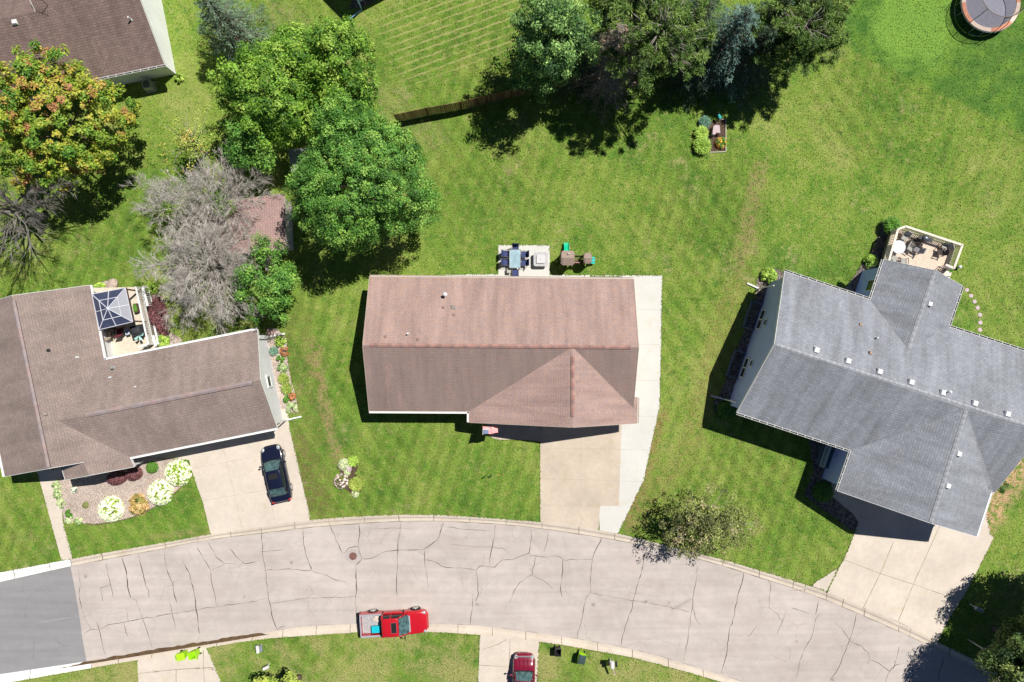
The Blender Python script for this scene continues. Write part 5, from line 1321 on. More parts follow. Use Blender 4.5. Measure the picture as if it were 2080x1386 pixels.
tag(mb.build('bed_edging', flat('edging_pale', (.55, .50, .42), .8), None), 'pale timber edging on the right of the garden stone bed', 'edging')
for i, (x, y) in enumerate(((1964, 589.5), (1972, 601), (1979.5, 613), (1985.5, 625), (1990.5, 640), (1991, 655.5), (1990.5, 670))):
    b = P(x, y); mb = MB(); r_ = .19
    mb.prism([(r_ * math.cos(k * math.pi / 4 + .2) * rnd.uniform(.85, 1.1), r_ * math.sin(k * math.pi / 4 + .2) * rnd.uniform(.85, 1.1)) for k in range(8)], 0, .035)
    o = mb.build('stepping_stone', ROCK_L); o.location = b
    tag(o, ('first', 'second', 'third', 'fourth', 'fifth', 'sixth', 'seventh')[i] + ' round pinkish stepping stone counted from the wing of the right house', 'stepping stone', 'stepping stones in the right lawn')
# path edging blocks of the gravel bed: one dark metal border and one block border
mb = MB(); ep = [(388, 953), (373, 985), (346, 1010), (320, 1027), (299, 1039), (272, 1050), (224, 1062), (191, 1066), (173, 1063)]
for a_, b_ in zip(ep, ep[1:]): A_ = P(*a_); B_ = P(*b_); mb.bar(A_ + Vector((0, 0, .05)), B_ + Vector((0, 0, .05)), .04, .14)
tag(mb.build('bed_edging', flat('edging_brown', (.20, .13, .10), .8), None), 'thin brown edging between the gravel bed and the left lawn', 'edging')
ep = [(119, 980), (121, 1000), (125, 1018), (134, 1032), (147, 1044), (160, 1054), (176, 1063)]
mb = MB()
for a_, b_ in zip(ep, ep[1:]): A_ = P(*a_); B_ = P(*b_); mb.bar(A_ + Vector((0, 0, .04)), B_ + Vector((0, 0, .04)), .16, .10)
tag(mb.build('bed_edging', flat('edging_block', (.50, .42, .37), .9), None), 'curved block edging between the gravel bed and the path plants', 'edging')

# ------------------------------------------------------------------ grass: upright tufts over the lawns and creeping over the edges of the slabs
def inside(px_, py_, poly):
    r_ = np.zeros(len(px_), bool); n = len(poly)
    for i in range(n):
        (x0, y0), (x1, y1) = poly[i], poly[(i + 1) % n]
        if y0 == y1: continue
        c_ = ((y0 > py_) != (y1 > py_)) & (px_ < (x1 - x0) * (py_ - y0) / (y1 - y0) + x0); r_ ^= c_
    return r_
rg = np.random.default_rng(77)
FOOTS = [[tuple(p[:2]) for p in f_] for f_ in (foot, footl, footr, foott)]
XS = np.arange(-200, 2300, 6.0); nbv = np.array([NB(x) for x in XS]); sbv = np.array([SB(x) for x in XS])
def on_lawn(x, y):
    px_ = x * S + 1040; py_ = 693 - y * S
    ok = (py_ < np.interp(px_, XS, nbv) - .4) | (py_ > np.interp(px_, XS, sbv) + .4)
    for po in AVOID + FOOTS: ok &= ~inside(x, y, po)
    return ok
x = rg.uniform(-46, 46, 190000); y = rg.uniform(-31, 31, 190000); ok = on_lawn(x, y); x = x[ok]; y = y[ok]
C_ = np.stack([x, y, rg.uniform(.01, .05, len(x))], 1)
o = leaf_mesh('grass_tufts', GRASS, None, C_, np.tile(np.array([0, 0, .5]), (len(x), 1)), .13, .4, np.zeros(len(x)), 5, .5, .2); tag(o, kind='stuff')
ex = []; ey = []
edges_ = [(po[i], po[(i + 1) % len(po)]) for po in AVOID for i in range(len(po))]
for f_, sg in ((NB, 1), (SB, -1)):
    for a_ in range(-60, 2130, 12): edges_.append((tuple((P(a_, f_(a_)) + Vector((0, sg * .02, 0))).xy), tuple((P(a_ + 12, f_(a_ + 12)) + Vector((0, sg * .02, 0))).xy)))
for (ax, ay), (bx, by) in edges_:
    L_ = math.hypot(bx - ax, by - ay); k = int(L_ * 22)
    if k < 1: continue
    u = rg.random(k); nx, ny = -(by - ay) / L_, (bx - ax) / L_; o_ = rg.uniform(-.05, .05, k) * (1 + 1.2 * np.sin((ax + (bx - ax) * u) * 3.1 + (ay + (by - ay) * u) * 2.3))
    ex.append(ax + (bx - ax) * u + nx * o_); ey.append(ay + (by - ay) * u + ny * o_)
ex = np.concatenate(ex); ey = np.concatenate(ey)
near = on_lawn(ex + .07, ey) | on_lawn(ex - .07, ey) | on_lawn(ex, ey + .07) | on_lawn(ex, ey - .07)
for po in FOOTS: near &= ~inside(ex, ey, po)
ex = ex[near]; ey = ey[near]
C_ = np.stack([ex, ey, rg.uniform(.03, .07, len(ex))], 1)
o = leaf_mesh('edge_grass', GRASS, None, C_, np.tile(np.array([0, 0, .5]), (len(ex), 1)), .12, .45, np.zeros(len(ex)), 6, .5, .2); tag(o, kind='stuff')
# ------------------------------------------------------------------ vehicles
def paint(name, c, rough=.22):
    t = NT(name)
    cc = t.mulf(c, t.remap(t.noise(1.2, 3), .3, .7, .93, 1.06))
    return t.done(cc, rough, .5, 0.0, **{'Coat Weight': .8, 'Coat Roughness': .06})
NAVY = paint('paint_navy', (.008, .011, .030)); REDP = paint('paint_red', (.52, .010, .02)); MAROON = paint('paint_maroon', (.20, .008, .030))
CGLASS = flat('car_glass', (.075, .135, .135), .08, .7, 4, spec=.7); SGLASS = flat('dark_car_glass', (.015, .022, .022), .08, .2, 2, spec=.7)
TYRE = flat('tyre_rubber', (.025, .025, .026), .85, .2); RIM = flat('rim_alloy', (.55, .54, .54), .3, .1, metal=.5); CHROME = flat('chrome', (.62, .63, .65), .2, .05, metal=.8)
LAMPW = flat('headlamp_lens', (.38, .40, .42), .12, .05, spec=.8); LAMPR = flat('tail_lamp_lens', (.45, .03, .03), .2, .1, spec=.6); BLACKP = flat('black_plastic', (.018, .018, .02), .5, .15)

def loft(mb, secs, mi=0, cap=True):
    "secs: list of (x, half profile [(y, z) ... from outer bottom to top centre]); mirrored"
    base = len(mb.v); m = None
    for x, pr in secs:
        ring = [(x, y, z) for y, z in pr] + [(x, -y, z) for y, z in pr[::-1] if y > 1e-6]
        m = len(ring); mb.v.extend(ring)
    for i in range(len(secs) - 1):
        for k in range(m):
            k2 = (k + 1) % m
            mb.f.append((base + i * m + k, base + i * m + k2, base + (i + 1) * m + k2, base + (i + 1) * m + k)); mb.m.append(mi)
    if cap:
        mb.f.append(tuple(base + k for k in range(m - 1, -1, -1))); mb.m.append(mi)
        mb.f.append(tuple(base + (len(secs) - 1) * m + k for k in range(m))); mb.m.append(mi)

def fix_normals(o):
    import bmesh
    bm = bmesh.new(); bm.from_mesh(o.data); bmesh.ops.recalc_face_normals(bm, faces=bm.faces); bm.to_mesh(o.data); bm.free(); return o

def wheels(root, xs, y, r, w=.24):
    for x in xs:
        for s in (-1, 1):
            t = fix_normals(MB().wheel((x, s * y, r), r, w, 24).build('wheel', TYRE, root, smooth=False, bevel=.03))
            mb = MB(); mb.wheel((x, s * (y + w / 2 + .004), r), r * .68, .02, 20)
            for k in range(5):
                a = k * 2 * math.pi / 5; mb.bar((x, s * (y + w / 2 + .02), r), (x + r * .6 * math.cos(a), s * (y + w / 2 + .02), r + r * .6 * math.sin(a)), .07, .02, up=(0, 1, 0))
            fix_normals(mb.build('rim', RIM, t))

def car(name, label, loc, rz, L, W, Hc, pm, xw0, xw1, xr0, xr1, zb=.93, zh=.80, hood_x=None, suv=False, zr=None):
    """front towards +x. xw0 windscreen base, xr0 its top, xr1 rear end of the roof, xw1 base of the rear window"""
    root = thing(name, label, 'car', loc, rz)
    h = W / 2; F = L / 2; Rr = -L / 2; zt = zb
    def pr(wf, z0, zs, ztop, crown=.02): return [(h * wf * .86, z0), (h * wf * .985, z0 + .12), (h * wf, (z0 + zs) * .5), (h * wf * .97, zs - .06), (h * wf * .86, ztop), (h * wf * .45, ztop + crown), (0, ztop + crown * 1.3)]
    secs = [(F, pr(.45, .34, .56, .54)), (F - .06, pr(.66, .28, .64, .63)), (F - .18, pr(.82, .24, .71, .70)), (F - .42, pr(.94, .22, .78, .77)), (F - .8, pr(.99, .2, .86, zh + .04)), (xw0 + .1, pr(1.0, .2, .92, zb - .02)), (xw0 - .3, pr(1.0, .2, zb, zb)),
            (0, pr(1.0, .2, zb, zb)), (xw1 + .2, pr(1.0, .2, zb, zb)), (xw1 - .1, pr(.985, .2, .95, zb + .02)), (Rr + .35, pr(.95, .22, .93, zb + (.02 if suv else 0))), (Rr + .12, pr(.9, .25, .85, .84)), (Rr, pr(.78, .34, .7, .70))]
    mb = MB(); loft(mb, secs); b = fix_normals(mb.build('body', pm, root, smooth=True, subsurf=2))
    # greenhouse glass
    def gp(wb, wt, z0, z1): return [(h * wb, z0), (h * (wb + wt) / 2 * 1.01, (z0 + z1) / 2), (h * wt, z1), (h * wt * .5, z1 + .025), (0, z1 + .03)]
    mb = MB(); z0 = zb - .03; zt = Hc - .05
    loft(mb, [(xw0, gp(.80, .74, z0, z0 + .03)), ((xw0 + xr0) / 2, gp(.86, .73, z0, (z0 + zt) / 2 + .04)), (xr0, gp(.88, .66, z0, zt)), ((xr0 + xr1) / 2, gp(.89, .67, z0, zt + .01)), (xr1, gp(.87, .65, z0, zt - .01)), ((xr1 + xw1) / 2, gp(.82, .70, z0, (z0 + zt) / 2 + .04)), (xw1, gp(.76, .70, z0, z0 + .03))])
    fix_normals(mb.build('windows', SGLASS, root, smooth=True))
    # roof panel and pillars in body colour
    mb = MB()
    def rp(w, z): return [(h * w, z - .03), (h * w * 1.0, z + .01), (h * w * .9, z + .035), (h * w * .45, z + .06), (0, z + .065)]
    loft(mb, [(xr0 + .03, rp(.64, zt - .015)), (xr0 - .15, rp(.68, zt + .005)), ((xr0 + xr1) / 2, rp(.69, zt + .01)), (xr1 + .12, rp(.67, zt)), (xr1 - .03, rp(.62, zt - .02))])
    fix_normals(mb.build('roof', pm, root, smooth=True))
    mb = MB()
    for s in (-1, 1):
        mb = MB(); mb.tube([(xw0 + .02, s * h * .84, zb), ((xw0 + xr0) / 2, s * h * .775, (zb + zt) / 2 + .07), (xr0, s * h * .69, zt + .03)], .045, 6); mb.build('pillar', pm, root, smooth=True); mb = MB()
        mb.tube([(xr1, s * h * .68, zt + .02), ((xr1 + xw1) / 2, s * h * .75, (zb + zt) / 2 + .06), (xw1 - .03, s * h * .80, zb)], .055, 6); mb.build('pillar', pm, root, smooth=True); mb = MB()
        mb.tube([(xr0 - .75, s * h * .70, zt + .01), (xr0 - .72, s * h * .895, zb)], .03, 5); mb.build('pillar', pm, root, smooth=True)
    for nm, xa, xb in (('windscreen', xw0 - .03, xr0 + .02), ('rear_window', xw1 + .05, xr1 - .02)):
        mb = MB(); n = 5; zz0 = zb + .03; zz1 = zt + .015
        for i in range(n + 1):
            u = i / n; x = xa + (xb - xa) * u; z = zz0 + (zz1 - zz0) * (u ** .85) + .03 * math.sin(math.pi * u); wv = h * (.77 - .16 * u)
            for v in (-1, -.5, 0, .5, 1): mb.v.append((x + (.07 if xa > xb else -.04) * (1 - v * v) * (1 - u), wv * v, z + .03 * (1 - v * v)))
        for i in range(n):
            for k in range(4): a_ = i * 5 + k; mb.f.append((a_, a_ + 1, a_ + 6, a_ + 5)); mb.m.append(0)
        fix_normals(mb.build(nm, CGLASS, root, smooth=True))
    mb = MB(); xs = (xr0 - .32); mb.box((xs - .16, 0, zt + .082), (.46, W * .40, .012)); mb.build('sunroof', BLACKP, root, bevel=.004)
    for s in (-1, 1):
        MB().blob((F - .34, s * h * .70, .70), (.24, .16, .09), 2, .03, 12, 8).build('headlight', LAMPW, root, smooth=True)
        MB().blob((Rr + .12, s * h * .74, .76), (.12, .17, .09), 2, .03, 12, 8).build('tail_light', LAMPR, root, smooth=True)
        mb = MB(); mb.blob((xw0 - .28, s * (h + .13), zb + .05), (.08, .12, .07), 3, .02, 10, 8); mb.bar((xw0 - .26, s * h * .9, zb - .02), (xw0 - .27, s * (h + .08), zb + .03), .05, .05); mb.build('side_mirror', pm, root, smooth=True)
        for x in (.35, -.75): MB().bar((x, s * h * 1.0, zb - .16), (x + .18, s * h * 1.0, zb - .16), .03, .03).build('door_handle', CHROME, root)
    mb = MB(); mb.bar((F - .04, -h * .45, .50), (F - .04, h * .45, .50), .05, .14); mb.build('grille', CHROME if suv else BLACKP, root)
    mb = MB(); mb.bar((xw0 + .06, -h * .72, zb + .015), (xw0 + .06, h * .72, zb + .015), .09, .02); mb.build('cowl', BLACKP, root)
    wheels(root, (F - .93, Rr + 1.0), h - .13, .335)
    return root
c = P(566.5, 959)
car('sedan', 'dark navy four door sedan with a sunroof, parked on the cream drive', (c.x, c.y, .02), math.radians(102.5), 4.85, 1.84, 1.46, NAVY, 1.12, -1.83, .38, -1.12)
c = P(1063.5, 1377)
sv = car('suv', 'maroon sport utility car with its front towards the street, cut by the bottom edge', (c.x, c.y, .02), math.radians(89), 4.75, 1.90, 1.75, MAROON, 1.05, -2.1, .55, -1.9, zb=1.08, zh=.98, suv=True)
mb = MB()
for y in (-.35, .0, .35): mb.bar((1.25, y, 1.10), (2.02, y * .9, .985), .025, .02)
mb.build('hood_ribs', MAROON, sv)
mb = MB(); mb.bar((2.2, -.62, .90), (2.2, .62, .90), .10, .06); mb.build('grille_trim', CHROME, sv, bevel=.02)

# red pickup with an open bed
c = P(802, 1258.5)
pk = thing('pickup_truck', 'bright red pickup truck with a blue green tub in its open bed', 'pickup truck', (c.x, c.y, ZR + .01), math.radians(3.6))
h = .97
def pp(wf, z0, zs, zt, cr=.03): return [(h * wf * .9, z0), (h * wf, z0 + .12), (h * wf, (z0 + zs) / 2), (h * wf * .985, zs), (h * wf * .90, zt), (h * wf * .45, zt + cr), (0, zt + cr * 1.3)]
mb = MB(); loft(mb, [(2.86, pp(.70, .5, .80, .84)), (2.78, pp(.86, .38, .92, .98)), (2.55, pp(.97, .36, 1.0, 1.06)), (2.0, pp(1.0, .38, 1.08, 1.13)), (1.25, pp(1.0, .38, 1.14, 1.20)), (.9, pp(1.0, .38, 1.14, 1.17)), (0, pp(1.0, .38, 1.14, 1.16)), (-.78, pp(1.0, .38, 1.14, 1.16)), (-.84, pp(.99, .4, 1.12, 1.14))])
fix_normals(mb.build('body', REDP, pk, smooth=True, subsurf=1))
mb = MB(); loft(mb, [(1.28, [(h * .80, 1.14), (h * .78, 1.16), (h * .74, 1.19), (h * .4, 1.22), (0, 1.23)]), (.92, [(h * .90, 1.14), (h * .86, 1.42), (h * .78, 1.5), (h * .4, 1.54), (0, 1.55)]), (.58, [(h * .92, 1.14), (h * .87, 1.5), (h * .76, 1.80), (h * .4, 1.83), (0, 1.84)]), (-.62, [(h * .92, 1.14), (h * .87, 1.5), (h * .76, 1.80), (h * .4, 1.83), (0, 1.84)]), (-.78, [(h * .90, 1.14), (h * .84, 1.5), (h * .74, 1.74), (h * .4, 1.77), (0, 1.78)])])
fix_normals(mb.build('windows', SGLASS, pk, smooth=True))
mb = MB()
def rp2(w, z): return [(h * w, z - .03), (h * w * 1.0, z + .01), (h * w * .92, z + .04), (h * w * .45, z + .065), (0, z + .07)]
loft(mb, [(.60, rp2(.75, 1.795)), (.40, rp2(.785, 1.82)), (-.2, rp2(.79, 1.825)), (-.66, rp2(.78, 1.815)), (-.80, rp2(.74, 1.76))]); fix_normals(mb.build('roof', REDP, pk, smooth=True))
mb = MB()
for s in (-1, 1):
    for pts_, r_, n_ in (([(1.24, s * h * .86, 1.16), (.93, s * h * .82, 1.50), (.60, s * h * .78, 1.82)], .05, 6), ([(-.06, s * h * .79, 1.82), (-.06, s * h * .93, 1.16)], .045, 5), ([(-.76, s * h * .77, 1.78), (-.80, s * h * .94, 1.16)], .08, 6)):
        MB().tube(pts_, r_, n_).build('pillar', REDP, pk, smooth=True)
mb = MB(); n = 5
for i in range(n + 1):
    u = i / n; x = 1.30 - .70 * u; z = 1.22 + .62 * u ** .9
    for v in (-1, -.5, 0, .5, 1): mb.v.append((x + .12 * (1 - v * v) * (1 - u * .6), h * (.78 - .06 * u) * v, z + .02 * (1 - v * v)))
for i in range(n):
    for k in range(4): a_ = i * 5 + k; mb.f.append((a_, a_ + 1, a_ + 6, a_ + 5)); mb.m.append(0)
fix_normals(mb.build('windscreen', CGLASS, pk, smooth=True))
mb = MB(); mb.bar((1.42, -h * .70, 1.235), (1.42, h * .70, 1.235), .11, .02); mb.build('cowl', flat('cowl_grey', (.40, .40, .45), .4), pk)
mb = MB(); mb.box((.22, 0, 1.905), (.40, .82, .014)); mb.build('sunroof', BLACKP, pk, bevel=.004)
mb = MB()
for a_, b_ in (((.44, -.43), (.44, .43)), ((0, -.43), (0, .43)), ((0, .43), (.44, .43)), ((0, -.43), (.44, -.43))): mb.bar((a_[0], a_[1], 1.905), (b_[0], b_[1], 1.905), .02, .02)
mb.build('sunroof_frame', CHROME, pk)
BEDC = flat('bed_liner_grey', (.40, .39, .40), .6, .25, 6)
mb = MB()     # bed walls: hollow box
x0, x1 = -2.72, -.88
mb.box(((x0 + x1) / 2, 0, .62), (x1 - x0, 1.72, .06)); 
for s in (-1, 1):
    mb.box(((x0 + x1) / 2, s * .92, .80), (x1 - x0, .11, .66)); mb.box(((x0 + x1) / 2, s * .83, .80), (x1 - x0, .06, .60))
mb.box((x0 + .03, 0, .83), (.07, 1.74, .56)); mb.build('bed', REDP, pk, bevel=.02)
mb = MB()
for s in (-1, 1): mb.box(((x0 + x1) / 2, s * .885, 1.15), (x1 - x0, .16, .035))
mb.box((x0 + .03, 0, 1.13), (.10, 1.62, .03)); mb.box((x1 + .02, 0, 1.10), (.13, 1.75, .12)); mb.build('bed_rail', flat('rail_grey', (.36, .36, .40), .4, .1), pk, bevel=.01)
mb = MB(); mb.box(((x0 + x1) / 2, 0, .668), (x1 - x0 - .16, 1.56, .02))
for i in range(9): mb.box(((x0 + x1) / 2, -.7 + i * .175, .69), (x1 - x0 - .2, .07, .03))
mb.build('bed_liner', BEDC, pk)
mb = MB(); mb.box((-2.86, 0, .60), (.24, 1.86, .22)); mb.build('rear_bumper', BLACKP, pk, bevel=.05)
mb = MB(); mb.box((2.83, 0, .55), (.16, 1.40, .22)); mb.build('front_bumper', REDP, pk, bevel=.06)
mb = MB(); mb.bar((2.80, -.5, .86), (2.80, .5, .86), .06, .12); mb.build('grille', BLACKP, pk)
for s in (-1, 1):
    MB().blob((2.58, s * .74, .95), (.20, .16, .10), 2, .03, 12, 8).build('headlight', LAMPW, pk, smooth=True)
    MB().box((-2.74, s * .93, .88), (.06, .10, .34)).build('tail_light', LAMPR, pk, bevel=.015)
    mb = MB(); mb.box((.98, s * 1.13, 1.28), (.09, .20, .20)); mb.bar((1.0, s * .90, 1.16), (.99, s * 1.08, 1.24), .06, .05); mb.build('side_mirror', BLACKP, pk, bevel=.03)
    for x in (.02, -.65): MB().bar((x, s * .985, 1.02), (x + .17, s * .985, 1.02), .03, .04).build('door_handle', REDP, pk)
    for x in (1.86, -1.72):
        mb = MB(); pts = []
        for k in range(9):
            a = math.pi * k / 8; pts.append((x + .47 * math.cos(a), s * .985, .40 + .45 * math.sin(a)))
        mb.tube(pts, .03, 5); mb.build('wheel_arch', BLACKP, pk)
wheels(pk, (1.86, -1.72), .86, .385, .26)
TEAL = flat('teal_plastic', (.01, .50, .60), .45, .1)
tb = thing('storage_tub', 'bright blue green plastic tub lying in the bed of the red pickup', 'tub', (0, 0, 0)); M_ = pk.matrix_basis @ Vector((-1.42, -.38, .72)); tb.location = M_; tb.rotation_euler = (0, 0, math.radians(3.6))
mb = MB(); mb.prism([(-.34, -.24), (.34, -.24), (.34, .24), (-.34, .24)], 0, .30, inset=-.03); mb.build('tub', TEAL, tb, bevel=.03)
mb = MB(); mb.box((0, 0, .315), (.76, .56, .03)); mb.box((.0, .0, .34), (.5, .06, .025), .5); mb.build('lid', TEAL, tb, bevel=.01)
tp = thing('tarp', 'crumpled pale cloth beside the blue green tub in the pickup bed', 'cloth', (0, 0, 0)); M_ = pk.matrix_basis @ Vector((-1.30, .38, .72)); tp.location = M_; tp.rotation_euler = (0, 0, .3)
MB().blob((0, 0, .07), (.40, .26, .11), 5, .4, 16, 10).build('cloth', flat('cloth_pale', (.62, .54, .48), .9, .2, 6, .5), tp)

# ------------------------------------------------------------------ wheeled bins and mailboxes
LIMEP = flat('bin_lime', (.42, .78, .02), .5, .12, 3); BINB = flat('bin_black', (.03, .03, .032), .5, .2, 3); BINT = flat('bin_lid_dark', (.045, .075, .075), .5, .15, 4)
def bin_(label, px, py, rz, body, lid, mode='closed', sc=1.0, z=0.0, group='wheeled bins along the street'):
    "lid side hinge at -x (the handle side); mode closed / open"
    b = P(px, py, .55 + z); r = thing('wheeled_bin', label, 'bin', (b.x, b.y, z), rz, group); r.scale = (sc, sc, sc)
    mb = MB(); lo = [(-.24, -.22), (.24, -.22), (.24, .22), (-.24, .22)]; hi = [(-.34, -.30), (.36, -.30), (.36, .30), (-.34, .30)]
    base = [(x, y, .06) for x, y in lo]; tp_ = [(x, y, 1.0) for x, y in hi]; ti = [(x * .92, y * .92, 1.0) for x, y in hi]; bi = [(x * .9, y * .9, .12) for x, y in lo]
    mb.add(base + tp_ + ti + bi, [(3, 2, 1, 0), (12, 13, 14, 15)] + [(i, (i + 1) % 4, 4 + (i + 1) % 4, 4 + i) for i in range(4)] + [(4 + i, 4 + (i + 1) % 4, 8 + (i + 1) % 4, 8 + i) for i in range(4)] + [(8 + i, 8 + (i + 1) % 4, 12 + (i + 1) % 4, 12 + i) for i in range(4)])
    for a_, b_ in (((-.34, -.30), (.36, -.30)), ((.36, -.30), (.36, .30)), ((.36, .30), (-.34, .30))): mb.bar((a_[0], a_[1], .985), (b_[0], b_[1], .985), .045, .05)
    mb.build('bin_body', body, r)
    mb = MB()
    if mode == 'closed':
        mb.prism([(-.36, -.32), (.39, -.32), (.39, .32), (-.36, .32)], 1.015, 1.09, inset=.05)
        mb.prism([(-.22, -.2), (.26, -.2), (.26, .2), (-.22, .2)], 1.088, 1.115, inset=.03)
    else:
        M_ = Matrix.Rotation(math.radians(-112), 3, 'Y')
        mb.box(Vector((-.37, 0, 1.0)) + M_ @ Vector((.37, 0, .03)), (.74, .62, .04), M=M_)
        mb.box(Vector((-.37, 0, 1.0)) + M_ @ Vector((.37, 0, .06)), (.5, .42, .03), M=M_)
    mb.build('lid', lid, r, bevel=.01)
    mb = MB(); mb.tube([(-.34, -.2, .96), (-.46, -.2, 1.0), (-.46, .2, 1.0), (-.34, .2, .96)], .025, 6); mb.build('handle', body, r, smooth=True)
    for s in (-1, 1): fix_normals(MB().wheel((-.27, s * .26, .13), .13, .06, 14).build('wheel', TYRE, r))
    return r
bin_('lime green wheeled bin with its lid closed, left one on the lower left drive', 370.5, 1331, math.radians(12), LIMEP, LIMEP, z=.02, sc=.92)
bin_('lime green wheeled bin with its lid thrown open, right one on the lower left drive', 395, 1328, math.radians(195), LIMEP, LIMEP, 'open', z=.02, sc=.95)
bin_('open black wheeled bin on the grass beside the maroon car', 1133, 1323, math.radians(-92), BINB, BINB, 'open', .84)
bin_('lime green wheeled bin with a dark lid on the grass by the kerb', 1181, 1335, math.radians(-103), LIMEP, BINT, 'closed', 1.0)
MBW = flat('mailbox_white', (.72, .70, .68), .5, .08); MBG = flat('mailbox_grey', (.22, .25, .32), .5, .1); WOODG = flat('post_wood', (.45, .38, .30), .85, .25, 5)
def mailbox(label, px, py, rz, mat, tube=None, L=.52, W=.22, hz=1.05, arm=0.0):
    b = P(px, py, hz); r = thing('mailbox', label, 'mailbox', (b.x, b.y, 0), rz)
    mb = MB(); mb.box((0, 0, hz / 2), (.07, .07, hz)); 
    if arm: mb.bar((0, 0, hz - .03), (arm, 0, hz - .03), .09, .09); mb.bar((0, 0, hz - .45), (arm * .6, 0, hz - .05), .07, .07)
    mb.build('post', WOODG if arm else MBW, r)
    mb = MB(); n = 8; base = []
    for sx in (-L / 2, L / 2):
        ring = [(sx, -W / 2, hz), (sx, W / 2, hz)] + [(sx, W / 2 * math.cos(math.pi * k / n), hz + .12 + W / 2 * math.sin(math.pi * k / n)) for k in range(n + 1)]
        base.append(ring)
    m_ = len(base[0]); mb.add(base[0] + base[1], [tuple(range(m_ - 1, -1, -1)), tuple(range(m_, 2 * m_))] + [(k, (k + 1) % m_, m_ + (k + 1) % m_, m_ + k) for k in range(m_)]); fix_normals(mb.build('box', mat, r))
    MB().box((L / 2 + .012, 0, hz + .1), (.02, W * .9, .18)).build('door', mat, r)
    MB().box((.05, W / 2 + .015, hz + .2), (.04, .015, .16)).build('signal_flag', flat('flag_red', (.5, .04, .03), .5), r)
    if tube: MB().box((0, -W / 2 - .14, hz + .02), (L * .8, .18, .16)).build('newspaper_box', tube, r, bevel=.02)
    return r
r = mailbox('white mailbox with a dark newspaper box and side arm, right of the bins', 1243, 1349, math.radians(92), MBW, None, .50, .38, 1.05, 0)
MB().box((.02, -.34, 1.12), (.46, .15, .17)).build('newspaper_box', BLACKP, r, bevel=.03)
mb = MB(); mb.bar((-.25, -.05, 1.12), (-.95, -.22, .95), .13, .10); mb.build('support_arm', WOODG, r)
MB().box((.1, .28, 1.12), (.36, .12, .14)).build('side_box', BLACKP, r, bevel=.03)
mailbox('white mailbox with a grey newspaper box, near the end of the street silt', 524, 1318.5, math.radians(97), MBW, MBG, .56, .26, .85)
mailbox('small white mailbox tilted on the dry lawn just above the yellow green tree', 541, 1356, math.radians(25), MBW, None, .46, .26, .75)
mailbox('grey mailbox in deep tree shadow beside the right drive', 1987, 1237, math.radians(-25), MBG, None, .62, .30)
# lamp post at lower right
b = P(1966, 1299); lp = thing('lamp_post', 'thin pale lamp post rising out of the lower right corner', 'lamp post', (b.x, b.y, 0))
mb = MB(); mb.tube([(0, 0, 0), (.12, .0, 3.2), (.5, -.5, 6.9)], [.06, .045, .03], 8); mb.build('pole', flat('pole_pale', (.62, .60, .56), .5, .1), lp, smooth=True)
mb = MB(); mb.bar((.48, -.5, 6.88), (1.5, -.95, 7.1), .05, .05); mb.build('arm', flat('pole_pale', (1, 1, 1)), lp)
mb = MB(); mb.box((1.6, -1.0, 7.08), (.5, .22, .1), -.4); mb.build('lamp_head', GALV, lp, bevel=.03)

# ------------------------------------------------------------------ patio furniture
NAVYF = flat('sling_navy', (.045, .06, .17), .7, .12, 12); FRAME = flat('frame_taupe', (.17, .15, .14), .5, .1); TGL = flat('frosted_glass_table', (.36, .50, .56), .15, .2, 2.0, spec=.7)
b = P(1046, 526, .74); ang0 = math.radians(0)
dt = thing('dining_table', 'rectangular glass topped dining table with six navy chairs around it', 'table', (b.x, b.y, .02))
mb = MB(); mb.box((0, 0, .72), (.92, 1.50, .02)); mb.build('table_top', TGL, dt, bevel=.005)
mb = MB()
for s in (-1, 1): mb.box((s * .47, 0, .72), (.04, 1.58, .04)); mb.box((0, s * .77, .72), (.90, .04, .04))
mb.build('table_frame', FRAME, dt)
for sx in (-1, 1):
    for sy in (-1, 1): MB().bar((sx * .42, sy * .70, 0), (sx * .42, sy * .70, .70), .045, .045, up=(1, 0, 0)).build('leg', FRAME, dt)
MB().cyl((0, 0), .03, .732, .75, 10).build('umbrella_hole_cap', FRAME, dt)
def patio_chair(label):
    r = thing('patio_chair', label, 'chair', (0, 0, 0), 0, 'navy sling chairs around the glass table')
    MB().box((0, 0, .42), (.52, .50, .03)).build('seat', NAVYF, r, bevel=.01)
    M_ = Matrix.Rotation(math.radians(-14), 3, 'Y'); MB().box((-.31, 0, .74), (.03, .50, .62), M=M_).build('backrest', NAVYF, r, bevel=.01)
    for s in (-1, 1):
        mb = MB(); mb.tube([(.24, s * .28, 0), (.25, s * .28, .62), (-.30, s * .28, .64)], .018, 6); mb.build('arm_rest', FRAME, r, smooth=True)
        mb = MB(); mb.tube([(-.22, s * .27, 0), (-.26, s * .27, .42), (-.40, s * .27, 1.04)], .018, 6); mb.build('rear_leg', FRAME, r, smooth=True)
    return r
PCH = [(1047, 506, -90, 'navy chair at the lawn end of the glass dining table'), (1047, 554, 90, 'navy chair at the house end of the glass dining table'), (1028, 515.5, 0, 'upper left navy chair of the glass dining table'), (1028, 533, 0, 'lower left navy chair of the glass dining table'),
       (1065, 517, 180, 'upper right navy chair of the glass dining table'), (1065, 534, 180, 'lower right navy chair of the glass dining table')]
def dup(root, loc, rz, label):
    r = root.copy(); col.objects.link(r); r.location = loc; r.rotation_euler = (0, 0, rz); r['label'] = label
    for ch in list(root.children):
        c_ = ch.copy(); col.objects.link(c_); c_.parent = r
        for g in ch.children:
            e_ = g.copy(); col.objects.link(e_); e_.parent = c_
    return r
ch0 = None
for x, y, a, lb in PCH:
    b = P(x, y, .45)
    if ch0 is None: ch0 = patio_chair(lb); ch0.location = (b.x, b.y, .02); ch0.rotation_euler = (0, 0, math.radians(a))
    else: dup(ch0, (b.x, b.y, .02), math.radians(a), lb)
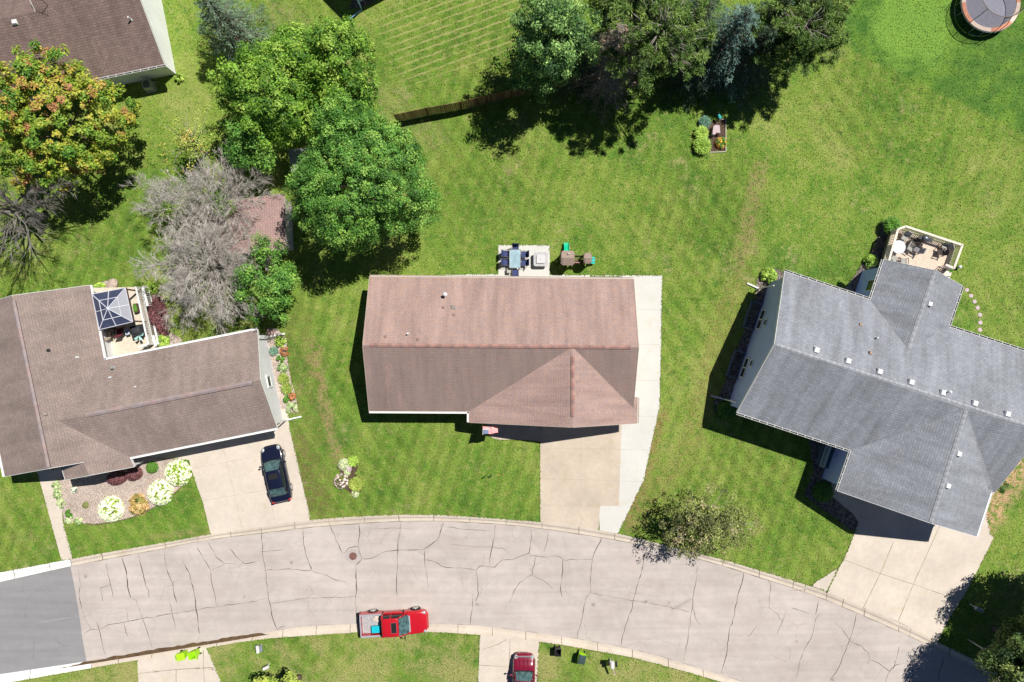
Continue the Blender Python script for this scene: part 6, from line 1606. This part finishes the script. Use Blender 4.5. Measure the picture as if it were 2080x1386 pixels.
b = P(1034, 550, .4); st = thing('side_table', 'small square stone coloured side table at the lower left of the dining table', 'side table', (b.x, b.y, .02), .05)
MB().box((0, 0, .43), (.38, .38, .04)).build('table_top', flat('stone_top', (.42, .42, .36), .7, .15), st, bevel=.01)
for sx in (-1, 1):
    for sy in (-1, 1): MB().bar((sx * .15, sy * .15, 0), (sx * .15, sy * .15, .41), .03, .03, up=(1, 0, 0)).build('leg', FRAME, st)
b = P(1098, 527.5, .3); fp = thing('fire_table', 'square pale grey gas fire table with a raised square lid on the patio', 'fire table', (b.x, b.y, .02))
def rsq(a, r, n=5):
    out = []
    for q, (cx, cy) in enumerate(((a - r, a - r), (-a + r, a - r), (-a + r, -a + r), (a - r, -a + r))):
        for k in range(n): t = math.pi / 2 * (q + k / (n - 1)); out.append((cx + r * math.cos(t), cy + r * math.sin(t)))
    return out
PGR = flat('table_pale_grey', (.46, .45, .46), .5, .08)
MB().prism(rsq(.46, .12), 0, .5, inset=.0).build('base', flat('base_grey', (.30, .30, .31), .7), fp)
MB().prism(rsq(.60, .18), .50, .55).build('table_top', PGR, fp, bevel=.01); MB().prism(rsq(.37, .10), .552, .66, inset=.02).build('lid', flat('lid_white', (.60, .58, .59), .5, .05), fp, bevel=.01)
MB().cyl((0, 0), .025, .66, .69, 10).build('knob', FRAME, fp)

# climbing frame
b = P(1172, 528, .8); ps = thing('play_set', 'plastic play set with two tan tower roofs, a green slide and a teal climbing wall', 'play set', (b.x, b.y, 0), math.radians(-1))
TANP = flat('plastic_tan', (.36, .27, .22), .6, .08, 4); GRNP = flat('plastic_green', (.01, .50, .28), .4, .06); TEALP = flat('plastic_teal', (.04, .55, .50), .45, .06); REDW = flat('plastic_brick', (.42, .22, .19), .6); DKP = flat('plastic_brown', (.12, .07, .055), .6)
def tower(cx, cy, a, b_, z0, z1, mat_roof):
    mb = MB(); k = .16
    poly = [(cx - a, cy - b_ + k), (cx - a + k, cy - b_), (cx + a - k, cy - b_), (cx + a, cy - b_ + k), (cx + a, cy + b_ - k), (cx + a - k, cy + b_), (cx - a + k, cy + b_), (cx - a, cy + b_ - k)]
    lo = [(x, y, z0) for x, y in poly]; ridge = []
    hi = [(cx + (x - cx) * .93, cy + (y - cy) * .0 + (.02 if y > cy else -.02), z1) for x, y in poly]
    mb.add(lo + hi, [tuple(range(7, -1, -1)), tuple(range(8, 16))] + [(i, (i + 1) % 8, 8 + (i + 1) % 8, 8 + i) for i in range(8)])
    for j in range(1, 8):
        for s in (-1, 1):
            if j % 2: continue
            yy = s * b_ * j / 8; zz = z1 - (z1 - z0) * j / 8; mb.bar((cx - a * .9, cy + yy, zz + .012), (cx + a * .9, cy + yy, zz + .012), .02, .02)
    r_ = mb.build('tower_roof', mat_roof, ps); fix_normals(r_)
    for sx in (-1, 1):
        for sy in (-1, 1): MB().bar((cx + sx * a * .72, cy + sy * b_ * .72, 0), (cx + sx * a * .72, cy + sy * b_ * .72, z0 + .05), .10, .10, up=(1, 0, 0)).build('tower_post', DKP, ps)
    MB().box((cx, cy, .75), (a * 1.5, b_ * 1.5, .08)).build('platform', DKP, ps)
    for s in (-1, 1): MB().box((cx, cy + s * b_ * .74, .95), (a * 1.4, .05, .4)).build('side_panel', TANP, ps)
tower(-.86, .02, .57, .60, 1.72, 2.05, TANP); tower(.80, .05, .35, .45, 1.62, 1.85, TANP)
MB().box((-.78, .36, 1.97), (.22, .14, .12)).build('chimney', flat('plastic_grey', (.5, .47, .42), .5), ps, bevel=.02)
mb = MB(); pts = [(-.86, .55, .80), (-.86, .95, .50), (-.86, 1.25, .22), (-.86, 1.5, .16)]
for a_, c_ in zip(pts, pts[1:]): mb.bar(a_, c_, .40, .04); mb.bar(Vector(a_) + Vector((.20, 0, .06)), Vector(c_) + Vector((.20, 0, .06)), .04, .14); mb.bar(Vector(a_) - Vector((.20, 0, -.06)), Vector(c_) - Vector((.20, 0, -.06)), .04, .14)
mb.build('slide', GRNP, ps)
mb = MB(); mb.bar((-.3, .28, .80), (.5, .28, .80), .05, .05); mb.bar((-.3, -.22, .80), (.5, -.22, .80), .05, .05)
for i in range(8): mb.bar((-.25 + i * .1, -.22, .82), (-.22 + i * .1, .28, .82), .05, .03)
mb.build('bridge', DKP, ps); MB().box((.0, -.26, .98), (.52, .07, .34)).build('bridge_rail', REDW, ps); MB().box((.1, .32, .98), (.7, .04, .28)).build('bridge_panel', DKP, ps)
M_ = Matrix.Rotation(math.radians(28), 3, 'Y'); mb = MB(); mb.box((1.32, .02, .45), (.5, .56, .05), M=M_)
mb.build('climbing_wall', TEALP, ps, bevel=.02)
mb = MB()
for i in range(3):
    for j in range(2): mb.box(Vector((1.32, .02, .45)) + M_ @ Vector((-.15 + i * .15, -.12 + j * .24, .04)), (.05, .09, .05), M=M_)
mb.build('climbing_holds', DKP, ps)
# trampoline
b = G(958, -677); tr = thing('trampoline', 'round trampoline with an orange and white pad and black net, cut by the top edge', 'trampoline', (b.x, b.y, 0))
RT = 2.46; mb = MB(); n = 56
for i in range(n):
    t = 2 * math.pi * i / n
    for r_, z in ((RT, .86), (RT - .02, .93), (RT - .34, .93), (RT - .36, .89)): mb.v.append((r_ * math.cos(t), r_ * math.sin(t), z))
for i in range(n):
    j = (i + 1) % n; seg = 1 if (i * 8 // n) % 2 else 0
    for k in range(3): mb.f.append((4 * i + k, 4 * j + k, 4 * j + k + 1, 4 * i + k + 1)); mb.m.append(seg)
pad = mb.build('pad', [flat('pad_orange', (.60, .24, .14), .6, .15, 3), flat('pad_cream', (.70, .54, .45), .6, .1, 3)], tr)
mt = flat('jump_mat', (.22, .22, .27), .75, .12, 5); o = MB().cyl((0, 0), RT - .37, .875, .885, 48).build('jumping_mat', mt, tr)
t = NT('net'); t.put(t.bsdf.inputs['Base Color'], (.02, .02, .022)); tr_ = t.n.new('ShaderNodeBsdfTransparent'); mx = t.n.new('ShaderNodeMixShader'); mx.inputs[0].default_value = .30
t.l.new(tr_.outputs[0], mx.inputs[1]); t.l.new(t.bsdf.outputs[0], mx.inputs[2]); t.l.new(mx.outputs[0], t.out.inputs[0]); NET = t.mat
mb = MB(); RN_ = 2.02
for i in range(n):
    a = 2 * math.pi * i / n
    for r_, z in ((RT - .4, .9), (RT - .5, 1.6), (RN_, 2.65)): mb.v.append((r_ * math.cos(a), r_ * math.sin(a), z))
for i in range(n):
    j = (i + 1) % n
    for k in range(2): mb.f.append((3 * i + k, 3 * j + k, 3 * j + k + 1, 3 * i + k + 1)); mb.m.append(0)
mb.build('net', NET, tr)
mb = MB(); mb.tube([(RN_ * math.cos(2 * math.pi * i / n), RN_ * math.sin(2 * math.pi * i / n), 2.66) for i in range(n)], .028, 5, closed=True); mb.build('top_ring', flat('pole_orange_grey', (.30, .22, .18), .5), tr)
mb = MB(); mb.tube([(RT * math.cos(2 * math.pi * i / n), RT * math.sin(2 * math.pi * i / n), .84) for i in range(n)], .035, 6, closed=True); mb.build('frame_ring', GALV, tr)
for i in range(6):
    a = i * math.pi / 3 + .75; c_, s_ = math.cos(a), math.sin(a)
    mb = MB(); mb.tube([(RT * c_, RT * s_, .0), (RT * 1.01 * c_, RT * 1.01 * s_, 1.0), (RT * .98 * c_, RT * .98 * s_, 2.0), (RN_ * c_, RN_ * s_, 2.68)], .028, 6); mb.build('pole', DARKM, tr, smooth=True)
    a += .26; mb = MB(); mb.tube([(RT * math.cos(a), RT * math.sin(a), .84), (RT * 1.02 * math.cos(a), RT * 1.02 * math.sin(a), .03), (RT * 1.02 * math.cos(a + .35), RT * 1.02 * math.sin(a + .35), .03), (RT * math.cos(a + .35), RT * math.sin(a + .35), .84)], .022, 6); mb.build('leg', GALV, tr, smooth=True)

# air conditioner in the shade of the white walled house
b = P(300, 173, .5); ac = thing('air_conditioner', 'square air conditioning unit in the shadow below the white walled house', 'air conditioner', (b.x, b.y, 0), .2)
MB().prism(rsq(.36, .06), .05, .75).build('casing', flat('ac_grey', (.36, .37, .36), .5), ac); mb = MB(); mb.cyl((0, 0), .27, .752, .76, 24); mb.build('fan_guard', DARKM, ac)
mb = MB()
for i in range(6): a = i * math.pi / 6; mb.bar((-.27 * math.cos(a), -.27 * math.sin(a), .765), (.27 * math.cos(a), .27 * math.sin(a), .765), .012, .01)
mb.build('guard_wires', GALV, ac); MB().box((0, 0, .02), (.9, .9, .05)).build('base_slab', CONC_L, ac)

# ------------------------------------------------------------------ flag on the garage wall
FR_ = flat('flag_stripe_red', (.62, .07, .09), .7, .08); FW_ = flat('flag_white', (.80, .76, .76), .7, .05); FB_ = flat('flag_blue', (.10, .16, .30), .7, .1)
p0 = P(980.5, 862, 2.35); p1 = P(980.5, 883, 3.05); fl = thing('flag', 'striped flag with a starred blue corner on a pole at the centre house garage', 'flag', (p0.x, p0.y, 0))
MB().tube([p0 - Vector((0, -.25, .3)), p1], .016, 8).build('pole', flat('flag_pole', (.62, .6, .55), .4), fl, world=True)
MB().blob(p1, (.035, .035, .035), 1, 0).build('finial', flat('brass', (.6, .45, .15), .4), fl, world=True, smooth=True)
dh = (p0 - p1).normalized(); FHt = .78; FLn = 1.22; mb = MB(); nu, nv = 26, 13
def fpnt(u, v, off=0.0):
    q = p1 + dh * (.03 + FHt * v) + Vector((1, .04, -.10)) * (FLn * u)
    return q + Vector((0, .10 * math.sin(u * 9 + v * 2) * u ** .5 * .5, .07 * math.sin(u * 11 + v * 1.5) * u ** .6 - .05 * u + off))
for j in range(nv + 1):
    for i in range(nu + 1): mb.v.append(tuple(fpnt(i / nu, j / nv)))
for j in range(nv):
    for i in range(nu):
        a_ = j * (nu + 1) + i; mb.f.append((a_, a_ + 1, a_ + nu + 2, a_ + nu + 1)); mb.m.append(2 if (j < 7 and i < 10) else (0 if j % 2 == 0 else 1))
mb.build('flag_cloth', [FR_, FW_, FB_], fl, world=True)
mb = MB()
for r_ in range(9):
    for c_ in range(6 if r_ % 2 == 0 else 5):
        u0 = (c_ + (.5 if r_ % 2 == 0 else 1.0)) / 6 * .385; v0 = (r_ + .7) / 9.6 * 7 / 13
        pts = []
        for k in range(10):
            rr = .018 if k % 2 == 0 else .008; a = k * math.pi / 5
            pts.append(fpnt(u0 + rr * math.cos(a) / FLn, v0 + rr * math.sin(a) / FHt, .006))
        mb.add(pts, [tuple(range(10))])
mb.build('stars', FW_, fl, world=True)

# ------------------------------------------------------------------ left deck with gazebo
DW = flat('deck_cream', (.66, .58, .47), .7, .12, 4); RAILW = flat('rail_white', (.80, .80, .78), .5, .05)
zd = .75
dk = [P(186, 585, zd), P(285, 583, zd), P(294, 640, zd), P(316, 706, zd), P(214, 740, zd)]
dl = thing('deck', 'cream deck in the inner corner of the left house with white railings', 'deck', (dk[0].x, dk[0].y, 0))
mb = MB(); 
def clip_boards(mb, poly, ang, w, z, t=.04, gap=.012):
    "deck boards clipped to a convex polygon"
    R_ = Matrix.Rotation(-ang, 2); Q = [R_ @ Vector(p[:2]) for p in poly]; y0 = min(q.y for q in Q); y1 = max(q.y for q in Q); Ri = Matrix.Rotation(ang, 2)
    y = y0 + w / 2
    while y < y1:
        xs = []
        for i in range(len(Q)):
            a_, b_ = Q[i], Q[(i + 1) % len(Q)]
            if (a_.y - y) * (b_.y - y) < 0: xs.append(a_.x + (b_.x - a_.x) * (y - a_.y) / (b_.y - a_.y))
        if len(xs) >= 2:
            A_ = Ri @ Vector((min(xs), y)); B_ = Ri @ Vector((max(xs), y)); mb.bar((A_.x, A_.y, z - t / 2), (B_.x, B_.y, z - t / 2), w - gap, t)
        y += w
clip_boards(mb, [dk[0], dk[1], dk[3], dk[4]], math.radians(-76), .145, zd); mb.build('boards', DW, dl, world=True)
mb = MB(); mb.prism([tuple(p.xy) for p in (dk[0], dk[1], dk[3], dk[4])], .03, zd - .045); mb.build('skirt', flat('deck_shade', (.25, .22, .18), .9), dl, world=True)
def railing(root, pts, z, hgt=.95, sp=.14, mat=RAILW, topw=.14, bal=.045, name='railing'):
    mb = MB(); bb_ = MB()
    for a_, b_ in zip(pts, pts[1:]):
        A_ = Vector((a_.x, a_.y, z)); B_ = Vector((b_.x, b_.y, z)); up = Vector((0, 0, hgt)); mb.bar(A_ + up, B_ + up, topw, .04); mb.bar(A_ + Vector((0, 0, .10)), B_ + Vector((0, 0, .10)), .05, .07); mb.bar(A_ + up - Vector((0, 0, .06)), B_ + up - Vector((0, 0, .06)), .045, .07)
        n = int((B_ - A_).length / sp)
        for i in range(n): c_ = A_.lerp(B_, (i + .5) / n); bb_.bar(c_ + Vector((0, 0, .1)), c_ + Vector((0, 0, hgt - .04)), bal, bal, up=(1, 0, 0))
        pm = MB()
        pm.bar(A_ - Vector((0, 0, .1)), A_ + Vector((0, 0, hgt + .05)), .11, .11, up=(1, 0, 0)); pm.build('post', mat, root, world=True)
    mb.build(name, mat, root, world=True); bb_.build('balusters', mat, root, world=True)
rp_ = [P(276, 584, zd + .95), P(301, 699, zd + .95), P(281, 706, zd + .95)]
railing(dl, rp_, zd); railing(dl, [P(290, 582, zd + .9), P(300, 622, zd + .9)], zd - .05, sp=.14, topw=.18); railing(dl, [P(305, 645, zd + .5), P(317, 700, zd + .5)], .0, .9, sp=.14)
MB().bar(P(310, 682, zd) , P(316, 704, zd), .28, .04).build('step_tread', RAILW, dl, world=True)
gz = thing('gazebo', 'glass roofed gazebo with white frame bars standing on the left deck', 'gazebo', tuple(P(225, 632, zd)))
gc = [P(187, 598, 2.9), P(255, 585, 2.9), P(270, 654, 2.9), P(202, 670, 2.9)]; apx = P(219, 627, 3.45)
GZG = flat('smoked_panel', (.05, .06, .11), .40, .2, 2, spec=1.0); GZF = flat('gazebo_bar', (.62, .63, .70), .35, .05); GZB = flat('gazebo_brown', (.12, .07, .05), .6)
for i in range(4):
    A_, B_ = gc[i], gc[(i + 1) % 4]; mb = MB(); mb.add([A_, B_, apx, A_ - Vector((0, 0, .02)), B_ - Vector((0, 0, .02)), apx - Vector((0, 0, .02))], [(0, 1, 2), (5, 4, 3), (0, 3, 4, 1), (1, 4, 5, 2), (2, 5, 3, 0)]); fix_normals(mb.build('roof_panel', GZG, gz, world=True))
    up = Vector((0, 0, .025)); mb = MB(); mb.bar(A_ + up, apx + up, .06, .04); m_ = A_.lerp(B_, .5); mb.bar(m_ + up, apx + up, .05, .035); mb.bar(A_.lerp(apx, .45) + up, B_.lerp(apx, .45) + up, .05, .035); mb.bar(A_ + up, B_ + up, .045, .04); mb.build('roof_bar', GZF, gz, world=True)
    MB().bar((A_.x, A_.y, 2.8), (B_.x, B_.y, 2.8), .07, .18).build('beam', GZB, gz, world=True)
    q = A_.lerp(Vector((apx.x, apx.y, A_.z)), .06); MB().bar((q.x, q.y, zd), (q.x, q.y, 2.85), .12, .12, up=(1, 0, 0)).build('post', GZB, gz, world=True)
def deck_chair(label, px, py, rz, z, mat, frame=DARKM, sc=1.0, group=None, name='lounge_chair'):
    b = P(px, py, z + .45); r = thing(name, label, 'chair', (b.x, b.y, z), rz, group); r.scale = (sc, sc, sc)
    MB().box((0, 0, .38), (.58, .56, .10)).build('seat', mat, r, bevel=.03)
    M_ = Matrix.Rotation(math.radians(-20), 3, 'Y'); MB().box((-.33, 0, .70), (.09, .54, .62), M=M_).build('backrest', mat, r, bevel=.03)
    for s in (-1, 1):
        mb = MB(); mb.bar((-.28, s * .33, .60), (.30, s * .33, .62), .07, .04); mb.build('arm_rest', frame, r, bevel=.01)
        for x in (-.26, .27): MB().bar((x, s * .33, 0), (x, s * .33, .6), .04, .04, up=(1, 0, 0)).build('leg', frame, r)
    return r
BEIGE = flat('cushion_beige', (.42, .35, .27), .9, .15, 6); CDARK = flat('cushion_dark', (.07, .055, .05), .9, .2, 6)
deck_chair('dark armchair with a tan cushion at the lower left of the glass roofed gazebo', 221, 680, math.radians(80), zd, BEIGE, group='seats on the left deck')
deck_chair('dark red cushioned chair just below the gazebo roof', 243, 674, math.radians(100), zd, flat('cushion_wine', (.16, .03, .045), .9), group='seats on the left deck')
b = P(262, 668, zd + .9); gr = thing('grill', 'large dark covered grill at the lower right of the gazebo', 'grill', (b.x + .55, b.y - .15, zd), .25)
GRC = flat('grill_cover', (.035, .038, .042), .7, .2, 5, .3)
mb = MB(); mb.prism(rsq(.48, .1), .0, .95, inset=.06); mb.build('cover', GRC, gr, bevel=.02); MB().blob((0, 0, .95), (.43, .36, .16), 4, .06, 14, 8).build('hood', GRC, gr, smooth=True)
b = P(258, 674, zd + .5); ct = thing('side_table', 'small table with a blue and white cloth, in the middle of the left deck clutter', 'side table', (b.x, b.y, zd), .3)
MB().box((0, 0, .5), (.34, .52, .03)).build('table_top', flat('cloth_blue_white', (.55, .60, .78), .7, .3, 9), ct)
for sx in (-1, 1):
    for sy in (-1, 1): MB().bar((sx * .13, sy * .2, 0), (sx * .13, sy * .2, .49), .03, .03, up=(1, 0, 0)).build('leg', DARKM, ct)
MB().box((.0, -.1, .54), (.14, .12, .05), .4).build('book', BLACKP, ct)
b = P(281, 682, zd + .8); cu = thing('garden_spinner', 'pale teal bow shaped garden spinner on the left deck', 'ornament', (b.x, b.y, zd), .1)
mb = MB()
for k in range(5):
    a = k * 1.256 + .2; e = Matrix.Rotation(a, 3, 'Z'); mb.add([e @ Vector(v) for v in ((0, 0, .8), (.40, -.13, .84), (.46, .10, .78), (.16, .12, .82))], [(0, 1, 2, 3)])
mb.build('blades', flat('teal_pale', (.35, .60, .55), .5), cu); MB().cyl((0, 0), .02, 0, .82, 8).build('pole', DARKM, cu)
b = P(272, 656, zd + .8); cp = thing('storage_box', 'orange brown wooden box beside the covered grill', 'box', (b.x - .05, b.y - .5, zd), .2)
MB().box((0, 0, .3), (.5, .42, .6)).build('box', flat('wood_orange', (.38, .18, .09), .8, .2, 5), cp, bevel=.01); MB().box((0, 0, .62), (.54, .46, .04)).build('lid', flat('wood_orange', (1, 1, 1)), cp)
b = P(275, 626, zd + .4); wb = thing('planter', 'low planter box with leaves showing between the gazebo roof and the railing', 'planter', (b.x, b.y, zd), .2)
MB().box((0, 0, .2), (.30, .75, .4)).build('box', GZB, wb); rg = np.random.default_rng(4); dd = dirs(rg, 300, 0); leaf_mesh('leaves', L_GRN, wb, dd * np.array([.14, .36, .16]) + np.array([0, 0, .42]), dd, .1, .6, rg.normal(.5, .2, 300), 4)

# ------------------------------------------------------------------ right deck
zr_ = 1.15; RC = flat('deck_rail_cream', (.74, .66, .56), .6, .06); DB = flat('deck_board_cream', (.66, .54, .42), .75, .12, 4)
rp2_ = [P(1806, 529, 2.1), P(1824, 466, 2.1), P(1840, 460, 2.1), P(1955, 498, 2.1), P(1938, 545, 2.1), P(1921, 538, 2.1)]
hs = [P(1792, 575, 2.1), P(1915, 570, 2.1)]
dr = thing('deck', 'raised cream deck with a diagonal corner and balusters, behind the right house', 'deck', (rp2_[0].x, rp2_[0].y, 0))
poly_d = [tuple(p.xy) for p in rp2_] + [P(1900, 590, 2.1).xy[:], P(1795, 565, 2.1).xy[:]]
mb = MB(); clip_boards(mb, [Vector((*p, 0)) for p in ([tuple(p.xy) for p in rp2_[:5]] + [tuple(P(1925, 580, 2.1).xy), tuple(P(1795, 568, 2.1).xy)])], math.radians(-18), .145, zr_); mb.build('boards', DB, dr, world=True)
mb = MB(); dp_ = inset_poly([tuple(p.xy) for p in rp2_[:5]] + [tuple(P(1925, 580, 2.1).xy), tuple(P(1795, 568, 2.1).xy)], .12); mb.prism(dp_, .5, zr_ - .045); mb.build('joists', flat('joist', (.2, .16, .12), .9), dr, world=True)
railing(dr, rp2_, zr_, .95, .145, RC, .17, .05)
mb = MB(); p_ = P(1912, 548, 1); q_ = P(1922, 556, .6)
for k in range(5): c_ = P(1908 + k * 4.5, 556 + k * 1.8, 1.0 - .2 * k); mb.box((c_.x, c_.y, 1.0 - .2 * k), (.30, .9, .05), math.radians(-18))
mb.build('stairs', RC, dr, world=True)
mb = MB()
for s in (0, 1):
    A_ = P(1905 + 4 * s, 549 + 13 * s, 1.9); B_ = P(1925 + 4 * s, 549 + 13 * s, 1.0); mb.bar(A_, B_, .07, .07)
mb.build('stair_rail', GZB, dr, world=True)
zz = zr_
b = P(1826, 502, zz + .72); rt = thing('patio_table', 'round white topped table on the right deck', 'table', (b.x, b.y, zz))
MB().cyl((0, 0), .55, .70, .725, 36).build('table_top', flat('table_white', (.55, .57, .64), .4, .08, 3), rt, bevel=.004)
MB().cyl((0, 0), .05, .03, .70, 12).build('pedestal', DARKM, rt); MB().cyl((0, 0), .26, 0, .03, 18).build('foot', DARKM, rt)
GCH = flat('cushion_grey_beige', (.36, .35, .32), .85, .12, 5); BR = flat('frame_brown', (.13, .08, .06), .6)
for i, (x, y, a, lb, mt) in enumerate(((1839, 482, -120, 'pale grey chair with its back to the upper left deck corner', GCH), (1856, 492, 140, 'dark topped chair turned diagonal beside the round deck table', CDARK), (1850, 503, -35, 'beige chair immediately right of the round deck table', GCH),
        (1864, 507, 150, 'grey chair in the middle of the right deck', flat('cushion_grey', (.22, .21, .23), .85)), (1817, 525, 60, 'beige chair below the round deck table beside the left railing', GCH), (1836, 531, 90, 'pale grey chair touching the roof edge on the right deck', GCH), (1912, 512, 165, 'brown framed chair facing left on the open side of the right deck', CDARK))):
    deck_chair(lb, x, y, math.radians(a), zz, mt, BR if i in (3, 4, 6) else FRAME, .92, 'chairs on the right deck', 'deck_chair')
b = P(1922, 506, zz + .5); deck_chair('grey beige chair near the far right corner of the right deck', 1921, 502, math.radians(190), zz, GCH, FRAME, .92, 'chairs on the right deck', 'deck_chair')
b = P(1882, 482, zz + .9); g2 = thing('grill', 'dark gas grill against the upper railing of the right deck', 'grill', (b.x, b.y - .1, zz), math.radians(-18))
MB().box((0, 0, .45), (.55, .42, .7)).build('cabinet', BLACKP, g2, bevel=.01); mb = MB(); mb.blob((0, 0, .86), (.32, .25, .16), 5, .02, 14, 8); mb.build('hood', flat('grill_steel', (.12, .13, .15), .35, .1, metal=.4), g2, smooth=True)
for s in (-1, 1): MB().box((s * .44, 0, .80), (.30, .36, .03)).build('side_shelf', BLACKP, g2)
b = P(1949.5, 542.5, .3); lt = thing('ball_lamp', 'white ball garden lamp on the grass off the right deck corner', 'garden lamp', (b.x, b.y, 0))
MB().blob((0, 0, .32), (.16, .16, .16), 1, 0, 16, 12).build('globe', MBW, lt, smooth=True); MB().cyl((0, 0), .03, 0, .2, 8).build('stem', DARKM, lt)
# small things
for i, (x, y, cc, lb) in enumerate(((984, 969, (.03, .03, .03), 'small dark stake ornament, left of the pair on the front lawn'), (997, 967, (.04, .05, .04), 'small dark stake ornament, right of the pair on the front lawn'))):
    b = P(x, y, .2); s_ = thing('garden_stake', lb, 'garden stake', (b.x, b.y, 0), .7)
    MB().cyl((0, 0), .015, 0, .35, 6).build('stake', DARKM, s_); mb = MB(); mb.blob((0, 0, .36), (.16, .05, .07), 3 + i, .2); mb.build('figure', flat('stake_dark%d' % i, cc, .5), s_)
b = P(1013, 965); s_ = thing('lawn_marker', 'tiny orange marker disc on the front lawn', 'marker', (b.x, b.y, 0)); MB().cyl((0, 0), .06, 0, .04, 10).build('disc', flat('marker_orange', (.6, .2, .08), .5), s_)
b = P(-1, 1104); s_ = thing('play_ball', 'blue ball on the grass at the left edge', 'ball', (b.x, b.y, 0)); MB().blob((0, 0, .13), (.13, .13, .13), 1, 0, 14, 10).build('ball', flat('ball_blue', (.01, .06, .5), .4), s_, smooth=True)
b = P(1461, 238, .5); s_ = thing('garden_spinner', 'bright turquoise garden ornament above the garden stone', 'ornament', (b.x, b.y, 0), .5); MB().cyl((0, 0), .015, 0, .6, 6).build('pole', DARKM, s_)
mb = MB(); mb.blob((0, 0, .62), (.13, .22, .06), 3, .2); mb.build('figure', flat('turquoise', (.03, .42, .40), .4), s_)
# dry twigs and leaves lying on the lower left drive
STW = flat('twig_dry', (.20, .16, .12), .9)
for i, (x, y, lb) in enumerate(((404, 1357, 'small dry twig lying on the lower left drive below the open bin'), (317, 1364, 'small dry twig on the left part of the lower left drive'), (432, 1359, 'dry leaf scrap near the lawn edge of the lower left drive'))):
    b = P(x, y); mb = MB(); 
    for k in range(5): a = k * 1.3 + i; mb.tube([(0, 0, .015), (.2 * math.cos(a), .12 * math.sin(a), .03), (.38 * math.cos(a + .2), .2 * math.sin(a + .2), .01)], [.02, .012, .006], 4)
    o = mb.build('fallen_twig', STW); o.location = (b.x, b.y, .02); tag(o, lb, 'twig')
